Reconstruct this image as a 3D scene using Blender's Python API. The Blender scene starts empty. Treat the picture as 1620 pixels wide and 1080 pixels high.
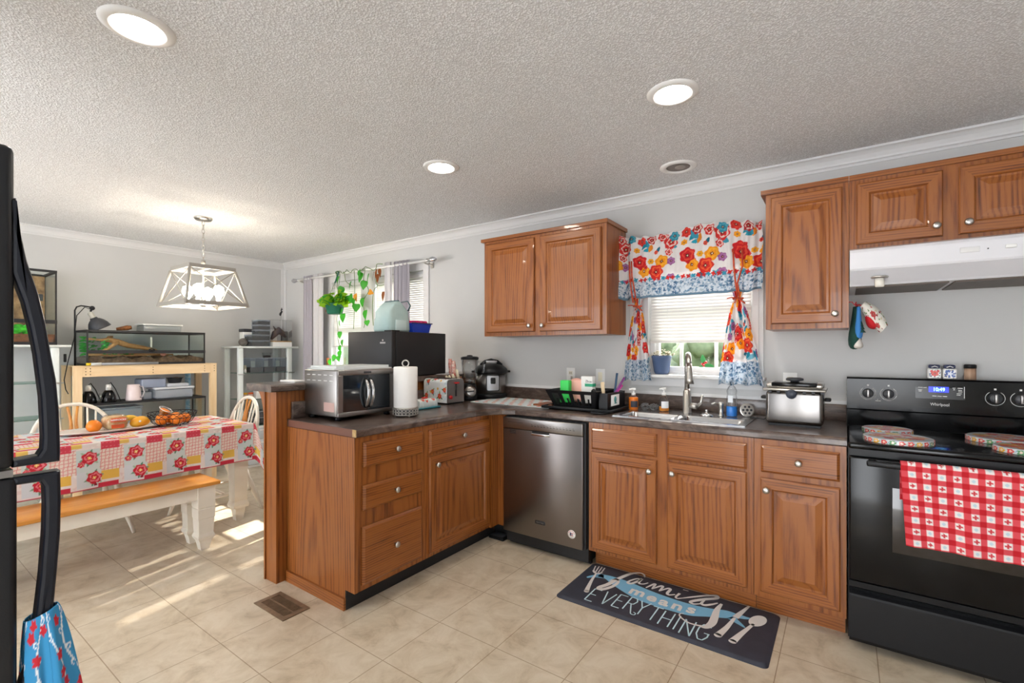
import bpy, bmesh, math, random
import numpy as np
from mathutils import Vector, Matrix
random.seed(11)
RNG = np.random.default_rng(5)
PI = math.pi
SC = bpy.context.scene
COL = SC.collection

# ------------------------------------------------------------------ camera, world, sun, exposure
cam_d = bpy.data.cameras.new('camera')
cam_d.sensor_width = 36.0
cam_d.lens = 36.0 * 745.0 / 1620.0
cam_d.shift_y = 14.0 / 1620.0
cam_d.clip_start = 0.02
cam = bpy.data.objects.new('camera', cam_d)
COL.objects.link(cam)
cam.location = (0, 0, 1.30)
cam.rotation_euler = (PI / 2, 0, math.radians(35.25))
SC.camera = cam

world = bpy.data.worlds.new('world')
SC.world = world
world.use_nodes = True
wn = world.node_tree.nodes
wn['Background'].inputs['Color'].default_value = (0.93, 0.96, 1.0, 1)
wn['Background'].inputs['Strength'].default_value = 2.7

sun_d = bpy.data.lights.new('sun', 'SUN')
sun_d.energy = 4.5
sun_d.angle = math.radians(0.6)
sun_d.color = (1.0, 0.93, 0.82)
sun = bpy.data.objects.new('sun', sun_d)
COL.objects.link(sun)
sun.rotation_euler = Vector((0.22, -1.0, -0.80)).to_track_quat('-Z', 'Y').to_euler()

SC.view_settings.view_transform = 'Standard'
SC.view_settings.look = 'None'
SC.view_settings.gamma = 1.0
SC.view_settings.use_curve_mapping = False
SC.view_settings.exposure = 1.88
SC.cycles.transparent_max_bounces = 48
LAMP = 40.0          # radiance of the recessed lamp lenses
BULB = 26.0          # radiance of the pendant bulbs


# ------------------------------------------------------------------ colour and materials
def lin(c):
    c = np.asarray(c, dtype=float)
    return np.where(c <= 0.04045, c / 12.92, ((c + 0.055) / 1.055) ** 2.4)


def hx(h):
    return np.array([int(h[i:i + 2], 16) for i in (0, 2, 4)]) / 255.0


def L4(h):
    r = lin(hx(h))
    return (float(r[0]), float(r[1]), float(r[2]), 1.0)


def new_mat(name):
    m = bpy.data.materials.new(name)
    m.use_nodes = True
    nt = m.node_tree
    return m, nt, nt.nodes['Principled BSDF'], nt.nodes['Material Output']


def nd(nt, t, **kw):
    n = nt.nodes.new(t)
    for k, v in kw.items():
        setattr(n, k, v)
    return n


def coords(nt, scale=(1, 1, 1), loc=(0, 0, 0), rot=(0, 0, 0)):
    tc = nd(nt, 'ShaderNodeTexCoord')
    mp = nd(nt, 'ShaderNodeMapping')
    mp.inputs['Scale'].default_value = scale
    mp.inputs['Location'].default_value = loc
    mp.inputs['Rotation'].default_value = rot
    nt.links.new(tc.outputs['Object'], mp.inputs['Vector'])
    return mp.outputs['Vector']


def ramp(nt, fac, stops):
    r = nd(nt, 'ShaderNodeValToRGB')
    el = r.color_ramp.elements
    while len(el) < len(stops):
        el.new(0.5)
    for e, (p, h) in zip(el, stops):
        e.position = p
        e.color = L4(h)
    nt.links.new(fac, r.inputs['Fac'])
    return r.outputs['Color']


def noise(nt, vec, scale, detail=4, rough=0.55, dist=0.0):
    n = nd(nt, 'ShaderNodeTexNoise')
    n.inputs['Scale'].default_value = scale
    n.inputs['Detail'].default_value = detail
    n.inputs['Roughness'].default_value = rough
    n.inputs['Distortion'].default_value = dist
    nt.links.new(vec, n.inputs['Vector'])
    return n.outputs['Fac']


def bump(nt, bs, h, strength, dist=0.002):
    b = nd(nt, 'ShaderNodeBump')
    b.inputs['Strength'].default_value = strength
    b.inputs['Distance'].default_value = dist
    nt.links.new(h, b.inputs['Height'])
    nt.links.new(b.outputs['Normal'], bs.inputs['Normal'])


def pm(name, h, rough=0.5, metal=0.0, var=None, bmp=None, coat=0.0, spec=0.5, emit=None, trans=0.0, sheen=0.0, stretch=(1, 1, 1)):
    """Plain surface; var=(scale, other colour) mottles it, bmp=(scale, strength) roughens it."""
    m, nt, bs, out = new_mat(name)
    bs.inputs['Base Color'].default_value = L4(h)
    bs.inputs['Roughness'].default_value = rough
    bs.inputs['Metallic'].default_value = metal
    bs.inputs['Specular IOR Level'].default_value = spec
    bs.inputs['Coat Weight'].default_value = coat
    bs.inputs['Coat Roughness'].default_value = 0.08
    bs.inputs['Transmission Weight'].default_value = trans
    bs.inputs['Sheen Weight'].default_value = sheen
    v = coords(nt, stretch)
    sc, h2 = var if var else (6.0, h)
    f = noise(nt, v, sc)
    c = ramp(nt, f, [(0.32, h), (0.68, h2)])
    nt.links.new(c, bs.inputs['Base Color'])
    if bmp:
        bump(nt, bs, noise(nt, v, bmp[0], 3), bmp[1])
    if emit:
        bs.inputs['Emission Color'].default_value = L4(emit[0])
        bs.inputs['Emission Strength'].default_value = emit[1]
    return m


def oak(name, grain, base='985A27', mid='7D431A', dark='4A2710', rough=0.36):
    """Stained oak: fine pores plus wide cathedral figure running along the grain axis."""
    m, nt, bs, out = new_mat(name)
    long_, across = 2.4, 46.0
    sc = {'z': (across, across, long_), 'x': (long_, long_, across)}[grain]
    v = coords(nt, sc)
    n1 = noise(nt, v, 1.0, 6, 0.6, 0.4)
    wv = nd(nt, 'ShaderNodeTexWave', wave_type='RINGS', rings_direction='SPHERICAL')
    s2 = {'z': (10, 10, 1.0), 'x': (1.0, 1.0, 12)}[grain]
    v2 = coords(nt, s2, (0.37, 0.21, 0.43))
    wv.inputs['Scale'].default_value = 2.2
    wv.inputs['Distortion'].default_value = 3.0
    wv.inputs['Detail'].default_value = 3.0
    wv.inputs['Detail Scale'].default_value = 0.7
    nt.links.new(v2, wv.inputs['Vector'])
    v3 = coords(nt, tuple(8 * s for s in sc))
    n3 = noise(nt, v3, 1.0, 2, 0.5)
    mx = nd(nt, 'ShaderNodeMath', operation='MULTIPLY_ADD')
    nt.links.new(wv.outputs['Fac'], mx.inputs[0]); mx.inputs[1].default_value = 0.27
    nt.links.new(n1, mx.inputs[2])
    mx2 = nd(nt, 'ShaderNodeMath', operation='MULTIPLY_ADD')
    nt.links.new(n3, mx2.inputs[0]); mx2.inputs[1].default_value = 0.22
    nt.links.new(mx.outputs[0], mx2.inputs[2])
    c = ramp(nt, mx2.outputs[0], [(0.38, dark), (0.57, mid), (0.78, base), (1.0, base)])
    nt.links.new(c, bs.inputs['Base Color'])
    bs.inputs['Roughness'].default_value = rough
    bs.inputs['Coat Weight'].default_value = 0.15
    bump(nt, bs, mx2.outputs[0], 0.10, 0.002)
    return m


def thin_glass(name, tint='FFFFFF', gloss=0.10, rough=0.02):
    m, nt, bs, out = new_mat(name)
    nt.nodes.remove(bs)
    t = nd(nt, 'ShaderNodeBsdfTransparent'); t.inputs['Color'].default_value = L4(tint)
    g = nd(nt, 'ShaderNodeBsdfGlossy'); g.inputs['Roughness'].default_value = rough
    lw = nd(nt, 'ShaderNodeLayerWeight'); lw.inputs['Blend'].default_value = 0.25
    ma = nd(nt, 'ShaderNodeMath', operation='MULTIPLY_ADD')
    ma.inputs[1].default_value = 0.45; ma.inputs[2].default_value = gloss * 0.4
    nt.links.new(lw.outputs['Fresnel'], ma.inputs[0])
    mx = nd(nt, 'ShaderNodeMixShader')
    nt.links.new(ma.outputs[0], mx.inputs['Fac'])
    nt.links.new(t.outputs[0], mx.inputs[1]); nt.links.new(g.outputs[0], mx.inputs[2])
    nt.links.new(mx.outputs[0], out.inputs['Surface'])
    return m


def milky(name, h, alpha=0.5, rough=0.25):
    """Frosted see-through plastic."""
    m, nt, bs, out = new_mat(name)
    bs.inputs['Base Color'].default_value = L4(h)
    bs.inputs['Roughness'].default_value = rough
    t = nd(nt, 'ShaderNodeBsdfTransparent'); t.inputs['Color'].default_value = L4(h)
    mx = nd(nt, 'ShaderNodeMixShader'); mx.inputs['Fac'].default_value = alpha
    nt.links.new(t.outputs[0], mx.inputs[1]); nt.links.new(bs.outputs[0], mx.inputs[2])
    nt.links.new(mx.outputs[0], out.inputs['Surface'])
    return m


def glow(name, h, strength):
    m, nt, bs, out = new_mat(name)
    bs.inputs['Base Color'].default_value = L4('F4F4F4')
    bs.inputs['Emission Color'].default_value = L4(h)
    bs.inputs['Emission Strength'].default_value = strength
    return m


def cloth_mat(name, through=0.0, rough=0.85, gloss=False):
    """Printed cloth: the colours live on the mesh, weave in the bump, some light goes through."""
    m, nt, bs, out = new_mat(name)
    a = nd(nt, 'ShaderNodeAttribute', attribute_name='print')
    nt.links.new(a.outputs['Color'], bs.inputs['Base Color'])
    bs.inputs['Roughness'].default_value = rough
    if gloss:
        bs.inputs['Coat Weight'].default_value = 0.6
    else:
        bump(nt, bs, noise(nt, coords(nt), 900, 2), 0.15, 0.001)
    if through:
        t = nd(nt, 'ShaderNodeBsdfTranslucent')
        nt.links.new(a.outputs['Color'], t.inputs['Color'])
        mx = nd(nt, 'ShaderNodeMixShader'); mx.inputs['Fac'].default_value = through
        nt.links.new(bs.outputs[0], mx.inputs[1]); nt.links.new(t.outputs[0], mx.inputs[2])
        nt.links.new(mx.outputs[0], out.inputs['Surface'])
    return m


def translucent(name, h, through=0.4, rough=0.8):
    m, nt, bs, out = new_mat(name)
    v = coords(nt)
    c = ramp(nt, noise(nt, v, 5), [(0.3, h), (0.7, h)])
    nt.links.new(c, bs.inputs['Base Color'])
    bs.inputs['Roughness'].default_value = rough
    t = nd(nt, 'ShaderNodeBsdfTranslucent')
    nt.links.new(c, t.inputs['Color'])
    mx = nd(nt, 'ShaderNodeMixShader'); mx.inputs['Fac'].default_value = through
    nt.links.new(bs.outputs[0], mx.inputs[1]); nt.links.new(t.outputs[0], mx.inputs[2])
    nt.links.new(mx.outputs[0], out.inputs['Surface'])
    return m


def floor_mat():
    m, nt, bs, out = new_mat('vinyl_tile')
    v = coords(nt, (1, 1, 1), (1.583 - 0.0, -1.640, 0))
    b = nd(nt, 'ShaderNodeTexBrick', offset=0.0, squash=1.0)
    b.inputs['Scale'].default_value = 1.0
    b.inputs['Brick Width'].default_value = 0.339
    b.inputs['Row Height'].default_value = 0.340
    b.inputs['Mortar Size'].default_value = 0.0022
    b.inputs['Mortar Smooth'].default_value = 0.25
    b.inputs['Color1'].default_value = L4('D8CEBD')
    b.inputs['Color2'].default_value = L4('D8CEBD')
    b.inputs['Mortar'].default_value = L4('A8967F')
    nt.links.new(v, b.inputs['Vector'])
    n = noise(nt, coords(nt), 7, 8, 0.68, 0.6)
    cl = ramp(nt, n, [(0.30, 'BBAB94'), (0.45, 'E6DCCD'), (0.62, 'FBF7F0'), (0.80, 'E6DBCA')])
    mx = nd(nt, 'ShaderNodeMixRGB', blend_type='MULTIPLY'); mx.inputs['Fac'].default_value = 0.75
    nt.links.new(b.outputs['Color'], mx.inputs[1]); nt.links.new(cl, mx.inputs[2])
    nt.links.new(mx.outputs[0], bs.inputs['Base Color'])
    bs.inputs['Roughness'].default_value = 0.33
    inv = nd(nt, 'ShaderNodeMath', operation='SUBTRACT'); inv.inputs[0].default_value = 1.0
    nt.links.new(b.outputs['Fac'], inv.inputs[1])
    bump(nt, bs, inv.outputs[0], 0.35, 0.002)
    return m


def ceiling_mat():
    m, nt, bs, out = new_mat('popcorn_ceiling')
    v = coords(nt)
    n = noise(nt, v, 165, 3, 0.7)
    vo = nd(nt, 'ShaderNodeTexVoronoi'); vo.inputs['Scale'].default_value = 135
    nt.links.new(v, vo.inputs['Vector'])
    s = nd(nt, 'ShaderNodeMath', operation='SUBTRACT')
    nt.links.new(n, s.inputs[0]); nt.links.new(vo.outputs['Distance'], s.inputs[1])
    c = ramp(nt, s.outputs[0], [(0.0, 'DADBDC'), (0.22, 'F6F8FA'), (0.6, 'FCFDFF')])
    nt.links.new(c, bs.inputs['Base Color'])
    bs.inputs['Roughness'].default_value = 0.9
    bump(nt, bs, s.outputs[0], 0.62, 0.006)
    return m


def laminate():
    m, nt, bs, out = new_mat('dark_laminate')
    v = coords(nt, (1.0, 1.0, 2.5))
    n = noise(nt, v, 7.0, 8, 0.7, 1.2)
    c = ramp(nt, n, [(0.28, '332824'), (0.45, '4C3F39'), (0.56, '655750'), (0.70, '7D6A5A'), (0.85, '4F433C')])
    nt.links.new(c, bs.inputs['Base Color'])
    bs.inputs['Roughness'].default_value = 0.28
    bs.inputs['Coat Weight'].default_value = 0.25
    return m


def steel(name, h='A9A6A4', rough=0.28, axis=(2, 2, 90)):
    m, nt, bs, out = new_mat(name)
    f = noise(nt, coords(nt, axis), 4.0, 3)
    c = ramp(nt, f, [(0.3, h), (0.7, h)])
    nt.links.new(c, bs.inputs['Base Color'])
    bs.inputs['Metallic'].default_value = 1.0
    bs.inputs['Roughness'].default_value = rough
    bump(nt, bs, f, 0.03, 0.001)
    return m


K = {}
K['wall'] = pm('wall_paint', 'CBCBCA', 0.75, var=(2.0, 'C8C8C7'), bmp=(220, 0.05))
K['trim'] = pm('white_trim', 'DADADA', 0.45)
K['ceil'] = ceiling_mat()
K['floor'] = floor_mat()
K['oak_v'] = oak('oak_upright', 'z')
K['oak_h'] = oak('oak_level', 'x')
K['lam'] = laminate()
K['steel'] = steel('brushed_steel', '9B9896', 0.32)
K['dw'] = steel('dishwasher_steel', '8B8583', 0.30, (90, 90, 2))
K['chrome'] = pm('chrome', 'D8D8D8', 0.12, 1.0)
K['nickel'] = pm('satin_nickel', 'C4C1BC', 0.28, 1.0)
K['sinks'] = steel('sink_steel', 'C3C4C6', 0.25, (40, 4, 4))
K['black'] = pm('black_plastic', '131417', 0.38, spec=0.3)
K['blackgl'] = pm('black_gloss', '0A0B0D', 0.14, spec=0.32)
K['blackmat'] = pm('black_matte', '1B1C1F', 0.55, bmp=(300, 0.1))
K['fridge'] = pm('fridge_black', '1F2023', 0.34, bmp=(420, 0.12), spec=0.35)
K['char'] = pm('charcoal', '34363B', 0.5)
K['white'] = pm('white_plastic', 'EDEDEB', 0.4)
K['whitegl'] = pm('white_enamel', 'DFDFE4', 0.3, coat=0.2)
K['paper'] = pm('white_paper', 'F3F2F0', 0.9, bmp=(160, 0.25))
K['pale_wood'] = pm('pine', 'E9CFA8', 0.6, var=(3.0, 'DDBD90'), stretch=(8, 1, 8))
K['pine_v'] = pm('pine_upright', 'E9CFA8', 0.6, var=(3.0, 'DDBD90'), stretch=(8, 8, 1))
K['honey'] = pm('honey_wood', 'D69340', 0.35, var=(3.0, 'C37C2C'), coat=0.2, stretch=(9, 0.8, 9))
K['cream'] = pm('cream_paint', 'EAE4D8', 0.5, var=(4.0, 'E2DACB'))
K['glass'] = thin_glass('clear_glass')
K['glass_g'] = thin_glass('greenish_glass', 'FBFEFD', 0.03)
K['acryl'] = thin_glass('clear_acrylic', 'F9FAFB', 0.08)
K['frost'] = milky('frosted_plastic', 'D9E0EA', 0.38)
K['lens'] = glow('lamp_lens', 'FFF6E8', LAMP)
K['bulb'] = glow('pendant_bulb', 'FFF0DA', BULB)
K['blind'] = translucent('blind_white', 'DCDAD6', 0.03, 0.5)
K['drape'] = translucent('drape_grey', 'B9B5BE', 0.25)
K['drape_lit'] = translucent('drape_lit_lining', 'E9E8EA', 0.35)  # curtain lining where light falls on it, brightness put into the colour
K['leaf'] = translucent('leaf_green', '3FA52B', 0.35, 0.45)
K['leaf_y'] = translucent('leaf_lime', '9FD02A', 0.45, 0.45)
K['leaf_b'] = translucent('leaf_brown', '8A4E22', 0.2, 0.7)
K['leaf_o'] = translucent('leaf_orange', 'E59A2C', 0.3, 0.6)
K['stem'] = pm('stem_green', '5C7A3A', 0.6)
K['potgr'] = pm('pot_green', '1E6A55', 0.4)
K['red'] = pm('red_plastic', 'C9252B', 0.4)
K['orange'] = pm('orange_peel', 'F08A1C', 0.42, var=(9, 'E57712'), bmp=(260, 0.25))
K['print'] = cloth_mat('printed_cloth', 0.15)
K['print_t'] = cloth_mat('printed_curtain', 0.35)
K['print_g'] = cloth_mat('printed_enamel', 0.0, 0.3, True)


# ------------------------------------------------------------------ mesh builder
class M:
    def __init__(s):
        s.v, s.f, s.m, s.s = [], [], [], []

    def add(s, vs, fs, mi=0, sm=False):
        o = len(s.v)
        s.v += [tuple(p) for p in vs]
        for f in fs:
            s.f.append([i + o for i in f]); s.m.append(mi); s.s.append(sm)
        return s

    def box(s, x0, x1, y0, y1, z0, z1, mi=0, r=0.0, seg=2):
        if r <= 0:
            vs = [(x, y, z) for z in (z0, z1) for y in (y0, y1) for x in (x0, x1)]
            return s.add(vs, [(0, 2, 3, 1), (4, 5, 7, 6), (0, 1, 5, 4), (2, 6, 7, 3), (0, 4, 6, 2), (1, 3, 7, 5)], mi)
        bm = bmesh.new()
        bmesh.ops.create_cube(bm, size=1.0)
        for v in bm.verts:
            v.co = ((x0 + x1) / 2 + v.co.x * (x1 - x0), (y0 + y1) / 2 + v.co.y * (y1 - y0), (z0 + z1) / 2 + v.co.z * (z1 - z0))
        bmesh.ops.bevel(bm, geom=list(bm.edges), offset=r, segments=seg, affect='EDGES', profile=0.5)
        return s.take(bm, mi, True)

    def take(s, bm, mi=0, sm=False):
        bm.verts.index_update()
        s.add([v.co[:] for v in bm.verts], [[v.index for v in f.verts] for f in bm.faces], mi, sm)
        bm.free()
        return s

    def lathe(s, prof, c=(0, 0, 0), n=24, mi=0, axis='z', sm=True, cap=True):
        """prof: (radius, height) pairs turned about an axis through c."""
        vs, fs = [], []
        for r, h in prof:
            for k in range(n):
                a = 2 * PI * k / n
                p, q = r * math.cos(a), r * math.sin(a)
                d = {'z': (p, q, h), 'y': (p, h, -q), 'x': (h, p, q)}[axis]
                vs.append((c[0] + d[0], c[1] + d[1], c[2] + d[2]))
        for i in range(len(prof) - 1):
            for k in range(n):
                a, b = i * n + k, i * n + (k + 1) % n
                fs.append((a, b, b + n, a + n))
        if cap:
            fs.append(tuple(range(n))[::-1])
            fs.append(tuple((len(prof) - 1) * n + k for k in range(n)))
        return s.add(vs, fs, mi, sm)

    def tube(s, pts, r, n=8, closed=False, mi=0, flat=None):
        pts = [Vector(p) for p in pts]
        k = len(pts)
        rs = list(r) if isinstance(r, (list, tuple)) else [r] * k
        vs, fs = [], []
        prev = None
        for i, p in enumerate(pts):
            if closed:
                t = pts[(i + 1) % k] - pts[i - 1]
            else:
                t = pts[min(i + 1, k - 1)] - pts[max(i - 1, 0)]
            if t.length < 1e-9:
                t = Vector((0, 0, 1))
            t.normalize()
            if prev is None:
                a = Vector((0, 0, 1)) if abs(t.z) < 0.9 else Vector((1, 0, 0))
                u = t.cross(a).normalized()
            else:
                u = prev - t * prev.dot(t)
                u = u.normalized() if u.length > 1e-6 else t.orthogonal().normalized()
            prev = u
            w = t.cross(u)
            for j in range(n):
                a = 2 * PI * j / n
                fa = 1.0 if flat is None else flat
                vs.append(p + u * (math.cos(a) * rs[i]) + w * (math.sin(a) * rs[i] * fa))
        m = k if closed else k - 1
        for i in range(m):
            for j in range(n):
                a, b = i * n + j, i * n + (j + 1) % n
                c, d = ((i + 1) % k) * n + (j + 1) % n, ((i + 1) % k) * n + j
                fs.append((a, b, c, d))
        if not closed:
            fs.append(tuple(range(n))[::-1]); fs.append(tuple((k - 1) * n + j for j in range(n)))
        return s.add(vs, fs, mi, True)

    def prism(s, poly, a0, a1, axis='z', mi=0):
        """Extrude a 2-D outline; axis z: (x,y), axis x: (y,z), axis y: (x,z)."""
        def P(p, a):
            return {'z': (p[0], p[1], a), 'x': (a, p[0], p[1]), 'y': (p[0], a, p[1])}[axis]
        n = len(poly)
        vs = [P(p, a0) for p in poly] + [P(p, a1) for p in poly]
        fs = [tuple(range(n))[::-1], tuple(range(n, 2 * n))]
        for i in range(n):
            j = (i + 1) % n
            fs.append((i, j, j + n, i + n))
        return s.add(vs, fs, mi)

    def ball(s, c, r, nu=16, nv=10, mi=0):
        r = (r, r, r) if isinstance(r, (int, float)) else r
        vs = [(c[0], c[1], c[2] - r[2])]
        for i in range(1, nv):
            t = PI * i / nv - PI / 2
            for k in range(nu):
                a = 2 * PI * k / nu
                vs.append((c[0] + r[0] * math.cos(t) * math.cos(a), c[1] + r[1] * math.cos(t) * math.sin(a), c[2] + r[2] * math.sin(t)))
        vs.append((c[0], c[1], c[2] + r[2]))
        fs = [(0, 1 + (k + 1) % nu, 1 + k) for k in range(nu)]
        for i in range(nv - 2):
            for k in range(nu):
                a, b = 1 + i * nu + k, 1 + i * nu + (k + 1) % nu
                fs.append((a, b, b + nu, a + nu))
        o = 1 + (nv - 2) * nu
        fs += [(o + k, o + (k + 1) % nu, len(vs) - 1) for k in range(nu)]
        return s.add(vs, fs, mi, True)

    def sweep(s, prof, path, mi=0, closed=False):
        """prof: (out, up) pairs; path: (x, y) points at z=0; out is to the right of travel."""
        n, k = len(prof), len(path)
        vs, fs = [], []
        for i, p in enumerate(path):
            p = Vector((p[0], p[1]))
            d0 = (Vector(path[i]) - Vector(path[i - 1])) if i > 0 else (Vector(path[1]) - Vector(path[0]))
            d1 = (Vector(path[i + 1]) - Vector(path[i])) if i < k - 1 else d0
            d0.normalize(); d1.normalize()
            n0, n1 = Vector((d0.y, -d0.x)), Vector((d1.y, -d1.x))
            b = (n0 + n1).normalized()
            sc = 1 / max(0.3, b.dot(n0))
            for o, u in prof:
                q = p + b * (o * sc)
                vs.append((q.x, q.y, u))
        for i in range(k - 1):
            for j in range(n):
                a, b = i * n + j, i * n + (j + 1) % n
                fs.append((a, b, b + n, a + n))
        fs.append(tuple(range(n))[::-1]); fs.append(tuple((k - 1) * n + j for j in range(n)))
        return s.add(vs, fs, mi)

    def front(s, o, u, nrm, w, h, loops, mats=(0, 1, 0)):
        """A profiled cabinet front: o lower corner, u the width direction, nrm outward.
        loops: (inset, depth); side faces take mats[0], top/bottom faces mats[1], middle mats[2]."""
        o, u, nrm = Vector(o), Vector(u), Vector(nrm)
        z = Vector((0, 0, 1))
        vs = []
        for ins, d in loops:
            for a, b in ((ins, ins), (w - ins, ins), (w - ins, h - ins), (ins, h - ins)):
                vs.append(o + u * a + z * b + nrm * d)
        base = len(s.v)
        for i in range(len(loops) - 1):
            for k in range(4):
                a, b = i * 4 + k, i * 4 + (k + 1) % 4
                mi = mats[1] if k in (0, 2) else mats[0]
                s.f.append([base + q for q in (a, b, b + 4, a + 4)]); s.m.append(mi); s.s.append(False)
        e = (len(loops) - 1) * 4
        s.f.append([base + e + q for q in range(4)]); s.m.append(mats[2]); s.s.append(False)
        s.f.append([base + q for q in (3, 2, 1, 0)]); s.m.append(mats[0]); s.s.append(False)
        s.v += [tuple(p) for p in vs]
        return s

    def xf(s, mat):
        s.v = [tuple(mat @ Vector(p)) for p in s.v]
        return s

    def strip(s, pts, w, z, mi=0):
        """A flat brush stroke in the xy plane at height z; w scalar or list of widths."""
        k = len(pts)
        ws = list(w) if isinstance(w, (list, tuple)) else [w] * k
        vs = []
        for i, p in enumerate(pts):
            a, b = Vector(pts[max(i - 1, 0)]), Vector(pts[min(i + 1, k - 1)])
            t = (b - a)
            t = t.normalized() if t.length > 1e-9 else Vector((1, 0))
            n_ = Vector((-t.y, t.x)) * ws[i] / 2
            vs += [(p[0] + n_.x, p[1] + n_.y, z), (p[0] - n_.x, p[1] - n_.y, z)]
        return s.add(vs, [(2 * i, 2 * i + 1, 2 * i + 3, 2 * i + 2) for i in range(k - 1)], mi)


ROOTLOC = {}


def obj(name, mb, mats, parent=None, label=None, local=False):
    """Link a builder as ONE mesh object; world-space vertices are moved into the parent's frame."""
    me = bpy.data.meshes.new(name)
    o = bpy.data.objects.new(name, me)
    COL.objects.link(o)
    off = ROOTLOC.get(parent.name, Vector((0, 0, 0))) if (parent is not None and not local) else Vector((0, 0, 0))
    vs = [(p[0] - off.x, p[1] - off.y, p[2] - off.z) for p in mb.v]
    me.from_pydata(vs, [], mb.f)
    for m in (mats if isinstance(mats, (list, tuple)) else [mats]):
        me.materials.append(m)
    me.polygons.foreach_set('material_index', mb.m)
    me.polygons.foreach_set('use_smooth', mb.s)
    me.update()
    if any(mb.s) and not all(mb.s):
        pass
    if parent is not None:
        o.parent = parent
        ROOTLOC[o.name] = off
    if label:
        o['label'] = label
    return o


def fix(o):
    bm = bmesh.new(); bm.from_mesh(o.data)
    bmesh.ops.recalc_face_normals(bm, faces=bm.faces)
    bm.to_mesh(o.data); bm.free()
    return o


def soft(o, angle=35):
    """Smooth shading that keeps hard corners."""
    me = o.data
    bm = bmesh.new(); bm.from_mesh(me)
    for e in bm.edges:
        if len(e.link_faces) == 2:
            e.smooth = e.calc_face_angle(0) < math.radians(angle)
    bm.to_mesh(me); bm.free()
    return o


def tag(o, label, cat, group=None, kind=None):
    o['label'] = label
    o['category'] = cat
    if group:
        o['group'] = group
    if kind:
        o['kind'] = kind
    return o


def struct(name, mb, mats, parent=None):
    o = obj(name, mb, mats, parent)
    o['kind'] = 'structure'
    return o


def thing(name, label, cat, loc, rotz=0.0, group=None):
    """An Empty at the thing's base that carries its parts."""
    o = bpy.data.objects.new(name, None)
    COL.objects.link(o)
    o.empty_display_size = 0.05
    o.location = loc
    o.rotation_euler = (0, 0, rotz)
    ROOTLOC[o.name] = Vector(loc)
    return tag(o, label, cat, group)


def lone(name, mb, mats, label, cat, group=None):
    """A thing that is one mesh."""
    return tag(obj(name, mb, mats), label, cat, group)


def dup(root, loc, rotz, label, group=None):
    r = root.copy(); COL.objects.link(r)
    r.location = loc; r.rotation_euler = (0, 0, rotz)
    r['label'] = label
    if group:
        r['group'] = group
    for ch in list(root.children):
        c = ch.copy(); COL.objects.link(c); c.parent = r
        for g in list(ch.children):
            d = g.copy(); COL.objects.link(d); d.parent = c
    return r


def text(name, s, size, loc, rot, mat, parent, align='CENTER', bold=0.0, wide=1.0):
    """Lettering as a thin mesh lying on its surface."""
    cu = bpy.data.curves.new(name, 'FONT')
    cu.body = s
    cu.size = size
    cu.align_x = align
    cu.align_y = 'CENTER'
    cu.extrude = 0.0003
    cu.offset = bold
    cu.resolution_u = 3
    tmp = bpy.data.objects.new(name + '_curve', cu)
    COL.objects.link(tmp)
    dg = bpy.context.evaluated_depsgraph_get()
    me = bpy.data.meshes.new_from_object(tmp.evaluated_get(dg))
    COL.objects.unlink(tmp); bpy.data.objects.remove(tmp)
    off = ROOTLOC.get(parent.name, Vector((0, 0, 0))) if parent else Vector((0, 0, 0))
    mt = Matrix.Translation(Vector(loc) - off) @ rot.to_4x4() @ Matrix.Diagonal((wide, 1, 1, 1))
    me.transform(mt)
    me.materials.clear(); me.materials.append(mat)
    o = bpy.data.objects.new(name, me)
    COL.objects.link(o)
    if parent:
        o.parent = parent
        ROOTLOC[o.name] = off
    return o


RX = Matrix.Rotation(PI / 2, 3, 'X')                 # writing on a wall that faces -y
RXX = Matrix.Rotation(PI / 2, 3, 'Z') @ RX           # writing on a face that looks +x


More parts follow.
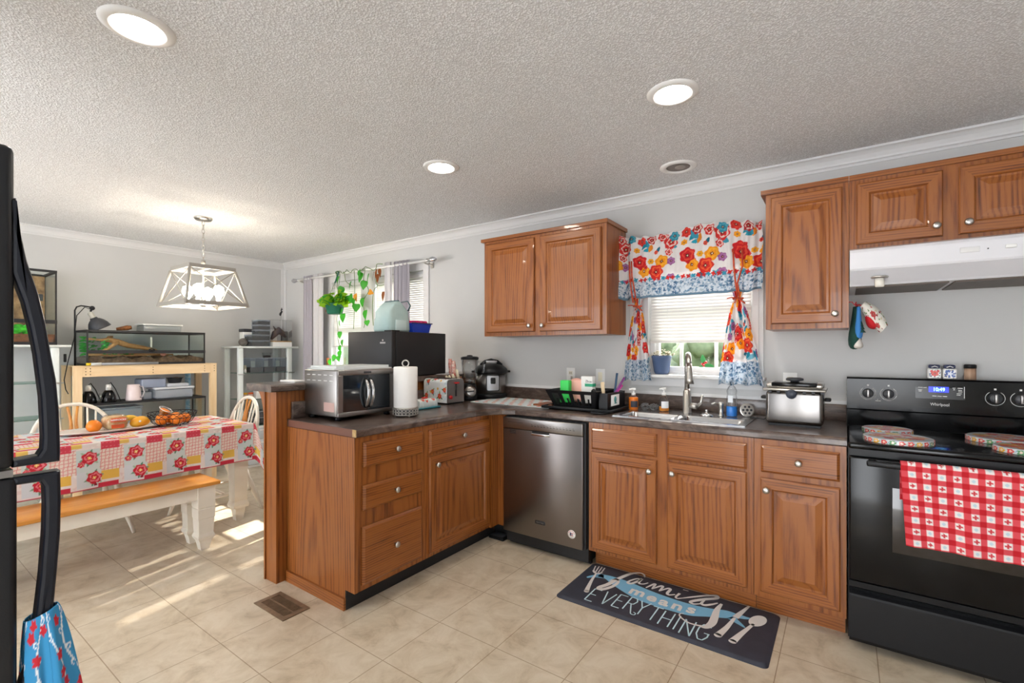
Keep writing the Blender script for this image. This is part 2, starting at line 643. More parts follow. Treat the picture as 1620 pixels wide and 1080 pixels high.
# ------------------------------------------------------------------ printed patterns
class Canvas:
    """A grid of printed colours in metres; becomes the vertex grid of a cloth."""
    def __init__(s, w, h, step, base):
        s.w, s.h = w, h
        s.nx, s.ny = int(round(w / step)) + 1, int(round(h / step)) + 1
        s.U, s.V = np.meshgrid(np.linspace(0, w, s.nx), np.linspace(0, h, s.ny))
        s.c = np.empty((s.ny, s.nx, 3)); s.c[:] = hx(base)

    def put(s, mask, h):
        s.c[mask] = hx(h)

    def rect(s, u0, u1, v0, v1, h):
        s.put((s.U >= u0) & (s.U < u1) & (s.V >= v0) & (s.V < v1), h)

    def disc(s, u, v, r, h, k=0, amp=0.0, ph=0.0, sq=1.0):
        du, dv = s.U - u, (s.V - v) / sq
        a = np.arctan2(dv, du)
        s.put(np.hypot(du, dv) < r * (1 + amp * np.cos(k * a + ph)), h)

    def leaf(s, u, v, ang, ln, wd, h):
        du, dv = s.U - u, s.V - v
        a = du * math.cos(ang) + dv * math.sin(ang)
        b = -du * math.sin(ang) + dv * math.cos(ang)
        t = np.clip(a / ln, 0, 1)
        s.put((a > 0) & (a < ln) & (np.abs(b) < wd * np.sin(PI * t) ** 0.8), h)

    def line(s, u0, v0, u1, v1, wd, h):
        d = np.array([u1 - u0, v1 - v0]); l2 = (d ** 2).sum() + 1e-12
        t = np.clip(((s.U - u0) * d[0] + (s.V - v0) * d[1]) / l2, 0, 1)
        s.put(np.hypot(s.U - u0 - t * d[0], s.V - v0 - t * d[1]) < wd, h)

    def bloom(s, u, v, r, outer, inner, eye='6B1D1D', rings=True):
        ph = (u * 37 + v * 91) % 6.28
        s.disc(u, v, r, outer, 6, 0.10, ph)
        if rings:
            s.disc(u + 0.1 * r, v + 0.05 * r, 0.72 * r, inner, 5, 0.12, ph + 1)
            s.disc(u + 0.05 * r, v + 0.05 * r, 0.52 * r, outer, 5, 0.14, ph + 2)
        s.disc(u, v, 0.24 * r, eye, 4, 0.2, ph)
        s.disc(u + 0.02 * r, v, 0.10 * r, 'F5E7C0')

    def speck(s, n, r, cols, u0=0, u1=None, v0=0, v1=None, seed=1):
        g = np.random.default_rng(seed)
        u1 = s.w if u1 is None else u1; v1 = s.h if v1 is None else v1
        for _ in range(n):
            s.disc(g.uniform(u0, u1), g.uniform(v0, v1), r * g.uniform(0.6, 1.4), cols[g.integers(len(cols))], 3, 0.3, g.uniform(0, 6))


def sheet(name, cv, fn, mat, parent=None, thick=0.0015):
    """Mesh of a printed cloth: fn maps canvas arrays U,V to X,Y,Z."""
    X, Y, Z = fn(cv.U, cv.V)
    off = ROOTLOC.get(parent.name, Vector((0, 0, 0))) if parent is not None else Vector((0, 0, 0))
    P = np.stack([X - off.x, Y - off.y, Z - off.z], -1).reshape(-1, 3)
    i = np.arange(cv.ny * cv.nx).reshape(cv.ny, cv.nx)
    F = np.stack([i[:-1, :-1], i[:-1, 1:], i[1:, 1:], i[1:, :-1]], -1).reshape(-1, 4)
    me = bpy.data.meshes.new(name)
    me.from_pydata(P.tolist(), [], F.tolist())
    at = me.color_attributes.new('print', 'FLOAT_COLOR', 'POINT')
    rgba = np.ones((cv.ny * cv.nx, 4), dtype=np.float32)
    rgba[:, :3] = lin(cv.c).reshape(-1, 3)
    at.data.foreach_set('color', rgba.ravel())
    me.polygons.foreach_set('use_smooth', [True] * len(F))
    me.materials.append(mat)
    me.update()
    o = bpy.data.objects.new(name, me)
    COL.objects.link(o)
    if parent is not None:
        o.parent = parent; ROOTLOC[o.name] = off
    if thick:
        md = o.modifiers.new('thickness', 'SOLIDIFY'); md.thickness = thick; md.offset = -1
    return o

# ================================================================== the setting
W, XL, XR, CZ = 3.20, -5.78, 1.60, 2.385       # back wall, left wall, right wall, ceiling

struct('floor', M().box(XL - 0.12, XR + 0.1, -2.4, W + 0.15, -0.05, 0.0), K['floor'])
struct('ceiling', M().box(XL - 0.12, XR + 0.1, -2.45, W + 0.15, CZ, CZ + 0.08), K['ceil'])

KX0, KX1, KZ0, KZ1 = -1.104, -0.458, 1.135, 2.00     # kitchen window opening
DX0, DX1, DZ0, DZ1 = -4.76, -3.29, 1.06, 2.07        # dining window opening
wb = M()
for x0, x1, z0, z1 in [(XL, DX0, 0, CZ), (DX1, KX0, 0, CZ), (KX1, XR, 0, CZ), (DX0, DX1, 0, DZ0), (DX0, DX1, DZ1, CZ),
                       (KX0, KX1, 0, KZ0), (KX0, KX1, KZ1, CZ)]:
    wb.box(x0, x1, W, W + 0.13, z0, z1)
struct('wall_back', wb, K['wall'])
struct('wall_left', M().box(XL - 0.12, XL, -2.4, W + 0.13, 0, CZ), K['wall'])
struct('wall_right', M().box(XR, XR + 0.1, -2.4, W + 0.13, 0, CZ), K['wall'])
wf = M().box(XL, XR, -2.40, -2.28, 2.12, CZ)  # unseen wall added behind the camera; piers and openings give reflections structure
for a, b in ((XL, -4.7), (-3.3, -2.3), (-1.0, -0.3), (0.9, XR)):
    wf.box(a, b, -2.40, -2.28, 0, 2.12)
struct('wall_front_added', wf, K['wall'])
struct('wall_fridge', M().box(-2.12, -1.10, -0.64, -0.54, 0, CZ), K['wall'])

crown = [(0, CZ - 0.075), (0.007, CZ - 0.075), (0.011, CZ - 0.064), (0.019, CZ - 0.058), (0.021, CZ - 0.050), (0.032, CZ - 0.030),
         (0.044, CZ - 0.018), (0.052, CZ - 0.013), (0.060, CZ - 0.011), (0.060, CZ), (0, CZ)]
fix(struct('trim_1', M().sweep(crown, [(XL, -2.28), (XL, W), (XR, W)]), K['trim']))
base = [(0, 0), (0.013, 0), (0.013, 0.07), (0.008, 0.082), (0, 0.085)]
fix(struct('baseboard_left', M().sweep(base, [(XL, -2.28), (XL, W)]), K['trim']))
fix(struct('baseboard_back', M().sweep(base, [(XL + 0.014, W), (-2.70, W)]), K['trim']))
struct('trim_2', M().box(XL, XL + 0.012, W - 0.045, W, 0.085, CZ - 0.075).box(XL + 0.012, XL + 0.045, W - 0.012, W, 0.085, CZ - 0.075), K['trim'])

# ---- kitchen window
w1 = struct('window_1', M().box(KX0, KX0 + 0.03, W + 0.03, W + 0.10, KZ0, KZ1).box(KX1 - 0.03, KX1, W + 0.03, W + 0.10, KZ0, KZ1)
            .box(KX0 + 0.03, KX1 - 0.03, W + 0.03, W + 0.10, KZ1 - 0.03, KZ1).box(KX0 + 0.03, KX1 - 0.03, W + 0.03, W + 0.10, KZ0, KZ0 + 0.022), K['trim'])
obj('casing', M().box(-1.232, KX0, W - 0.016, W, 1.139, 2.06).box(KX1, -0.400, W - 0.016, W, 1.139, 2.06).box(KX0, KX1, W - 0.016, W, KZ1, 2.06)
    .box(-1.205, -1.130, W - 0.024, W - 0.016, 1.139, 2.05).box(-0.432, -0.425, W - 0.024, W - 0.016, 1.139, 2.05), K['trim'], w1)
obj('sill', M().box(-1.245, -0.385, W - 0.085, W + 0.03, 1.118, 1.139, 0, 0.004).box(-1.225, -0.405, W - 0.014, W, 1.060, 1.118), K['trim'], w1)
obj('sash', M().box(KX0 + 0.03, KX1 - 0.03, W + 0.045, W + 0.085, 1.157, 1.190).box(KX0 + 0.03, KX1 - 0.03, W + 0.045, W + 0.085, 1.58, 1.615)
    .box(KX0 + 0.03, KX0 + 0.055, W + 0.045, W + 0.085, 1.19, 1.58).box(KX1 - 0.055, KX1 - 0.03, W + 0.045, W + 0.085, 1.19, 1.58)
    .box(-0.912, -0.893, W + 0.055, W + 0.075, 1.19, 1.58).box(-0.692, -0.673, W + 0.055, W + 0.075, 1.19, 1.58), K['trim'], w1)
obj('pane', M().box(KX0 + 0.055, KX1 - 0.055, W + 0.063, W + 0.067, 1.19, 1.97), K['glass'], w1)


def blind(x0, x1, y, z0, z1, label, tilt=64):
    t = thing('window_blind', label, 'blind', ((x0 + x1) / 2, y, z0), 0, 'white window blinds')
    obj('headrail', M().box(x0, x1, y - 0.016, y + 0.018, z1 - 0.03, z1, 0, 0.003), K['blind'], t)
    s = M()
    n = int((z1 - z0 - 0.05) / 0.0205)
    ca, sa = math.cos(math.radians(tilt)), math.sin(math.radians(tilt))
    for i in range(n):
        z = z1 - 0.042 - i * (z1 - z0 - 0.065) / max(n - 1, 1)
        h = 0.0125
        c = 0.0022
        s.add([(x0 + 0.004, y - h * ca, z - h * sa), (x1 - 0.004, y - h * ca, z - h * sa), (x1 - 0.004, y - c, z + c), (x0 + 0.004, y - c, z + c),
               (x0 + 0.004, y + h * ca, z + h * sa), (x1 - 0.004, y + h * ca, z + h * sa)], [(0, 1, 2, 3), (3, 2, 5, 4)], 0, True)
    obj('slats', s, K['blind'], t)
    obj('bottom_rail', M().box(x0, x1, y - 0.014, y + 0.014, z0, z0 + 0.018, 0, 0.004), K['blind'], t)
    c = M()
    for k in (0.18, 0.82):
        x = x0 + (x1 - x0) * k
        c.tube([(x, y, z1 - 0.02), (x, y, z0 + 0.01)], 0.001, 5)
    obj('cords', c, K['white'], t)
    return t


blind(KX0 + 0.008, KX1 - 0.008, W + 0.012, 1.350, 1.99, 'white horizontal blind lowered most of the way behind the flowered valance')

# ---- dining window: two sashes with a broad mullion
w2 = struct('window_2', M().box(DX0, DX0 + 0.03, W + 0.03, W + 0.10, DZ0, DZ1).box(DX1 - 0.03, DX1, W + 0.03, W + 0.10, DZ0, DZ1)
            .box(DX0 + 0.03, DX1 - 0.03, W + 0.03, W + 0.10, DZ1 - 0.03, DZ1).box(DX0 + 0.03, DX1 - 0.03, W + 0.03, W + 0.10, DZ0, DZ0 + 0.03)
            .box(-4.235, -4.015, W - 0.012, W + 0.10, DZ0, DZ1), K['trim'])
obj('casing', M().box(DX0 - 0.07, DX0, W - 0.016, W, DZ0, DZ1 + 0.07).box(DX1, DX1 + 0.07, W - 0.016, W, DZ0, DZ1 + 0.07)
    .box(DX0, DX1, W - 0.016, W, DZ1, DZ1 + 0.07), K['trim'], w2)
obj('sill', M().box(DX0 - 0.09, DX1 + 0.09, W - 0.06, W + 0.03, DZ0 - 0.022, DZ0, 0, 0.004).box(DX0 - 0.07, DX1 + 0.07, W - 0.014, W, DZ0 - 0.08, DZ0 - 0.022), K['trim'], w2)
sa = M()
for a, b in ((DX0 + 0.03, -4.235), (-4.015, DX1 - 0.03)):
    sa.box(a, b, W + 0.045, W + 0.085, 1.55, 1.585)
    sa.box((a + b) / 2 - 0.009, (a + b) / 2 + 0.009, W + 0.055, W + 0.075, DZ0 + 0.03, DZ1 - 0.03)
obj('sash', sa, K['trim'], w2)
for a, b in ((DX0 + 0.03, -4.235), (-4.015, DX1 - 0.03)):
    obj('pane', M().box(a, b, W + 0.063, W + 0.067, DZ0 + 0.03, DZ1 - 0.03), K['glass'], w2)
blind(DX0 + 0.01, -4.240, W + 0.012, 1.335, 2.035, 'white horizontal blind behind the hanging pot of trailing leaves', 69)
blind(-4.010, DX1 - 0.01, W + 0.012, 1.335, 2.035, 'white horizontal blind behind the upright grey cooler bag', 69)

# ---- outside
K['lawn'] = pm('lawn', '77805C', 0.95, var=(1.5, '656E4E'))
K['crown'] = pm('tree_crown', '5F6C50', 0.9, var=(3.0, '3F4D38'), bmp=(12, 1.0))
K['crown2'] = pm('tree_crown_pale', '6F7A60', 0.9, var=(3.0, '55614A'), bmp=(12, 1.0))
K['bark'] = pm('bark', '6B5B4C', 0.9)
struct('lawn', M().box(-26, 22, W + 0.2, 46, -0.62, -0.55), K['lawn'])


def tree(x, y, h, r, mat, label, seed):
    t = thing('leafy_tree', label, 'tree', (x, y, -0.55), 0, 'trees beyond the lawn')
    obj('trunk', M().lathe([(0.16, -0.55), (0.12, 0.5), (0.09, h * 0.5)], (x, y, 0), 10), K['bark'], t)
    g = np.random.default_rng(seed)
    m = M()
    for _ in range(26):
        a, q = g.uniform(0, 6.28), g.uniform(0, 1) ** 0.5
        zz = g.uniform(0.12, 0.95)
        rr = r * q * math.sin(PI * min(1, zz * 0.9 + 0.1)) ** 0.6
        m.ball((x + rr * math.cos(a), y + rr * math.sin(a), zz * h), r * g.uniform(0.28, 0.42), 10, 7)
    m.v = [(p[0] + g.normal(0, 0.05), p[1] + g.normal(0, 0.05), p[2] + g.normal(0, 0.05)) for p in m.v]
    obj('crown', m, mat, t)


for x, y, h, r, k, lb in [(-7.2, 17.5, 3.4, 1.9, 'crown', 'green tree past the lawn seen through the sink window, by the blue pot'),
                          (-4.0, 21.5, 3.2, 1.9, 'crown2', 'pale green tree past the lawn seen through the sink window, behind the faucet'),
                          (-11.8, 20.0, 3.6, 2.0, 'crown2', 'pale green tree at the edge of the lawn, hidden by the flowered curtain'),
                          (-0.6, 16.5, 3.0, 1.6, 'crown', 'green tree past the lawn seen through the sink window, by the right curtain'),
                          (-19.0, 16.0, 3.4, 2.2, 'crown', 'dark green tree seen below the dining room blind')]:
    tree(x, y, h, r, K[k], lb, int(abs(x) * 10))


g = np.random.default_rng(31)
m = M()
for k in range(130):
    x = -34 + k * 0.32
    m.ball((x, 27 + g.normal(0, 0.4), g.uniform(-0.2, 2.6)), (g.uniform(.7, 1.1), g.uniform(.6, .9), g.uniform(.7, 1.1)), 10, 7)
lone('hedge', m, K['crown2'], 'long pale green hedge along the far edge of the lawn', 'hedge')

# ================================================================== lamps
def can_light(x, y, on, label):
    t = thing('recessed_light', label, 'ceiling light', (x, y, CZ), 0, 'recessed ceiling lights')
    fix(obj('trim_ring', M().lathe([(0.067, -0.0005), (0.0675, -0.005), (0.080, -0.011), (0.094, -0.008), (0.106, -0.001), (0.106, 0.0)], (x, y, CZ), 40, 0, 'z', True, False), K['white'], t))
    if on:
        obj('lens', M().lathe([(0.067, -0.003), (0.067, -0.0045)], (x, y, CZ), 28), K['lens'], t)
    else:
        obj('housing', M().lathe([(0.071, -0.001), (0.060, -0.003), (0.030, -0.0035)], (x, y, CZ), 28), pm('dim_housing', '77706A', 0.4), t)
        obj('bulb_face', M().lathe([(0.032, -0.004), (0.026, -0.008), (0.006, -0.010)], (x + 0.012, y, CZ), 20), pm('dim_bulb', 'A39C95', 0.5), t)
    return t


can_light(-1.939, 0.567, True, 'large lit round ceiling light nearest the fridge')
can_light(-0.593, 2.013, True, 'lit round ceiling light in front of the sink window')
can_light(-1.951, 2.034, True, 'lit round ceiling light above the bar counter')
can_light(-0.805, 2.844, False, 'unlit round ceiling light by the crown moulding over the sink')

# ---- lantern pendant over the dining table
px, py = -4.29, 1.69
t = thing('pendant_lantern', 'open grey metal lantern hanging on a chain over the dining table', 'pendant light', (px, py, CZ))
obj('canopy', M().lathe([(0.066, 0), (0.066, -0.010), (0.056, -0.022), (0.012, -0.026)], (px, py, CZ), 28), K['nickel'], t)
c = M()
z = CZ - 0.026
i = 0
while z > 2.035:
    lk = [(0.010 * math.cos(a) if i % 2 else 0.0, 0.0 if i % 2 else 0.010 * math.cos(a), 0.021 * math.sin(a)) for a in np.linspace(0, 2 * PI, 13)[:-1]]
    c.tube([(px + q[0], py + q[1], z - 0.020 + q[2]) for q in lk], 0.0028, 6, True)
    z -= 0.033; i += 1
obj('chain', c, K['nickel'], t)
ZT, ZB = 1.945, 1.655
tx, ty, bx, by = 0.185, 0.165, 0.272, 0.225
fm = M()


def bar(m, a, b, w, h=None):
    m.tube([a, b], w, 4)


T4 = [(px + sx * tx, py + sy * ty, ZT) for sx, sy in ((-1, -1), (1, -1), (1, 1), (-1, 1))]
B4 = [(px + sx * bx, py + sy * by, ZB) for sx, sy in ((-1, -1), (1, -1), (1, 1), (-1, 1))]
for q, hh in ((T4, 0.030), (B4, 0.030)):
    for k in range(4):
        a, b = Vector(q[k]), Vector(q[(k + 1) % 4])
        d = (b - a).normalized(); n_ = Vector((d.y, -d.x, 0)) * 0.005
        for dz in (0,):
            vs = [a + n_, b + n_, b - n_, a - n_]
            up = Vector((0, 0, hh))
            fm.add([p for p in vs] + [p + up for p in vs], [(0, 3, 2, 1), (4, 5, 6, 7), (0, 1, 5, 4), (2, 3, 7, 6), (1, 2, 6, 5), (0, 4, 7, 3)])
for k in range(4):
    bar(fm, T4[k], B4[k], 0.012)
fm.tube([(px - tx, py, ZT + 0.015), (px + tx, py, ZT + 0.015)], 0.007, 6)
K['greymetal'] = pm('weathered_grey_metal', 'A8A49C', 0.5, 0.2)
fix(obj('frame', fm, K['greymetal'], t))
cr = M()
for k in range(4):
    k2 = (k + 1) % 4
    cr.tube([T4[k], B4[k2]], 0.0035, 6); cr.tube([T4[k2], B4[k]], 0.0035, 6)
obj('cross_wires', cr, K['greymetal'], t)
obj('stem', M().lathe([(0.016, 0.09), (0.016, 0.055), (0.006, 0.05), (0.006, -0.25), (0.02, -0.26), (0.02, -0.285), (0.006, -0.29)], (px, py, ZT), 14), K['greymetal'], t)
for k, (dx, dy) in enumerate([(0.10, 0.075), (-0.10, 0.075), (-0.10, -0.075), (0.10, -0.075)]):
    obj('arm', M().tube([(px, py, ZB + 0.018), (px + dx * 0.6, py + dy * 0.6, ZB + 0.010), (px + dx, py + dy, ZB + 0.025)], 0.005, 8)
        .lathe([(0.016, 0.022), (0.018, 0.062)], (px + dx, py + dy, ZB), 14), K['white'], t)
    obj('bulb', M().lathe([(0.012, 0.062), (0.015, 0.075), (0.034, 0.105), (0.040, 0.130), (0.032, 0.160), (0.008, 0.176)], (px + dx, py + dy, ZB), 14), K['bulb'], t)


# ================================================================== cabinets
DOOR = [(0, 0), (0, .014), (.005, .019), (.048, .019), (.053, .015), (.057, .009), (.066, .009), (.092, .017), (.095, .018)]
DRW = [(0, 0), (0, .010), (.004, .013), (.011, .019), (.014, .019)]
OAK = [K['oak_v'], K['oak_h']]


def cab_front(name, o, u, nrm, w, h, loops, parent, horiz=False):
    m = M()
    m.front(o, u, nrm, w, h, loops, (1, 1, 1) if horiz else (0, 1, 0))
    if not horiz:
        k = 5 * 4
        for i in range(k, len(m.m)):
            m.m[i] = 0
    return fix(obj(name, m, OAK, parent))


def knob(c, axis, parent):
    sg = -1 if axis == 'y' else 1
    pr = [(0.006, 0.0), (0.0055, 0.010), (0.010, 0.013), (0.0155, 0.018), (0.0160, 0.022), (0.013, 0.027), (0.006, 0.029)]
    fix(obj('knob', M().lathe([(r, sg * h) for r, h in pr], c, 16, 0, axis), K['nickel'], parent))


YF = 2.580     # face of the sink-wall base cabinets
XF = -1.970    # face of the peninsula cabinets
BT = 0.868     # top of base cabinets
XU, YU, NX, NY = (1, 0, 0), (0, 1, 0), (1, 0, 0), (0, -1, 0)


def drawer_x(y0, y1, z0, z1, parent, kn=True):      # front that faces +x
    d = cab_front('drawer', (XF, y0, z0), YU, NX, y1 - y0, z1 - z0, DRW, parent, True)
    if kn:
        knob((XF + 0.019, (y0 + y1) / 2, (z0 + z1) / 2), 'x', d)


def drawer_y(x0, x1, z0, z1, parent, kn=True, name='drawer'):
    d = cab_front(name, (x0, YF, z0), XU, NY, x1 - x0, z1 - z0, DRW, parent, True)
    if kn:
        knob(((x0 + x1) / 2, YF - 0.019, (z0 + z1) / 2), 'y', d)


def door_y(x0, x1, z0, z1, kx, kz, y, parent):
    d = cab_front('door', (x0, y, z0), XU, NY, x1 - x0, z1 - z0, DOOR, parent)
    knob((kx, y - 0.019, kz), 'y', d)


# peninsula, three-drawer unit with the finished end
c = thing('base_cabinet', 'oak base cabinet with three drawers at the open end of the peninsula', 'cabinet', (-2.28, 1.68, 0), 0, 'oak base cabinets')
obj('body', M().box(-2.575, XF, 1.464, 1.916, 0.10, BT).box(-2.575, -2.045, 1.464, 1.916, 0.0, 0.10), K['oak_v'], c)
obj('end_panel', M().prism([(-2.580, 0), (-2.045, 0), (-2.045, 0.10), (XF + 0.002, 0.10), (XF + 0.002, BT), (-2.580, BT)], 1.444, 1.463, 'y'), K['oak_v'], c)
obj('base_strip', M().box(-2.575, -2.040, 1.432, 1.444, 0.0, 0.060), K['oak_h'], c)
obj('toe_kick', M().box(-2.045, -2.038, 1.445, 1.916, 0.0, 0.10), K['blackmat'], c)
drawer_x(1.490, 1.894, 0.716, 0.840, c); drawer_x(1.487, 1.888, 0.500, 0.624, c); drawer_x(1.483, 1.886, 0.128, 0.419, c)

# peninsula, corner unit
c = thing('base_cabinet', 'oak corner base cabinet with one drawer over one door, left of the dishwasher', 'cabinet', (-2.28, 2.26, 0), 0, 'oak base cabinets')
obj('body', M().box(-2.575, XF, 1.917, 2.62, 0.10, BT).box(-2.575, -2.045, 1.917, 2.68, 0.0, 0.10).box(-2.575, -1.880, 2.62, 3.17, 0.10, BT), K['oak_v'], c)
obj('filler', M().box(XF, -1.880, 2.600, 2.62, 0.10, BT).box(XF, -1.955, 2.52, 2.60, 0.10, BT), K['oak_v'], c)
obj('toe_kick', M().box(-2.045, -2.038, 1.917, 2.66, 0.0, 0.10).box(-2.045, -1.880, 2.672, 2.68, 0.0, 0.10), K['blackmat'], c)
drawer_x(1.945, 2.510, 0.706, 0.838, c)
d = cab_front('door', (XF, 1.942, 0.124), YU, NX, 0.566, 0.562, DOOR, c)
knob((XF + 0.019, 1.994, 0.633), 'x', d)

# sink base
c = thing('base_cabinet', 'oak sink base cabinet with two doors under the double sink', 'cabinet', (-0.81, 2.9, 0), 0, 'oak base cabinets')
obj('body', M().box(-1.257, -0.366, YF, 2.600, 0.10, BT).box(-1.257, -1.242, 2.60, 3.17, 0.10, BT).box(-0.381, -0.366, 2.60, 3.17, 0.10, BT)
    .box(-1.242, -0.381, 2.60, 3.17, 0.10, 0.115).box(-1.242, -0.381, 3.16, 3.17, 0.115, BT), K['oak_v'], c)
obj('toe_kick', M().box(-1.247, -0.366, 2.655, 2.67, 0.0, 0.10), K['oak_h'], c)
drawer_y(-1.235, -0.845, 0.713, 0.838, c, False, 'false_drawer'); drawer_y(-0.785, -0.396, 0.713, 0.839, c, False, 'false_drawer')
door_y(-1.235, -0.845, 0.124, 0.695, -0.879, 0.634, YF, c); door_y(-0.785, -0.396, 0.126, 0.696, -0.754, 0.640, YF, c)

# drawer base next to the range
c = thing('base_cabinet', 'oak base cabinet with one drawer over one door beside the black range', 'cabinet', (-0.18, 2.9, 0), 0, 'oak base cabinets')
obj('body', M().box(-0.364, 0.006, YF, 3.17, 0.10, BT), K['oak_v'], c)
obj('toe_kick', M().box(-0.364, 0.002, 2.655, 3.17, 0.0, 0.10), K['oak_h'], c)
drawer_y(-0.333, -0.018, 0.710, 0.840, c); door_y(-0.335, -0.016, 0.130, 0.682, -0.308, 0.629, YF, c)

# wall cabinets
UY = 2.870


def wall_cab(label, x0, x1, z0, z1, doors, cx):
    c = thing('wall_cabinet', label, 'cabinet', (cx, 3.03, z0), 0, 'oak wall cabinets')
    obj('body', M().box(x0, x1, UY, W - 0.001, z0, z1), K['oak_v'], c)
    obj('cornice', M().box(x0 - (0.022 if x0 < 0 else 0.0005), x1 + (0.012 if x1 < -1 else 0), UY - 0.018, W - 0.001, z1, z1 + 0.024), K['oak_h'], c)
    for a, b, kx, kz in doors:
        door_y(a, b, z0 + 0.028, z1 - 0.022, kx, kz, UY, c)
    return c


wc = wall_cab('oak two-door wall cabinet between the dining window and the valance', -2.290, -1.270, 1.408, 2.135, [(-2.262, -1.826, -1.858, 1.478), (-1.776, -1.306, -1.748, 1.476)], -1.78)
wall_cab('tall oak single-door wall cabinet right of the valance', -0.349, 0.016, 1.412, 2.135, [(-0.323, -0.010, -0.040, 1.483)], -0.17)
wall_cab('short oak two-door wall cabinet above the white range hood', 0.018, 0.796, 1.788, 2.135, [(0.046, 0.362, 0.338, 1.862), (0.414, 0.760, 0.444, 1.862)], 0.4)

# half wall behind the peninsula with its bar top
hw = M().box(-2.690, -2.587, 1.464, W, 0, 1.068).box(-2.697, -2.583, 1.382, 1.464, 0, 1.068).box(-2.702, -2.690, 1.374, 1.40, 0, 1.068)
struct('wall_peninsula', hw, K['oak_v'])
arc = [(-2.700 - 0.085 * (1 - math.sin(a)) ** 0.9, 1.068 - 0.235 * (1 - math.cos(a))) for a in np.linspace(0, PI / 2, 12)]
fix(lone('bar_bracket', M().prism([(-2.700, 1.0679)] + [(x - 0.0, z) for x, z in arc] + [(-2.703, 0.80)], 1.378, 1.402, 'y'), K['oak_v'],
                 'curved oak bracket holding up the end of the raised counter', 'bracket'))
bp = [(-0.03, 1.0695), (-0.004, 1.0695), (0, 1.075), (0, 1.100), (-0.004, 1.107), (-0.012, 1.110), (-0.03, 1.110)]
fix(lone('raised_counter', M().box(-2.835, -2.590, 1.342, W - 0.002, 1.0696, 1.1099).sweep(bp, [(-2.560, 1.342), (-2.560, W - 0.002)]), K['lam'],
         'raised dark laminate counter on the half wall, between kitchen and dining area', 'counter'))

# worktop
SX0, SX1, SY0, SY1 = -1.105, -0.437, 2.660, 2.882
ct = thing('countertop', 'L-shaped dark laminate worktop with the sink let into it', 'countertop', (-1.5, 2.9, 0.87))
ed = [(-0.056, 0.87), (-0.005, 0.87), (0, 0.876), (0, 0.897), (-0.003, 0.905), (-0.012, 0.910), (-0.056, 0.910)]
m = M().box(-2.583, SX0, 2.622, W - 0.001, 0.87, 0.9099).box(SX1, 0.008, 2.622, W - 0.001, 0.87, 0.9099).box(SX0, SX1, 2.622, SY0, 0.87, 0.9099)
m.box(SX0, SX1, SY1, W - 0.001, 0.87, 0.9099).box(-2.583, -2.008, 1.446, 2.622, 0.87, 0.9099)
m.prism([(-2.010, 2.30), (-1.995, 2.43), (-1.82, 2.61), (-1.70, 2.624), (-2.010, 2.624)], 0.87, 0.9097)
m.sweep(ed, [(-1.953, 1.446), (-1.953, 2.36), (-1.925, 2.45), (-1.87, 2.53), (-1.79, 2.568), (0.008, 2.568)])
fix(obj('slab', m, K['lam'], ct))
obj('backsplash', M().box(-2.563, 0.008, W - 0.020, W - 0.001, 0.910, 1.000, 0, 0.003).box(-2.584, -2.565, 1.468, W - 0.020, 0.910, 1.006, 0, 0.003), K['lam'], ct)
obj('sealing_strip', M().box(-2.556, 0.008, W - 0.012, W - 0.001, 1.0005, 1.020), K['trim'], ct)
obj('worn_end_edge', M().box(-2.566, -1.985, 1.443, 1.446, 0.871, 0.908), pm('brown_edge', '6F4536', 0.45), ct)
obj('bare_corner', M().box(-1.985, -1.957, 1.443, 1.4462, 0.872, 0.908), pm('chipboard', 'CDB083', 0.9, var=(60, 'B3915F')), ct, 'pale bare chipboard corner')

# sink
sk = thing('double_sink', 'stainless steel double-bowl sink in the worktop below the window', 'sink', (-0.77, 2.83, 0.91))
m = M()
RIMZ = 0.9145
for x0, x1, y0, y1 in [(-1.130, -0.413, 2.632, 2.672), (-1.130, -0.413, 2.872, 3.062), (-1.130, -1.092, 2.672, 2.872), (-0.451, -0.413, 2.672, 2.872), (-0.800, -0.766, 2.672, 2.872)]:
    m.box(x0, x1, y0, y1, 0.9102, RIMZ)
obj('rim', m, K['sinks'], sk)


def bowl(x0, x1, y0, y1):
    m = M()
    n = 10
    lv = [(0.0, 0.0, RIMZ), (0.004, 0.03, 0.905), (0.010, 0.035, 0.78), (0.035, 0.04, 0.755), (0.09, 0.05, 0.750)]
    ring = 0
    vs = []
    for ins, rad, z in lv:
        for (cx, cy, a0) in ((x1 - ins - rad, y1 - ins - rad, 0), (x0 + ins + rad, y1 - ins - rad, 90), (x0 + ins + rad, y0 + ins + rad, 180), (x1 - ins - rad, y0 + ins + rad, 270)):
            for k in range(5):
                a = math.radians(a0 + 22.5 * k)
                vs.append((cx + rad * math.cos(a), cy + rad * math.sin(a), z))
    N = 20
    fs = []
    for i in range(len(lv) - 1):
        for k in range(N):
            a, b = i * N + k, i * N + (k + 1) % N
            fs.append((a, a + N, b + N, b))
    fs.append(tuple((len(lv) - 1) * N + k for k in range(N))[::1])
    m.add(vs, fs, 0, True)
    m.lathe([(0.045, 0.7512), (0.040, 0.754), (0.025, 0.7525)], ((x0 + x1) / 2, (y0 + y1) / 2, 0), 20)
    return m


obj('bowl', bowl(-1.092, -0.800, 2.672, 2.872), K['sinks'], sk)
obj('bowl', bowl(-0.766, -0.451, 2.672, 2.872), K['sinks'], sk)

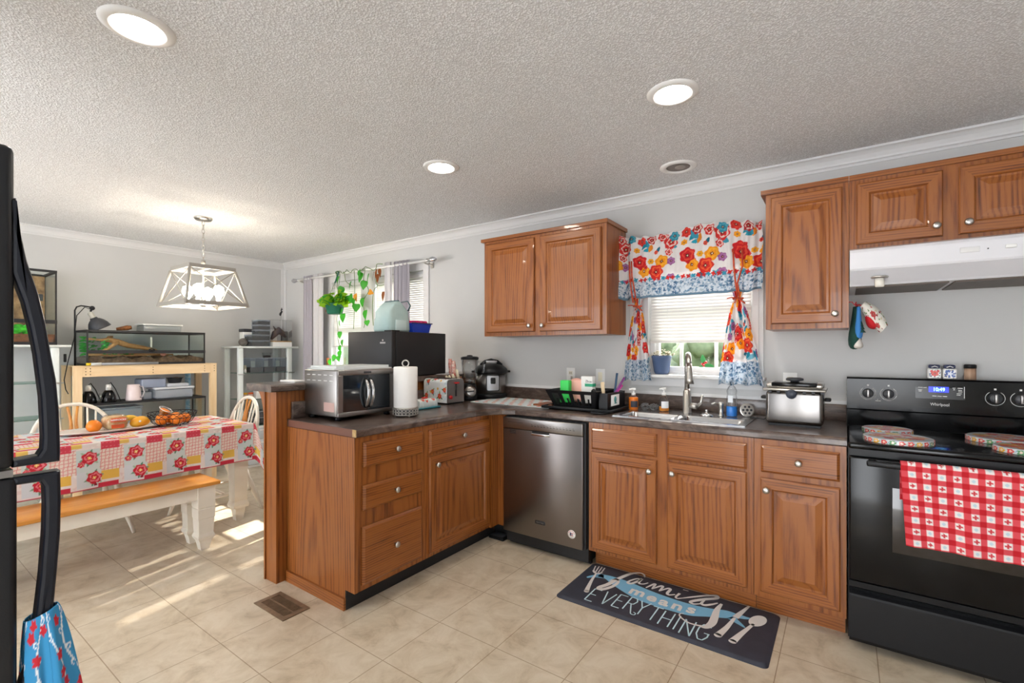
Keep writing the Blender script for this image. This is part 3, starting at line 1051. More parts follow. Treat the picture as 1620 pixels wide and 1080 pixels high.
# faucet
f = thing('kitchen_faucet', 'tall brushed steel pull-down faucet behind the sink', 'faucet', (-0.793, 2.99, RIMZ))
fx, fy = -0.793, 2.99
obj('base', M().lathe([(0.030, 0), (0.030, 0.004), (0.024, 0.010), (0.0235, 0.135), (0.018, 0.140), (0.016, 0.150)], (fx, fy, RIMZ), 20), K['nickel'], f)
arcp = [(fx, fy, 1.06), (fx, fy, 1.19)] + [(fx + 0.022 * (1 - math.cos(a)) * 1.0, fy - 0.062 * (1 - math.cos(a)), 1.205 + 0.072 * math.sin(a)) for a in np.linspace(0.15, PI * 0.93, 14)]
obj('neck', M().tube(arcp, 0.0145, 14), K['nickel'], f)
e = arcp[-1]
obj('spray_head', M().tube([e, (e[0] + 0.004, e[1] - 0.008, e[2] - 0.03), (e[0] + 0.008, e[1] - 0.018, e[2] - 0.09), (e[0] + 0.009, e[1] - 0.020, e[2] - 0.118)], [0.0155, 0.017, 0.020, 0.024], 16), K['nickel'], f)
lv = obj('lever', M().tube([(fx + 0.02, fy - 0.005, 0.962), (fx + 0.062, fy - 0.02, 0.962)], 0.018, 14).tube([(fx + 0.066, fy - 0.02, 0.965), (fx + 0.088, fy - 0.026, 0.985), (fx + 0.097, fy - 0.03, 1.032)], [0.010, 0.008, 0.007], 10), K['nickel'], f)

# dishwasher
d = thing('dishwasher', 'stainless steel dishwasher between the corner cabinet and the sink cabinet', 'dishwasher', (-1.57, 2.9, 0))
obj('body', M().box(-1.868, -1.262, 2.585, 3.16, 0.02, 0.864).box(-1.862, -1.266, 2.560, 2.585, 0.105, 0.860), K['blackmat'], d)
obj('toe_plate', M().box(-1.866, -1.262, 2.618, 2.64, 0.0, 0.095), K['black'], d)
dp = obj('door_panel', M().box(-1.870, -1.281, 2.545, 2.561, 0.100, 0.782, 0, 0.004), K['dw'], d)
cp = obj('control_panel', M().box(-1.870, -1.281, 2.543, 2.561, 0.784, 0.857, 0, 0.004), K['steel'], d)
obj('pocket_handle', M().box(-1.640, -1.513, 2.5438, 2.546, 0.768, 0.783), K['blackmat'], dp)
obj('pull_lip', M().box(-1.644, -1.509, 2.5385, 2.546, 0.754, 0.769, 0, 0.003), K['chrome'], dp)
vt = M()
for k in range(4):
    vt.box(-1.815, -1.768, 2.5440, 2.546, 0.752 + 0.0065 * k, 0.756 + 0.0065 * k)
obj('vent', vt, K['blackmat'], dp)
obj('badge', M().box(-1.617, -1.543, 2.5428, 2.546, 0.195, 0.217, 0, 0.003), K['char'], dp)
text('badge_lettering', 'MAYTAG', 0.015, (-1.580, 2.5424, 0.206), RX, K['steel'], dp, wide=0.9)
K['stk'] = pm('sticker_white', 'F1EFEA', 0.6)
K['navy'] = pm('navy_ink', '2B3360', 0.6)
K['redink'] = pm('red_ink', 'C0282E', 0.6)
st = obj('sticker', M().lathe([(0.026, 2.546), (0.026, 2.5438)], (-1.355, 0, 0.183), 24, 0, 'y'), K['stk'], dp)
sm = M()
for k in range(9):
    a = math.radians(20 + k * 17.5)
    sm.box(-1.355 + 0.020 * math.cos(a) - 0.0018, -1.355 + 0.020 * math.cos(a) + 0.0018, 2.5434, 2.5438, 0.183 + 0.020 * math.sin(a) - 0.002, 0.183 + 0.020 * math.sin(a) + 0.002, 1)
sm.box(-1.366, -1.358, 2.5434, 2.5438, 0.174, 0.194, 0).box(-1.358, -1.345, 2.5434, 2.5438, 0.188, 0.192, 1).box(-1.358, -1.345, 2.5434, 2.5438, 0.181, 0.185, 0).box(-1.358, -1.345, 2.5434, 2.5438, 0.174, 0.178, 1)
obj('sticker_print', sm, [K['navy'], K['redink']], dp)
mk = M()
for k in range(14):
    x = -1.645 + k * 0.023
    mk.box(x, x + 0.012, 2.5425, 2.5432, 0.812, 0.815).box(x, x + 0.006, 2.5425, 2.5432, 0.822, 0.824)
mk.box(-1.83, -1.71, 2.5425, 2.5432, 0.826, 0.828)
obj('button_lettering', mk, K['char'], cp)

# ================================================================== range and hood
r = thing('electric_range', 'black electric range with a checked towel over its oven door', 'stove', (0.39, 2.86, 0))
RX0, RX1 = 0.012, 0.772
obj('body', M().box(RX0, RX1, 2.575, 3.18, 0.03, 0.872).box(RX0 + 0.03, RX1 - 0.03, 2.62, 3.1, 0.0, 0.03), K['black'], r)
obj('cooktop', M().box(RX0, RX1, 2.528, 3.115, 0.872, 0.900, 0, 0.010, 3), K['blackgl'], r)
obj('vent_strip', M().box(RX0 + 0.004, RX1 - 0.004, 2.545, 2.575, 0.842, 0.872), K['black'], r)
od = obj('oven_door', M().box(RX0 + 0.004, RX1 - 0.004, 2.530, 2.574, 0.302, 0.838, 0, 0.006), K['blackgl'], r)
obj('oven_window', M().box(0.162, 0.622, 2.5285, 2.531, 0.455, 0.725, 0, 0.001), pm('oven_window', '2A2522', 0.08, coat=0.5), od)
hb = M().box(0.075, 0.710, 2.480, 2.500, 0.812, 0.836, 0, 0.006)
for x in (0.095, 0.690):
    hb.box(x - 0.012, x + 0.012, 2.495, 2.531, 0.814, 0.834)
obj('handle', hb, K['black'], od)
dr = obj('storage_drawer', M().prism([(2.575, 0.035), (2.540, 0.035), (2.534, 0.050), (2.533, 0.232), (2.537, 0.240), (2.556, 0.248), (2.550, 0.262), (2.537, 0.272), (2.535, 0.297), (2.575, 0.297)], RX0 + 0.004, RX1 - 0.004, 'x'), K['black'], r)
bgp = [(3.185, 0.90), (3.112, 0.90), (3.106, 0.985), (3.097, 0.992), (3.088, 1.150), (3.095, 1.158), (3.185, 1.158)]
bg = obj('control_panel', M().prism(bgp, RX0 - 0.003, RX1 + 0.003, 'x'), K['blackgl'], r)
K['dial'] = pm('dial_grey', '3A3C40', 0.35)
K['ink'] = pm('white_ink', 'D9D9D9', 0.5)


def bgy(z):
    return 3.097 - (z - 0.992) * 0.009 / 0.158


for x in (0.099, 0.183, 0.572, 0.655):
    k_ = obj('dial', M().lathe([(0.024, -0.001), (0.022, -0.016), (0.019, -0.020)], (x, bgy(1.076), 1.076), 24, 0, 'y'), K['dial'], bg)
    obj('pointer', M().box(x - 0.005, x + 0.005, bgy(1.076) - 0.030, bgy(1.076) - 0.018, 1.056, 1.096, 0, 0.002), K['steel'], bg)
    rm = M()
    rm.tube([(x + 0.033 * math.sin(a), bgy(1.076 + 0.033 * math.cos(a)) - 0.001, 1.076 + 0.033 * math.cos(a)) for a in np.linspace(0.6, 2 * PI - 0.6, 26)], 0.0011, 5)
    rm.box(x - 0.004, x + 0.004, bgy(1.118) - 0.001, bgy(1.118), 1.114, 1.122)
    obj('dial_ring', rm, K['ink'], bg)
obj('display', M().box(0.288, 0.470, bgy(1.09) - 0.0015, bgy(1.09) + 0.004, 1.062, 1.128), pm('display_black', '08080A', 0.2), bg)
obj('clock_window', M().box(0.338, 0.412, bgy(1.108) - 0.0025, bgy(1.108), 1.094, 1.122), pm('clock_blue', '0A1030', 0.2, emit=('1328C8', 0.6)), bg)
text('clock_digits', '10:49', 0.024, (0.376, bgy(1.108) - 0.003, 1.108), RX, glow('clock_cyan', '5CD8FF', 2.0), bg, wide=0.85)
text('name_lettering', 'Whirlpool', 0.021, (0.380, bgy(1.032) - 0.001, 1.034), RX, K['ink'], bg, wide=0.8)
for x, z, w_ in [(0.298, 1.115, .018), (0.318, 1.115, .012), (0.298, 1.102, .016), (0.300, 1.096, .012), (0.425, 1.116, .010), (0.443, 1.116, .018), (0.428, 1.108, .006), (0.446, 1.106, .012), (0.446, 1.099, .014),
                 (0.440, 1.090, .018), (0.440, 1.083, .014), (0.352, 1.074, .016), (0.371, 1.074, .016), (0.390, 1.074, .016), (0.130, 1.037, .022), (0.137, 1.044, .004)]:
    obj('panel_lettering', M().box(x, x + w_, bgy(z) - 0.003, bgy(z) - 0.001, z, z + 0.003), K['ink'], bg)
obj('display_edge', M().box(0.466, 0.468, bgy(1.10) - 0.003, bgy(1.10) - 0.001, 1.070, 1.125), K['ink'], bg)

# four printed burner covers
def burner(x, y, rad, label, seed):
    t = thing('burner_cover', label, 'burner cover', (x, y, 0.900), 0, 'flowered burner covers')
    obj('rim', M().lathe([(rad - 0.001, 0.0), (rad + 0.001, 0.003), (rad, 0.016), (rad - 0.006, 0.020)], (x, y, 0.9), 44), K['whitegl'], t)
    cr_ = Canvas(2 * PI * rad, 0.017, 0.0026, 'D5DCDD')
    cr_.speck(int(900 * rad), 0.0035, ['9DB7C9', 'C6CED0', '6E9A86'], seed=seed + 1)
    for k in range(int(2 * PI * rad / 0.030)):
        cr_.disc(k * 0.030 + 0.01, 0.008, 0.0105, ['D8332F', 'E9473F', 'F2B51F', 'D8332F', '4E9455'][(k + seed) % 5], 5, 0.2)
        cr_.disc(k * 0.030 + 0.01, 0.008, 0.0045, 'F3D8C8', 4, 0.2)
    sheet('printed_rim', cr_, lambda U, V: (x + (rad + 0.0016) * np.cos(U / rad), y + (rad + 0.0016) * np.sin(U / rad), 0.9012 + V), K['print_g'], t, 0)
    cv = Canvas(2 * rad, 2 * rad, 0.003, 'DDE3E4')
    cx = rad
    cv.c[:] = hx('CBD3D5')
    cv.speck(160, 0.004, ['9DB7C9', 'C6CED0', 'B7C4B0'], seed=seed)
    for k in range(8):
        a = k * PI / 4 + seed
        u, v = cx + 0.66 * rad * math.cos(a), cx + 0.66 * rad * math.sin(a)
        cv.leaf(u, v, a + 1.8, 0.035, 0.009, '3F8B57'); cv.leaf(u, v, a - 1.6, 0.03, 0.008, '5E9E4C')
        cv.bloom(u, v, 0.030, ['D8332F', 'F2B51F', 'D8332F', 'E8743A'][k % 4], ['B81F2A', 'F7D264', 'F06A55', 'F7C37A'][k % 4])
    cv.bloom(cx, cx, 0.030, 'D33A34', 'F0C0A8')

    def fn(U, V):
        a, b = (U - cx) / rad, (V - cx) / rad
        m_ = np.maximum(np.abs(a), np.abs(b)); h = np.hypot(a, b) + 1e-9
        s = m_ / h * (rad - 0.004)
        return x + a * s, y + b * s, 0.9205 + 0 * U - 0.0 * m_
    sheet('printed_top', cv, fn, K['print_g'], t, 0)


burner(0.168, 2.935, 0.098, 'small flowered burner cover at the back left of the cooktop', 3)
burner(0.190, 2.672, 0.122, 'large flowered burner cover at the front left of the cooktop', 1)
burner(0.572, 2.925, 0.125, 'large flowered burner cover at the back right of the cooktop', 2)
burner(0.590, 2.680, 0.100, 'small flowered burner cover at the front right of the cooktop', 5)

# checked towel over the oven handle
cv = Canvas(0.395, 0.50, 0.003, 'F4EEEC')
s_ = 0.0225
cu = (np.floor(cv.U / s_) % 2 == 0); cw = (np.floor(cv.V / s_) % 2 == 0)
cv.c[cu ^ cw] = hx('E5525C'); cv.c[cu & cw] = hx('CC1524')
for i in range(18):
    for j in range(24):
        if i % 2 and j % 2:
            u, v = (i + 0.5) * s_, (j + 0.5) * s_
            if ((i // 2) + (j // 2)) % 2:
                cv.disc(u, v, 0.006, 'D8404A', 4, 0.55)
            else:
                cv.disc(u, v, 0.006, 'C9DDE6', 4, 0.2)


def towel(U, V):
    # V runs from the short hem behind the handle, over the bar, down the front
    back, over = 0.15, 0.030
    x = 0.185 + U + 0.008 * (V - 0.2) * np.sin(U * 40) + 0.055 * np.clip(V - 0.2, 0, 1) * (1 - U / 0.395)
    a = np.clip((V - back) / over, 0, 1) * PI
    yy = np.where(V < back, 2.5085, np.where(V > back + over, 2.473, 2.4905 + 0.018 * np.cos(a)))
    zz = np.where(V < back, 0.836 - (back - V), np.where(V > back + over, 0.836 - (V - back - over), 0.836 + 0.012 * np.sin(a)))
    fr = np.clip((V - back - over) / 0.3, 0, 1)
    yy = yy - fr * (0.006 + 0.006 * np.sin(U * 34 + 0.6) + 0.004 * np.sin(U * 71))
    zz = zz - fr * 0.02 * np.clip(U / 0.395, 0, 1) * 0
    return x, yy, zz


tw = sheet('dish_towel', cv, towel, K['print'])
tag(tw, 'red and white checked dish towel over the oven door handle', 'towel')
obj('care_tag', M().box(0.545, 0.562, 2.4655, 2.4665, 0.490, 0.520), K['paper'], tw)

# hood
h = thing('range_hood', 'white under-cabinet range hood above the black range', 'range hood', (0.40, 2.95, 1.60))
hp = [(W - 0.002, 1.604), (2.775, 1.604), (2.768, 1.612), (2.702, 1.668), (2.698, 1.676), (2.702, 1.752), (2.712, 1.766), (2.80, 1.7865), (W - 0.002, 1.7865)]
obj('shell', M().prism(hp, 0.019, 0.779, 'x'), K['whitegl'], h)
obj('filter', M().box(0.045, 0.375, 2.80, 3.15, 1.598, 1.604).box(0.395, 0.75, 2.80, 3.15, 1.598, 1.604), pm('filter_grey', '5B5048', 0.5, 0.3), h)
sw = M()
for x in (0.545, 0.635):
    sw.box(x - 0.016, x + 0.016, 2.692, 2.702, 1.712, 1.726, 0, 0.002)
obj('switch', sw, K['white'], h)
obj('nameplate', M().box(0.395, 0.455, 2.6975, 2.7005, 1.708, 1.730, 0, 0.001), pm('nameplate', 'DDDDDD', 0.4), h)
obj('pilot', M().box(0.477, 0.481, 2.6965, 2.7005, 1.715, 1.719), K['black'], h)
lb = obj('lamp_socket', M().lathe([(0.030, 0.0), (0.034, -0.004), (0.030, -0.010)], (0.130, 2.735, 1.640), 20), K['nickel'], h)
obj('jar_light', M().lathe([(0.018, -0.010), (0.018, -0.045), (0.015, -0.050)], (0.130, 2.735, 1.640), 16), pm('ribbed_light', 'E6E2D8', 0.25, bmp=(120, 0.6)), h)


# ================================================================== the fridge at the left edge
f = thing('refrigerator', 'black top-freezer refrigerator at the left edge of the view', 'refrigerator', (-1.62, -0.16, 0))
FX0, FX1 = -2.00, -1.248
obj('body', M().box(FX0, FX1, -0.50, 0.118, 0.05, 1.670, 0, 0.006).box(FX0 + 0.03, FX1 - 0.03, -0.45, 0.10, 0.0, 0.05), K['fridge'], f)
fd = obj('freezer_door', M().box(FX0, FX1, 0.122, 0.180, 1.082, 1.677, 0, 0.012, 3), K['fridge'], f)
rd = obj('fridge_door', M().box(FX0, FX1, 0.122, 0.184, 0.060, 1.066, 0, 0.012, 3), K['fridge'], f)
obj('hinge_strip', M().box(FX0 + 0.01, FX1 - 0.002, 0.120, 0.178, 1.067, 1.080), K['steel'], f)


def handle(poly, parent):
    bm = bmesh.new()
    x0, x1 = -1.290, -1.252
    a = [bm.verts.new((x0, y, z)) for y, z in poly]
    b = [bm.verts.new((x1, y, z)) for y, z in poly]
    n = len(poly)
    bm.faces.new(a[::-1]); bm.faces.new(b)
    for i in range(n):
        bm.faces.new((a[i], a[(i + 1) % n], b[(i + 1) % n], b[i]))
    bmesh.ops.recalc_face_normals(bm, faces=bm.faces)
    bmesh.ops.bevel(bm, geom=[e for e in bm.edges if abs(e.verts[0].co.x - e.verts[1].co.x) < 1e-6], offset=0.006, segments=2, affect='EDGES', profile=0.5)
    m = M(); m.take(bm, 0, False)
    fix(obj('handle', m, K['fridge2'], parent))


K['fridge2'] = pm('handle_black', '191C25', 0.36, bmp=(420, 0.06), spec=0.35)
handle([(0.1772, 1.582), (0.1828, 1.5826), (0.1853, 1.5398), (0.1969, 1.4675), (0.2131, 1.4049), (0.2226, 1.3499), (0.2297, 1.2927), (0.2369, 1.2433), (0.2414, 1.1813), (0.2432, 1.1005), (0.2423, 1.083),
        (0.1780, 1.083), (0.1780, 1.097), (0.2113, 1.0997), (0.2174, 1.1109), (0.2183, 1.1352), (0.2156, 1.2106), (0.2079, 1.2928), (0.2011, 1.3406), (0.1919, 1.3911), (0.1770, 1.4449)], fd)
handle([(0.1780, 1.0495), (0.2148, 1.0488), (0.22, 1.0379), (0.2209, 1.0013), (0.22, 0.9518), (0.2156, 0.8685), (0.2079, 0.7827), (0.1961, 0.7112), (0.1820, 0.647),
        (0.1820, 0.5496), (0.1894, 0.5496), (0.2028, 0.6119), (0.2165, 0.688), (0.2279, 0.7647), (0.2342, 0.8097), (0.2387, 0.8731), (0.2432, 0.9445), (0.2441, 1.0074), (0.2432, 1.065), (0.1780, 1.065)], rd)

# blue towel hung over the lower handle
cv = Canvas(0.42, 0.42, 0.003, '3E9BD0')
g = np.random.default_rng(4)
for k in range(9):
    u = 0.02 + 0.047 * k
    pts = [(u + 0.018 * math.sin(v * 28 + k), v) for v in np.linspace(0, 0.42, 24)]
    for a, b in zip(pts[:-1], pts[1:]):
        cv.line(a[0], a[1], b[0], b[1], 0.0022, 'F2F6F8')
    for i, (a, b) in enumerate(pts[::2]):
        cv.leaf(a, b, 0.8 if i % 2 else 2.4, 0.017, 0.0055, 'F2F6F8')
        cv.leaf(a, b, 0.8 if i % 2 else 2.4, 0.014, 0.0028, '3E9BD0')
for k in range(70):
    cv.disc(g.uniform(0, 0.42), g.uniform(0, 0.42), 0.0105, 'D22B3A', 5, 0.2, k)


def hang(U, V):
    t = U / 0.42 * 2 * PI
    d = 0.42 - V                                   # distance below the handle
    s = np.clip(d / 0.36, 0, 1) ** 0.7
    ry = 0.024 + 0.030 * s + 0.010 * s * np.sin(6 * t + 1)
    rx = 0.026 + 0.020 * s + 0.011 * s * np.sin(7 * t)
    cy = 0.212 + 0.022 * s + 0.006
    return -1.270 + rx * np.cos(t), np.maximum(cy + ry * np.sin(t), 0.1885), 0.795 - d + 0.010 * np.sin(t + 0.5)


tw = sheet('hand_towel', cv, hang, K['print'])
tag(tw, 'blue towel with white vines and red flowers hung on the fridge handle', 'towel')

# ================================================================== on and over the peninsula
t = thing('toaster_oven', 'stainless countertop toaster oven with two glass doors at the peninsula end', 'toaster oven', (-2.425, 1.735, 0.910))
ox0, ox1, oy0, oy1, oz0, oz1 = -2.578, -2.262, 1.545, 1.952, 0.932, 1.190
obj('shell', M().box(ox0, ox1, oy0, oy1, oz0, oz1, 0, 0.006), K['steel'], t)
ft = M()
for x in (ox0 + 0.035, ox1 - 0.035):
    for y in (oy0 + 0.035, oy1 - 0.035):
        ft.lathe([(0.020, 0.9101), (0.018, 0.932)], (x, y, 0), 12)
obj('feet', ft, K['black'], t)
obj('cavity', M().box(ox1 - 0.002, ox1 + 0.004, oy0 + 0.030, oy1 - 0.050, oz0 + 0.025, oz1 - 0.030), pm('oven_dark', '15171B', 0.25), t)
ff = M()
ff.box(ox1, ox1 + 0.014, oy0, oy1, oz1 - 0.030, oz1, 0, 0.003).box(ox1, ox1 + 0.014, oy0, oy1, oz0, oz0 + 0.025, 0, 0.003)
ff.box(ox1, ox1 + 0.014, oy0, oy0 + 0.030, oz0 + 0.0251, oz1 - 0.0301).box(ox1, ox1 + 0.014, oy1 - 0.052, oy1 - 0.022, oz0 + 0.0251, oz1 - 0.0301)
obj('front_frame', ff, K['steel'], t)
obj('key_strip', M().box(ox1, ox1 + 0.012, oy1 - 0.0215, oy1 - 0.001, oz0 + 0.0251, oz1 - 0.0301), K['blackgl'], t)
ymid = (oy0 + 0.030 + oy1 - 0.052) / 2
for a, b, hy in ((oy0 + 0.031, ymid - 0.001, ymid - 0.016), (ymid + 0.001, oy1 - 0.053, ymid + 0.016)):
    gd = obj('glass_door', M().box(ox1 + 0.0045, ox1 + 0.012, a, b, oz0 + 0.0255, oz1 - 0.0305), pm('oven_glass', '20262C', 0.05, coat=0.6), t)
    obj('handle', M().tube([(ox1 + 0.012, hy, oz1 - 0.055), (ox1 + 0.030, hy, oz1 - 0.075), (ox1 + 0.044, hy, oz1 - 0.115), (ox1 + 0.044, hy, oz0 + 0.105), (ox1 + 0.030, hy, oz0 + 0.062), (ox1 + 0.012, hy, oz0 + 0.045)], 0.010, 10), K['chrome'], gd)
sl = M()
for k in range(5):
    for z in (oz1 - 0.030, oz1 - 0.062):
        sl.box(ox0 + 0.030 + k * 0.055, ox0 + 0.060 + k * 0.055, oy0 - 0.0008, oy0 + 0.002, z, z + 0.004)
obj('vent_slots', sl, pm('slot_light', 'DADADA', 0.5), t)
obj('warning_label', M().box(ox1 - 0.120, ox1 - 0.022, oy0 - 0.0006, oy0 + 0.002, oz0 + 0.028, oz0 + 0.078), pm('label_pinkish', 'C3A29B', 0.6), t)
obj('maker_plate', M().box(ox1 + 0.0135, ox1 + 0.0146, ymid - 0.026, ymid + 0.026, oz1 - 0.022, oz1 - 0.010, 0, 0.0004), K['char'], t)

lone('baking_tray', M().prism([(-2.57, 1.560), (-2.575, 1.935), (-2.285, 1.945), (-2.275, 1.60), (-2.30, 1.555)], 1.1905, 1.198).prism([(-2.56, 1.575), (-2.562, 1.925), (-2.30, 1.935), (-2.29, 1.61), (-2.31, 1.575)], 1.198, 1.212),
     pm('tray_pale', 'D9DDDC', 0.35, 0.4), 'pale metal tray lying on top of the toaster oven', 'tray')

# black compact fridge on the bar
t = thing('compact_fridge', 'black compact fridge on the raised counter with a bag and a blue bin on top', 'compact fridge', (-2.78, 2.44, 1.1102), math.radians(5.8))
B = Vector((-2.535 + 2.78, 2.16 - 2.44))
rot = Matrix.Rotation(-math.radians(5.8), 2)
b = rot @ B
bw, bl, bh = 0.43, 0.60, 0.322
x1, y0 = b.x, b.y
obj('cabinet', M().box(x1 - bw, x1, y0 + 0.045, y0 + bl, 0.006, bh, 0, 0.004), K['blackmat'], t, local=True)
dr = obj('door', M().box(x1 - bw, x1, y0, y0 + 0.040, 0.006, bh, 0, 0.006), K['blackmat'], t, local=True)
obj('hinge', M().box(x1 - 0.075, x1 - 0.002, y0 + 0.005, y0 + 0.08, bh + 0.0003, bh + 0.008), K['black'], t, local=True)
lg = obj('emblem', M().box(x1 - 0.110, x1 - 0.060, y0 - 0.001, y0 + 0.002, bh - 0.085, bh - 0.074).lathe([(0.008, y0 + 0.001), (0.006, y0 - 0.001)], (x1 - 0.085, 0, bh - 0.062), 12, 0, 'y'), K['steel'], dr, local=True)
obj('feet', M().box(x1 - bw + 0.17, x1 - 0.05, y0 + 0.06, y0 + 0.1, 0.0003, 0.006).box(x1 - bw + 0.17, x1 - 0.05, y0 + bl - 0.1, y0 + bl - 0.06, 0.0003, 0.006), K['black'], t, local=True)

FT = 1.1102 + 0.3222
# upright cooler bag, pale blue-grey
K['bag'] = pm('bag_cloth', 'B4C8C5', 0.8, var=(5, '9DB6B6'), bmp=(30, 0.4))
K['bag_d'] = pm('bag_dark', '4F6B70', 0.8)
t = thing('cooler_bag', 'upright pale grey-green cooler bag on top of the black compact fridge', 'bag', (-2.74, 2.335, FT))
n0 = M()
rings = [(0.00, 0.105, 0.090, 0), (0.02, 0.112, 0.096, 0), (0.09, 0.108, 0.092, 0.2), (0.105, 0.103, 0.088, 0.5), (0.15, 0.100, 0.086, 0.8), (0.195, 0.056, 0.084, 0.6), (0.226, 0.014, 0.080, 0.2)]
vs, fs = [], []
N = 28
for z, a, b_, w_ in rings:
    for k in range(N):
        q = 2 * PI * k / N
        sx = abs(math.cos(q)) ** 0.38 * math.copysign(1, math.cos(q)); sy = abs(math.sin(q)) ** 0.38 * math.copysign(1, math.sin(q))
        wob = 1 + 0.04 * w_ * math.sin(5 * q + z * 30)
        vs.append((-2.74 + b_ * sx * wob, 2.335 + a * sy * wob, FT + z))
for i in range(len(rings) - 1):
    for k in range(N):
        p, q = i * N + k, i * N + (k + 1) % N
        fs.append((p, q, q + N, p + N))
fs.append(tuple(range(N))[::-1]); fs.append(tuple((len(rings) - 1) * N + k for k in range(N)))
n0.add(vs, fs, 0, True)
fix(obj('pouch', n0, K['bag'], t))
obj('zip', M().tube([(-2.815, 2.335, FT + 0.229), (-2.74, 2.335, FT + 0.231), (-2.665, 2.335, FT + 0.229)], 0.006, 6), K['bag_d'], t)
obj('strap', M().tube([(-2.66, 2.42, FT + 0.16), (-2.645, 2.43, FT + 0.20), (-2.67, 2.425, FT + 0.235), (-2.72, 2.41, FT + 0.228)], 0.008, 8, False, 0, 0.4), K['bag_d'], t)
obj('pocket', M().box(-2.645, -2.639, 2.285, 2.385, FT + 0.012, FT + 0.088, 0, 0.002), pm('bag_light', 'BFD3D4', 0.8), t)

t = thing('storage_bin', 'small bright blue plastic bin on top of the black compact fridge', 'bin', (-2.70, 2.532, FT))
b0, b1 = 0.082, 0.098
vs = []
for z, h_ in ((0, b0), (0.072, b1), (0.072, b1 - 0.006), (0.006, b0 - 0.006)):
    vs += [(-2.70 - h_ * 0.75, 2.532 - h_, FT + z), (-2.70 + h_ * 0.75, 2.532 - h_, FT + z), (-2.70 + h_ * 0.75, 2.532 + h_, FT + z), (-2.70 - h_ * 0.75, 2.532 + h_, FT + z)]
fs = [(3, 2, 1, 0)] + [(i * 4 + k, i * 4 + (k + 1) % 4, i * 4 + 4 + (k + 1) % 4, i * 4 + 4 + k) for i in range(3) for k in range(4)] + [(12, 13, 14, 15)]
fix(obj('tub', M().add(vs, fs), pm('bright_blue', '1C3FB8', 0.4), t))
rl = M()
for sx in (-1, 1):
    rl.box(-2.70 + sx * 0.0755 - 0.004, -2.70 + sx * 0.0755 + 0.004, 2.428, 2.636, FT + 0.068, FT + 0.076)
obj('rim', rl, K['navy'], t)
K['pink'] = pm('magenta_yarn', 'C22A62', 0.85, bmp=(150, 0.5))
for k in range(4):
    y = 2.472 + k * 0.040
    lone('yarn_roll', M().lathe([(0.004, -0.056), (0.020, -0.050), (0.022, 0.0), (0.020, 0.050), (0.004, 0.056)], (-2.70, y, FT + 0.074), 14, 0, 'x'), K['pink'],
         ['magenta roll in the blue bin, nearest the grey bag', 'magenta roll in the blue bin, second from the grey bag', 'magenta roll in the blue bin, third from the grey bag', 'magenta roll in the blue bin, farthest from the grey bag'][k], 'roll', 'magenta rolls in the blue bin')

# paper towel
pc = (-2.137, 1.925)
t = thing('paper_towel_holder', 'white paper towel roll on a patterned metal stand beside the toaster oven', 'paper towel', (pc[0], pc[1], 0.910))
obj('roll', M().lathe([(0.020, 0.966), (0.068, 0.964), (0.070, 0.968), (0.070, 1.198), (0.068, 1.202), (0.020, 1.200)], (pc[0], pc[1], 0), 40), K['paper'], t)
st = obj('rod', M().lathe([(0.005, 0.93), (0.005, 1.205)], (pc[0], pc[1], 0), 10).tube([(pc[0] + 0.019 * math.cos(a) * 0.8, pc[1] + 0.019 * math.cos(a) * 0.6, 1.222 + 0.019 * math.sin(a)) for a in np.linspace(0, 2 * PI, 21)[:-1]], 0.004, 8, True), K['nickel'], t)
bs = M().lathe([(0.073, 0.955), (0.075, 0.963), (0.062, 0.9635)], (pc[0], pc[1], 0), 40)
for k in range(22):
    a = 2 * PI * k / 22
    x, y = pc[0] + 0.0745 * math.cos(a), pc[1] + 0.0745 * math.sin(a)
    for z in (0.930, 0.946):
        q = [(x - math.sin(a) * 0.009 * math.cos(b), y + math.cos(a) * 0.009 * math.cos(b), z + 0.009 * math.sin(b)) for b in np.linspace(0, 2 * PI, 11)[:-1]]
        bs.tube(q, 0.0018, 5, True)
bs.lathe([(0.0725, 0.918), (0.0765, 0.920), (0.0725, 0.923)], (pc[0], pc[1], 0), 40, 0, 'z', True, False)
obj('pierced_stand', bs, K['nickel'], t)
obj('backing', M().lathe([(0.070, 0.921), (0.070, 0.955)], (pc[0], pc[1], 0), 32), pm('stand_inner', '5E5E60', 0.6), t)
for k in range(4):
    a = PI / 4 + k * PI / 2 + 0.4
    obj('foot', M().ball((pc[0] + 0.062 * math.cos(a), pc[1] + 0.062 * math.sin(a), 0.9162), 0.0068, 10, 8), K['nickel'], t)

# butter dish
t = thing('butter_dish', 'small flowered butter dish with a teal base beside the paper towels', 'butter dish', (-2.315, 2.255, 0.910))
obj('base', M().box(-2.370, -2.260, 2.155, 2.355, 0.9103, 0.920, 0, 0.004), pm('teal_base', '12727F', 0.35), t)
cv = Canvas(0.26, 0.16, 0.003, 'DCE8EA')
cv.speck(60, 0.006, ['C4D9DC', 'EEF3F2'], seed=3)
for u, v, q in [(0.05, 0.05, .020), (0.13, 0.10, .017), (0.20, 0.05, .022), (0.235, 0.11, .016), (0.10, 0.03, .014), (0.03, 0.12, .014), (0.165, 0.13, .016)]:
    cv.leaf(u, v, 0.6, 0.03, 0.006, '4B8F6E'); cv.leaf(u, v, 2.6, 0.03, 0.006, '4B8F6E'); cv.bloom(u, v, q, 'D63A30', 'EE7B55')


def dish(U, V):
    a = (V / 0.16) * PI                            # over the loaf from one long side to the other
    q = 0.86 + 0.14 * np.clip(np.minimum(U, 0.26 - U) / 0.03, 0, 1)
    cs, sn = np.cos(a), np.sin(a)
    pw = lambda x: np.sign(x) * np.abs(x) ** 0.45
    return -2.315 + 0.046 * q * pw(cs), 2.172 + U / 0.26 * 0.166, 0.920 + 0.055 * q * pw(sn)


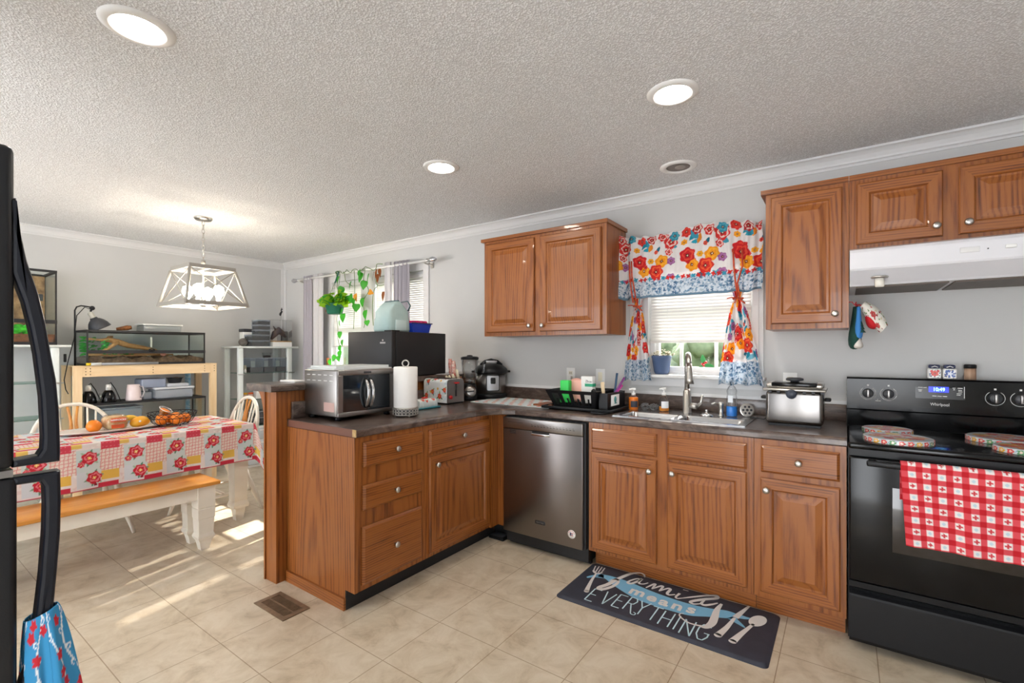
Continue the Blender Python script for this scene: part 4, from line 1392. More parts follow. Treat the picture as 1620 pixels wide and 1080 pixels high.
ld = sheet('lid', cv, dish, K['print_g'], t, 0.004)
obj('lid_ends', M().box(-2.354, -2.276, 2.172, 2.176, 0.9201, 0.962).box(-2.354, -2.276, 2.334, 2.338, 0.9201, 0.962), pm('dish_white', 'DCE8EA', 0.3), t)
kb = obj('knob', M().box(-2.328, -2.302, 2.235, 2.272, 0.9755, 0.984, 0, 0.003), K['red'], t)
obj('yellow_bead', M().ball((-2.312, 2.245, 0.9775), 0.0075, 10, 8), pm('yellow_bead', 'F0B92C', 0.4), t)

# toaster
t = thing('toaster', 'white toaster printed with red flowers, between the butter dish and the knife block', 'toaster', (-2.435, 2.57, 0.910))
TX0, TX1, TY0, TY1, TZ0, TZ1 = -2.560, -2.318, 2.480, 2.662, 0.922, 1.092
cv = Canvas(0.26, 0.522, 0.0019, 'E9EEF0')
cv.speck(50, 0.012, ['D5E3EA', 'F4F5F3'], seed=6)
for u, v, q in [(.03, .03, .022), (.10, .05, .020), (.18, .03, .024), (.235, .06, .02), (.05, .10, .019), (.12, .12, .026), (.21, .13, .022), (.03, .15, .02), (.08, .19, .02), (.16, .19, .02), (.23, .20, .022), (.05, .25, .022), (.14, .27, .022), (.22, .29, .02)]:
    v *= 1.535
    for k in range(3):
        cv.leaf(u, v, q * 150 + k * 2.1, q * 1.7, 0.006, ['4E9E57', '2F7C6A', '7DB05A'][k])
    cv.bloom(u, v, q * 0.85, 'DB3A2E', 'EF6B4C', 'E8A93A')
cv.disc(0.16, 0.10, 0.009, 'F0B838'); cv.disc(0.08, 0.075, 0.009, 'F0B838'); cv.disc(0.19, 0.16, 0.009, 'F0B838')


def wrap(U, V):
    # over the body: front side (-y), top, back side
    d = TY1 - TY0
    hgt = TZ1 - TZ0
    L_ = 2 * hgt + d
    s = V / 0.522 * L_
    r = 0.030
    k = np.clip((s - (hgt - r)) / (r * PI / 2), 0, 1) * PI / 2
    s2 = L_ - s
    k2 = np.clip((s2 - (hgt - r)) / (r * PI / 2), 0, 1) * PI / 2
    Y = np.where(s < hgt - r, TY0, np.where(s < hgt + r, TY0 + r * (1 - np.cos(k)), np.where(s2 > hgt + r, TY0 + r + (s - hgt - r) * (d - 2 * r) / (d - 2 * r), np.where(s2 > hgt - r, TY1 - r * (1 - np.cos(k2)), TY1))))
    Z = np.where(s < hgt - r, TZ0 + s, np.where(s < hgt + r, TZ1 - r + r * np.sin(k), np.where(s2 > hgt + r, TZ1, np.where(s2 > hgt - r, TZ1 - r + r * np.sin(k2), TZ0 + s2))))
    return TX0 + 0.006 + U / 0.26 * (TX1 - TX0 - 0.012), np.clip(Y, TY0, TY1), Z


sheet('printed_shell', cv, wrap, K['print_g'], t, 0.002)
rr = [(TY0 + 0.003, TZ0), (TY1 - 0.003, TZ0), (TY1 - 0.003, TZ1 - 0.032)] + [(TY1 - 0.033 + 0.030 * math.cos(a), TZ1 - 0.033 + 0.030 * math.sin(a)) for a in np.linspace(0, PI / 2, 6)] + [(TY0 + 0.033 - 0.030 * math.sin(a), TZ1 - 0.033 + 0.030 * math.cos(a)) for a in np.linspace(0, PI / 2, 6)]
fix(obj('end_plate', M().prism(rr, TX1 - 0.006, TX1, 'x').prism(rr, TX0, TX0 + 0.006, 'x'), K['steel'], t))
obj('plinth', M().box(TX0 + 0.01, TX1 - 0.004, TY0 + 0.008, TY1 - 0.008, 0.9103, 0.9215), K['black'], t)
obj('bread_slots', M().box(TX0 + 0.03, TX1 - 0.03, TY0 + 0.045, TY0 + 0.075, TZ1 - 0.004, TZ1 + 0.0025).box(TX0 + 0.03, TX1 - 0.03, TY1 - 0.075, TY1 - 0.045, TZ1 - 0.004, TZ1 + 0.0025), K['blackmat'], t)
obj('lever_slot', M().box(TX1 - 0.001, TX1 + 0.001, 2.562, 2.580, 0.965, 1.070), K['blackmat'], t)
obj('lever', M().box(TX1, TX1 + 0.018, 2.550, 2.592, 1.058, 1.068, 0, 0.003), K['red'], t)
obj('dial', M().lathe([(0.014, 0.0), (0.013, 0.014)], (TX1, 2.510, 0.962), 16, 0, 'x'), K['red'], t)

# knife block
t = thing('knife_block', 'wooden knife block with flowered handles, between the toaster and the blender', 'knife block', (-2.470, 2.752, 0.910))
obj('block', M().prism([(2.690, 0.9102), (2.790, 0.9102), (2.800, 1.095), (2.700, 1.045)], -2.562, -2.462, 'x'), pm('block_wood', '9A5B2E', 0.5, var=(8, '7E4521'), stretch=(6, 6, 1)), t)
K['handle_p'] = pm('handle_print', 'EFE6DA', 0.5, var=(38, 'C7402F'))
K['handle_s'] = pm('handle_cream', 'EFE4C9', 0.5)
for x, y, z, l, r_, k in [(-2.540, 2.775, 1.078, 0.155, 0.019, 'handle_p'), (-2.502, 2.770, 1.077, 0.140, 0.019, 'handle_p'), (-2.474, 2.778, 1.079, 0.070, 0.012, 'handle_s'), (-2.476, 2.735, 1.062, 0.055, 0.012, 'handle_s'), (-2.502, 2.722, 1.056, 0.050, 0.011, 'handle_s'), (-2.535, 2.725, 1.057, 0.045, 0.011, 'handle_s')]:
    hd = obj('knife_handle', M().tube([(x, y, z - 0.008), (x, y - 0.012, z + l * 0.3), (x, y - 0.022, z + l * 0.75), (x, y - 0.026, z + l)], [r_ * 0.75, r_, r_ * 0.95, r_ * 0.7], 10), K[k], t)

# blender
bc = (-2.402, 2.824)
t = thing('blender', 'black-based blender with a glass jar, beside the knife block', 'blender', (bc[0], bc[1], 0.910), math.radians(42))
obj('base', M().lathe([(0.062, 0.0003), (0.064, 0.02), (0.060, 0.06), (0.052, 0.11), (0.048, 0.130), (0.030, 0.134)], (0, 0, 0), 28), K['black'], t, local=True)
obj('badge', M().lathe([(0.045, 0.006), (0.043, 0.0), (0.02, -0.004)], (0.004, -0.079, 0.075), 24, 0, 'y').xf(Matrix.Translation((0.0, -0.060, 0.074)) @ Matrix.Rotation(math.radians(-14), 4, 'X') @ Matrix.Translation((0.0, 0.079, -0.075))), K['steel'], t, local=True)
obj('badge_stripe', M().box(-0.040, 0.040, -0.0675, -0.066, 0.068, 0.078).xf(Matrix.Rotation(math.radians(-6), 4, 'Y')), K['black'], t, local=True)
obj('jar', M().lathe([(0.045, 0.136), (0.046, 0.16), (0.060, 0.23), (0.068, 0.318), (0.065, 0.318), (0.057, 0.23), (0.043, 0.162), (0.040, 0.14)], (0, 0, 0), 24), K['acryl'], t, local=True)
obj('blades', M().box(-0.030, 0.030, -0.004, 0.004, 0.150, 0.153).box(-0.004, 0.004, -0.028, 0.028, 0.155, 0.158).lathe([(0.010, 0.136), (0.008, 0.156)], (0, 0, 0), 10), K['steel'], t, local=True)
obj('lid', M().lathe([(0.070, 0.3185), (0.071, 0.335), (0.055, 0.342), (0.024, 0.344), (0.022, 0.352), (0.005, 0.354)], (0, 0, 0), 28), K['black'], t, local=True)
obj('handle', M().tube([(0.064, 0, 0.300), (0.098, 0, 0.300), (0.112, 0, 0.275), (0.106, 0, 0.225), (0.080, 0, 0.175), (0.048, 0, 0.162)], 0.010, 8, False, 0, 0.7), K['acryl'], t, local=True)

# pressure cooker
ic = (-2.366, 3.047)
t = thing('pressure_cooker', 'steel electric pressure cooker with a black domed lid in the counter corner', 'pressure cooker', (ic[0], ic[1], 0.9165), math.radians(46))
obj('base', M().lathe([(0.120, 0.0003), (0.128, 0.006), (0.128, 0.030), (0.122, 0.036)], (0, 0, 0), 40), K['black'], t, local=True)
obj('pot', M().lathe([(0.121, 0.0365), (0.121, 0.195)], (0, 0, 0), 44), K['steel'], t, local=True)
ld = obj('lid', M().lathe([(0.126, 0.196), (0.138, 0.204), (0.138, 0.222), (0.126, 0.240), (0.100, 0.262), (0.060, 0.276), (0.010, 0.280)], (0, 0, 0), 44), K['black'], t, local=True)
obj('lid_handle', M().tube([(-0.085, -0.02, 0.262), (-0.05, -0.02, 0.292), (0, -0.02, 0.304), (0.05, -0.02, 0.292), (0.085, -0.02, 0.262)], 0.015, 10), K['black'], t, local=True)
obj('lid_plate', M().box(-0.045, 0.045, -0.046, -0.034, 0.283, 0.300, 0, 0.004), pm('plate_silver', 'B9BAC0', 0.35, 0.5), t, local=True)
obj('side_handle', M().box(-0.158, -0.130, -0.030, 0.030, 0.203, 0.220, 0, 0.005).box(0.130, 0.158, -0.030, 0.030, 0.203, 0.220, 0, 0.005), K['black'], t, local=True)


def panel(name, w_, z0, z1, off, mat, x0=0.0):
    R_ = 0.1215 + off
    m = M()
    n = 14
    vs, fs = [], []
    for i in range(n + 1):
        a = (x0 - w_ / 2 + w_ * i / n) / R_
        e = 0.0 if 0 < i < n else 0.006
        for z in (z0 + e, z1 - e):
            vs.append((R_ * math.sin(a), -R_ * math.cos(a), z))
    fs = [(2 * i, 2 * i + 2, 2 * i + 3, 2 * i + 1) for i in range(n)]
    vs2 = [(x * (R_ - 0.004) / R_, y * (R_ - 0.004) / R_, z) for x, y, z in vs]
    o = len(vs)
    fs2 = [tuple(o + q for q in f_[::-1]) for f_ in fs] + [(2 * i + 1, 2 * i + 3, o + 2 * i + 3, o + 2 * i + 1) for i in range(n)] + [(2 * i + 2, 2 * i, o + 2 * i, o + 2 * i + 2) for i in range(n)]
    m.add(vs + vs2, fs + fs2 + [(0, 1, o + 1, o), (2 * n + 1, 2 * n, o + 2 * n, o + 2 * n + 1)])
    return obj(name, m, mat, t, local=True)


panel('panel_surround', 0.112, 0.060, 0.188, 0.003, K['black'])
panel('control_panel', 0.098, 0.066, 0.182, 0.005, pm('panel_silver', 'AEB0B4', 0.4, 0.3))
panel('display', 0.040, 0.118, 0.166, 0.0065, K['blackgl'])

# printed drying mat with a small board
cv = Canvas(0.68, 0.41, 0.005, 'E4ECEE')
cv.speck(70, 0.012, ['C9DDE4', 'D5E4DF', 'F2F4F0'], seed=9)
for i in range(9):
    for j in range(6):
        u, v = 0.04 + i * 0.078 + (j % 2) * 0.035, 0.03 + j * 0.072
        cv.leaf(u, v, 0.5 + i, 0.034, 0.007, '8FB8A0'); cv.bloom(u, v, 0.017, ['E0533A', 'D8452F', 'F08A5A'][(i + j) % 3], 'F2A078', 'B8342A')
dm = sheet('drying_mat', cv, lambda U, V: (-2.30 + U, 2.712 + V, 0.9158 + 0 * U), K['print'], None, 0.005)
tag(dm, 'white drying mat with orange-red flowers on the corner worktop', 'drying mat')
lone('cutting_board', M().box(-1.775, -1.628, 2.765, 2.800, 0.9163, 0.929, 0, 0.003).box(-1.775, -1.668, 2.802, 2.960, 0.9163, 0.927, 0, 0.003), pm('board_brown', '9A5A38', 0.5, var=(9, '7C4428'), stretch=(1, 8, 8)),
     'small brown wooden board lying on the flowered mat beside the dish rack', 'cutting board')

# ================================================================== dish rack and what stands in it
t = thing('dish_rack', 'black plastic dish rack on a tray left of the sink', 'dish rack', (-1.42, 2.88, 0.910))
tr = M().box(-1.662, -1.165, 2.690, 3.060, 0.9162, 0.922, 0, 0.002)
for a in ((-1.662, -1.165, 2.690, 2.700), (-1.662, -1.165, 3.050, 3.060), (-1.662, -1.652, 2.700, 3.050), (-1.175, -1.165, 2.700, 3.050)):
    tr.box(a[0], a[1], a[2], a[3], 0.9162, 0.934, 0, 0.003)
tr.prism([(-1.30, 2.70), (-1.19, 2.70), (-1.165, 2.66), (-1.185, 2.625), (-1.27, 2.63)], 0.9162, 0.921)
obj('tray', tr, K['black'], t)
rk = M()
bx0, bx1, by0, by1 = -1.590, -1.285, 2.740, 3.010
tx0, tx1, ty0, ty1 = -1.640, -1.270, 2.705, 3.040
ZR0, ZR1 = 0.928, 1.038


def wallpt(u, w_, side):
    if side == 'f':
        return (tx0 + (tx1 - tx0) * u) * w_ + (bx0 + (bx1 - bx0) * u) * (1 - w_), ty0 * w_ + by0 * (1 - w_)
    return (tx0 + (tx1 - tx0) * u) * w_ + (bx0 + (bx1 - bx0) * u) * (1 - w_), ty1 * w_ + by1 * (1 - w_)


def slat(u0, u1, z0, z1, side):
    w0, w1 = (z0 - ZR0) / (ZR1 - ZR0), (z1 - ZR0) / (ZR1 - ZR0)
    a, b_, c_, d_ = wallpt(u0, w0, side), wallpt(u1, w0, side), wallpt(u1, w1, side), wallpt(u0, w1, side)
    s_ = 0.005 if side == 'f' else -0.005
    q = [(a[0], a[1], z0), (b_[0], b_[1], z0), (c_[0], c_[1], z1), (d_[0], d_[1], z1)]
    q += [(p[0], p[1] + s_, p[2]) for p in q]
    rk.add(q, [(0, 1, 2, 3), (7, 6, 5, 4), (0, 4, 5, 1), (2, 6, 7, 3), (1, 5, 6, 2), (0, 3, 7, 4)])


for side in 'fb':
    slat(0, 1, ZR1 - 0.022, ZR1, side)
    slat(0, 1, ZR0, ZR0 + 0.016, side)
    for k in range(5):
        u = [0.0, 0.235, 0.46, 0.69, 0.90][k]
        slat(u, u + [0.10, 0.075, 0.075, 0.075, 0.10][k], ZR0 + 0.016, ZR1 - 0.022, side)
    for k in range(4):
        u = [0.145, 0.375, 0.60, 0.82][k] + 0.008
        slat(u, u + 0.030, ZR0 + 0.016, ZR0 + 0.060, side)
for x0_, x1_ in ((bx0, tx0), (bx1, tx1)):
    sg = 1 if x0_ < -1.5 else -1
    rk.add([(x0_, by0, ZR0), (x0_, by1, ZR0), (x1_, ty1, ZR1), (x1_, ty0, ZR1), (x0_ + sg * .005, by0, ZR0), (x0_ + sg * .005, by1, ZR0), (x1_ + sg * .005, ty1, ZR1), (x1_ + sg * .005, ty0, ZR1)],
           [(0, 1, 2, 3), (7, 6, 5, 4), (0, 4, 5, 1), (2, 6, 7, 3), (1, 5, 6, 2), (0, 3, 7, 4)])
rk.box(bx0, bx1, by0, by1, ZR0 - 0.004, ZR0)
for k in range(9):
    x = bx0 + 0.03 + k * 0.03
    rk.box(x - 0.002, x + 0.002, by0 + 0.02, by1 - 0.02, ZR0, ZR0 + 0.02)
for x in (bx0 + 0.03, bx1 - 0.03):
    for y in (by0 + 0.03, by1 - 0.03):
        rk.box(x - 0.008, x + 0.008, y - 0.008, y + 0.008, 0.922, ZR0 - 0.004)
fix(obj('basket', rk, K['black'], t))
cd = M().box(-1.268, -1.262, 2.745, 3.03, 0.926, 1.030).box(-1.216, -1.210, 2.745, 3.03, 0.926, 1.030).box(-1.262, -1.216, 2.745, 2.751, 0.926, 1.030).box(-1.262, -1.216, 3.024, 3.03, 0.926, 1.030).box(-1.262, -1.216, 2.751, 3.024, 0.923, 0.930)
obj('cutlery_cup', cd, K['black'], t)
obj('picture_label', M().box(-1.2098, -1.2086, 2.80, 2.93, 0.945, 1.015), K['paper'], t)
obj('label_print', M().lathe([(0.021, -1.2086), (0.017, -1.2080)], (0, 2.865, 0.984), 14, 0, 'x').box(-1.2086, -1.2080, 2.85, 2.89, 0.957, 0.964), pm('label_teal', '5BA7A8', 0.6), t)
lone('green_tub', M().box(-1.572, -1.505, 2.785, 2.830, 0.9485, 1.098, 0, 0.006), pm('bright_green', '35D65C', 0.45), 'bright green plastic tub standing in the dish rack', 'tub')
K['peach'] = pm('peach_plastic', 'F0B6A6', 0.5)
lone('pink_plate', M().lathe([(0.060, -0.004), (0.082, 0.004), (0.080, 0.007), (0.055, 0.0), (0.005, -0.001)], (-1.475, 2.84, 1.0315), 28, 0, 'y'), K['peach'], 'pale pink plate standing on edge in the dish rack', 'plate')
t = thing('white_carton', 'tall white carton with a green stripe standing in the dish rack', 'carton', (-1.398, 2.86, 0.949))
obj('carton', M().box(-1.440, -1.355, 2.835, 2.885, 0.9485, 1.128, 0, 0.005), K['white'], t)
obj('stripe', M().box(-1.411, -1.3545, 2.8345, 2.8852, 1.060, 1.080), pm('carton_green', '2FA77E', 0.5), t)
text('carton_lettering', 'Zhou', 0.024, (-1.383, 2.8342, 1.094), RX, K['black'], t, wide=0.9)
lone('black_ladle', M().ball((-1.330, 2.80, 1.030), (0.018, 0.014, 0.020), 16, 10).tube([(-1.330, 2.805, 1.02), (-1.335, 2.85, 0.952)], 0.005, 6), K['black'], 'round black ladle head at the end of the dish rack', 'ladle')
lone('white_cup', M().lathe([(0.024, 0.9485), (0.030, 1.020), (0.027, 1.020), (0.022, 0.953)], (-1.318, 2.90, 0), 20), K['white'], 'small white cup behind the black ladle in the dish rack', 'cup')


def stick(name, a, b, r0, r1, h, label, cat, flat=None):
    return lone(name, M().tube([a, tuple((Vector(a) * 0.5 + Vector(b) * 0.5)), b], [r0, (r0 + r1) / 2, r1], 8, False, 0, flat), pm('tool_' + name, h, 0.5), label, cat)


stick('wooden_spatula', (-1.245, 2.785, 0.9308), (-1.257, 2.772, 1.098), 0.009, 0.013, 'D9C4A2', 'pale wooden spatula in the cutlery cup of the dish rack', 'spatula')
stick('blue_brush', (-1.240, 2.90, 0.9308), (-1.226, 2.935, 1.150), 0.007, 0.008, '2B4C6B', 'dark blue brush handle in the cutlery cup, tallest of its tools', 'brush')
stick('purple_spoon', (-1.247, 2.80, 0.9308), (-1.196, 2.985, 1.118), 0.006, 0.007, '8A3C8C', 'purple spoon handle leaning from the cutlery cup', 'spoon')
stick('pink_spoon', (-1.250, 2.775, 0.9308), (-1.205, 2.965, 1.068), 0.006, 0.009, 'DB3FA6', 'bright pink spoon handle leaning lowest from the cutlery cup', 'spoon')

# ================================================================== round the sink
def pump(x, y, z, r, hb, liquid, level, label, lab, top='F0F0EE'):
    t = thing('soap_dispenser', label, 'soap bottle', (x, y, z))
    obj('bottle', M().lathe([(r * 0.9, 0.0003), (r, 0.006), (r, hb * 0.7), (r * 0.75, hb * 0.86), (r * 0.36, hb)], (x, y, z), 22), K['acryl'], t)
    obj('soap', M().lathe([(r * 0.86, 0.003), (r * 0.94, 0.008), (r * 0.94, level * 0.9), (r * 0.9, level)], (x, y, z), 22), liquid, t)
    obj('pump', M().lathe([(r * 0.42, hb - 0.004), (r * 0.42, hb + 0.012), (0.005, hb + 0.013), (0.005, hb + 0.030), (0.014, hb + 0.031), (0.014, hb + 0.044)], (x, y, z), 16).tube([(x, y, z + hb + 0.038), (x - 0.02, y - 0.022, z + hb + 0.036)], 0.006, 8), pm('pump_white', top, 0.4), t)
    if lab:
        m = M()
        n = 10
        for i in range(n):
            a0, a1 = [-PI / 2 + 0.55 + (q / n - 0.5) * 1.5 for q in (i, i + 1)]
            R_ = r + 0.0006
            m.add([(x + R_ * math.cos(q), y + R_ * math.sin(q), zz) for q, zz in ((a0, z + hb * 0.22), (a1, z + hb * 0.22), (a1, z + hb * 0.62), (a0, z + hb * 0.62))], [(0, 1, 2, 3)])
        obj('label', m, lab, t)
    return t


pump(-1.128, 2.972, 0.910, 0.032, 0.100, pm('orange_soap', 'F0821E', 0.15), 0.085, 'orange hand soap pump bottle left of the sink', pm('label_dark', '2B2F3C', 0.5))
pump(-0.935, 2.990, RIMZ, 0.032, 0.105, pm('amber_soap', 'D98A2C', 0.15), 0.030, 'nearly empty clear soap pump bottle with a white round label', pm('label_pale', 'E5E8EC', 0.5))
g = np.random.default_rng(8)
for k, (x, lb_) in enumerate([(-1.060, 'wiry grey steel scourer nearer the orange soap'), (-1.000, 'wiry grey steel scourer nearer the faucet')]):
    m = M()
    for _ in range(46):
        d = Vector(g.normal(size=3)).normalized() * 0.018
        q = [(x + d.x * 1.3 + 0.009 * math.cos(a) * g.uniform(0.6, 1), 3.000 + d.y + 0.009 * math.sin(a), max(RIMZ + 0.0018, RIMZ + 0.020 + d.z * 0.95 + 0.006 * math.sin(a + d.x * 99))) for a in np.linspace(0, 2 * PI, 9)[:-1]]
        m.tube(q, 0.0014, 4, True)
    lone('steel_scourer', m, pm('scourer_grey', '8E8F92', 0.3, 0.9), lb_, 'scourer', 'steel scourers behind the sink')
lone('sink_strainer', M().lathe([(0.038, 0.0003), (0.040, 0.004), (0.030, 0.010), (0.016, 0.013), (0.008, 0.016), (0.006, 0.026), (0.010, 0.030), (0.008, 0.036), (0.002, 0.037)], (-0.665, 2.925, RIMZ), 26), K['chrome'],
     'round metal sink strainer with a knob on the sink deck', 'strainer')
lone('soap_pump', M().lathe([(0.018, 0.0003), (0.018, 0.004), (0.012, 0.008), (0.012, 0.060), (0.015, 0.062), (0.015, 0.078), (0.010, 0.082)], (-0.592, 2.962, RIMZ), 18).tube([(-0.592, 2.962, RIMZ + 0.070), (-0.625, 2.945, RIMZ + 0.076), (-0.642, 2.937, RIMZ + 0.070)], [0.006, 0.005, 0.004], 8), K['nickel'],
     'built-in steel soap pump on the sink deck', 'soap pump')
t = thing('dish_soap_bottle', 'clear bottle with a little blue dish soap right of the faucet', 'soap bottle', (-0.537, 2.975, RIMZ))
obj('bottle', M().lathe([(0.028, 0.0003), (0.031, 0.006), (0.030, 0.10), (0.026, 0.128), (0.029, 0.150), (0.020, 0.172), (0.011, 0.180), (0.011, 0.20)], (-0.537, 2.975, RIMZ), 22), K['acryl'], t)
obj('soap', M().lathe([(0.026, 0.003), (0.029, 0.008), (0.0285, 0.058), (0.027, 0.060)], (-0.537, 2.975, RIMZ), 22), pm('blue_soap', '2F86E0', 0.15), t)
obj('label', M().box(-0.552, -0.526, 2.9435, 2.9445, RIMZ + 0.085, RIMZ + 0.125, 0, 0.0004), pm('label_grey', 'D7DCE2', 0.5), t)
t = thing('drain_cover', 'round silver drain cover standing on edge beside the steel fryer', 'drain cover', (-0.462, 3.010, RIMZ))
tm = Matrix.Translation((-0.462, 3.012, RIMZ + 0.0395)) @ Matrix.Rotation(math.radians(22), 4, 'Z') @ Matrix.Rotation(math.radians(-12), 4, 'X')
obj('disc', M().lathe([(0.034, -0.003), (0.0385, -0.002), (0.0385, 0.002), (0.034, 0.003)], (0, 0, 0), 30, 0, 'y', False).xf(tm), K['nickel'], t)
hm = M()
for a in range(6):
    hm.lathe([(0.0065, -0.0042), (0.0065, -0.0030)], (0.021 * math.cos(a * PI / 3), 0, 0.021 * math.sin(a * PI / 3)), 12, 0, 'y')
obj('holes', hm.lathe([(0.0075, -0.0042), (0.0075, -0.0030)], (0, 0, 0), 12, 0, 'y').xf(tm), K['char'], t)

# deep fryer
t = thing('deep_fryer', 'boxy stainless steel deep fryer on the worktop beside the range', 'deep fryer', (-0.212, 2.89, 0.910))
obj('body', M().box(-0.340, -0.086, 2.785, 3.000, 0.922, 1.090, 0, 0.018, 4), steel('fryer_steel', '7D7A78', 0.24, (90, 90, 2)), t)
obj('plinth', M().box(-0.328, -0.098, 2.795, 2.990, 0.9103, 0.922), K['black'], t)
obj('rim', M().box(-0.352, -0.074, 2.776, 3.008, 1.090, 1.104, 0, 0.006), K['nickel'], t)
lid = obj('lid', M().box(-0.340, -0.086, 2.800, 3.000, 1.104, 1.132, 0, 0.012, 3), K['nickel'], t)
obj('window', M().box(-0.315, -0.112, 2.797, 2.930, 1.112, 1.134, 0, 0.006), K['blackgl'], lid)
obj('lid_knob', M().lathe([(0.020, 1.134), (0.020, 1.140), (0.040, 1.144), (0.040, 1.154), (0.030, 1.158)], (-0.213, 2.850, 0), 22), K['char'], lid)
obj('dial', M().lathe([(0.024, 2.776), (0.024, 2.764), (0.020, 2.758)], (-0.222, 0, 1.078), 22, 0, 'y'), pm('dial_blue_grey', '343A48', 0.4), t)
hk = M()
for k in range(7):
    x = -0.325 + k * 0.038
    hk.box(x, x + 0.014, 2.774, 2.780, 1.083, 1.091)
obj('rim_notches', hk, K['char'], t)
obj('side_handle', M().box(-0.372, -0.340, 2.86, 2.93, 1.040, 1.056, 0, 0.006).box(-0.086, -0.056, 2.86, 2.93, 1.040, 1.056, 0, 0.006), K['black'], t)
cb = M().tube([(-0.34, 2.965, 0.935), (-0.37, 2.975, 0.9145), (-0.42, 2.968, 0.9185), (-0.44, 2.965, 0.9185)], 0.003, 6)
obj('cord', cb, K['black'], t)

# mitts on a hook at the cabinet side
t = thing('oven_mitt', 'green and blue snowman oven mitt hanging beside the tall wall cabinet', 'oven mitt', (0.042, 2.93, 1.305))


def mitt(m, c, w_, d_, h_, lean, mi=0):
    rings = [(0.0, 0.25), (0.03, 0.70), (0.10, 1.0), (0.22, 1.12), (0.38, 1.05), (0.6, 0.80), (0.85, 0.60), (1.0, 0.50)]
    vs, fs = [], []
    N = 18
    for q, s_ in rings:
        for k in range(N):
            a = 2 * PI * k / N
            vs.append((c[0] + lean[0] * (1 - q) + w_ * s_ * math.cos(a), c[1] + lean[1] * (1 - q) + d_ * s_ * math.sin(a), c[2] + h_ * q))
    for i in range(len(rings) - 1):
        for k in range(N):
            p, q = i * N + k, i * N + (k + 1) % N
            fs.append((p, q, q + N, p + N))
    fs += [tuple(range(N))[::-1], tuple((len(rings) - 1) * N + k for k in range(N))]
    return m.add(vs, fs, mi, True)


K['mitt_g'] = pm('mitt_green', '17453A', 0.9, var=(40, '0F3A35'))
K['mitt_b'] = pm('mitt_blue', '3F86CE', 0.9)
obj('palm', mitt(M(), (0.046, 2.95, 1.305), 0.025, 0.056, 0.215, (-0.006, 0.0)), K['mitt_g'], t)
obj('blue_face', mitt(M(), (0.056, 2.938, 1.352), 0.018, 0.050, 0.165, (-0.002, 0.0)), K['mitt_b'], t)
obj('snowman', mitt(M(), (0.054, 2.926, 1.309), 0.019, 0.042, 0.060, (0, 0)), pm('snow_white', 'D8D2CC', 0.9), t)
tm = M()
for z, w_ in ((1.388, 0.032), (1.404, 0.024), (1.419, 0.016)):
    tm.lathe([(w_ * 0.62, 0.0), (0.003, 0.024)], (0.066, 2.906, z), 12)
obj('fir_tree', tm, K['mitt_g'], t)
obj('hook', M().tube([(0.0162, 2.95, 1.545), (0.030, 2.95, 1.545), (0.040, 2.95, 1.53), (0.048, 2.95, 1.545)], 0.003, 6).tube([(0.046, 2.95, 1.520), (0.043, 2.945, 1.535), (0.050, 2.955, 1.535), (0.048, 2.95, 1.520)], 0.003, 6), K['red'], t)
t = thing('oven_mitt', 'white flowered oven mitt with a red lining, right of the snowman mitt', 'oven mitt', (0.10, 2.93, 1.40))
cv = Canvas(0.16, 0.17, 0.003, 'EDE9DF')
cv.speck(46, 0.006, ['B8433F', '6C8A5A', '8E2F3C', 'D7C9A6', '7D9A6A'], seed=12)
cv.bloom(0.08, 0.10, 0.02, 'B8333A', 'D96A64'); cv.bloom(0.05, 0.04, 0.017, 'B8333A', 'D96A64')


def fold(U, V):
    # a curved flap falling away from the hook, down and to the right
    a = (U / 0.16 - 0.5) * 2.4
    q = V / 0.17
    w_ = 0.022 + 0.018 * np.sin(PI * np.clip(q * 0.9 + 0.1, 0, 1))
    x = 0.062 + 0.085 * (1 - q) ** 0.8 + w_ * np.sin(a) * 0.6 + 0.010
    return x, 2.945 + 0.004 - 0.036 * np.cos(a) - 0.004, 1.404 + 0.125 * q + w_ * np.sin(a) * 0.75


sheet('outer_cloth', cv, fold, K['print'], t, 0.006)
obj('red_lining', mitt(M(), (0.084, 2.945, 1.405), 0.020, 0.034, 0.110, (0.034, 0.0)), pm('lining_red', 'C21420', 0.8), t)
obj('loop', M().tube([(0.049, 2.950, 1.524), (0.058, 2.948, 1.530), (0.075, 2.945, 1.522)], 0.004, 6), K['red'], t)

# shakers on top of the range back
t = thing('spice_jar', 'little white jar with a red flower on the range back panel', 'jar', (0.364, 3.140, 1.158), 0, 'small jars on the range')


def shaker(x, print_c, label, t):
    obj('jar', M().box(x - 0.026, x + 0.026, 3.114, 3.166, 1.1585, 1.210, 0, 0.008), K['white'], t)
    cv = Canvas(0.044, 0.042, 0.002, 'F0F0F0')
    cv.speck(40, 0.0024, ['2A3150', '3A4470'], seed=3)
    if print_c == 'r':
        cv.bloom(0.022, 0.022, 0.014, 'D2302F', 'E8685A'); cv.disc(0.010, 0.033, 0.006, 'D2302F'); cv.disc(0.034, 0.034, 0.006, 'C82A34')
    else:
        cv.disc(0.022, 0.022, 0.016, '3E5FA8', 7, 0.3); cv.disc(0.022, 0.022, 0.009, 'E3EAF5', 5, 0.3); cv.disc(0.010, 0.034, 0.006, '3E5FA8'); cv.disc(0.036, 0.010, 0.006, '3E5FA8')
    sheet('picture', cv, lambda U, V: (x - 0.022 + U, 3.1135 + 0 * U, 1.1635 + V), K['print_g'], t, 0.0004)
    obj('lid', M().box(x - 0.022, x + 0.022, 3.118, 3.162, 1.210, 1.229, 0, 0.007), pm('jar_navy', '2E3556', 0.35), t)
    obj('clasp', M().tube([(x - 0.012, 3.117, 1.216), (x, 3.114, 1.222), (x + 0.012, 3.117, 1.216)], 0.0025, 6), K['white'], t)


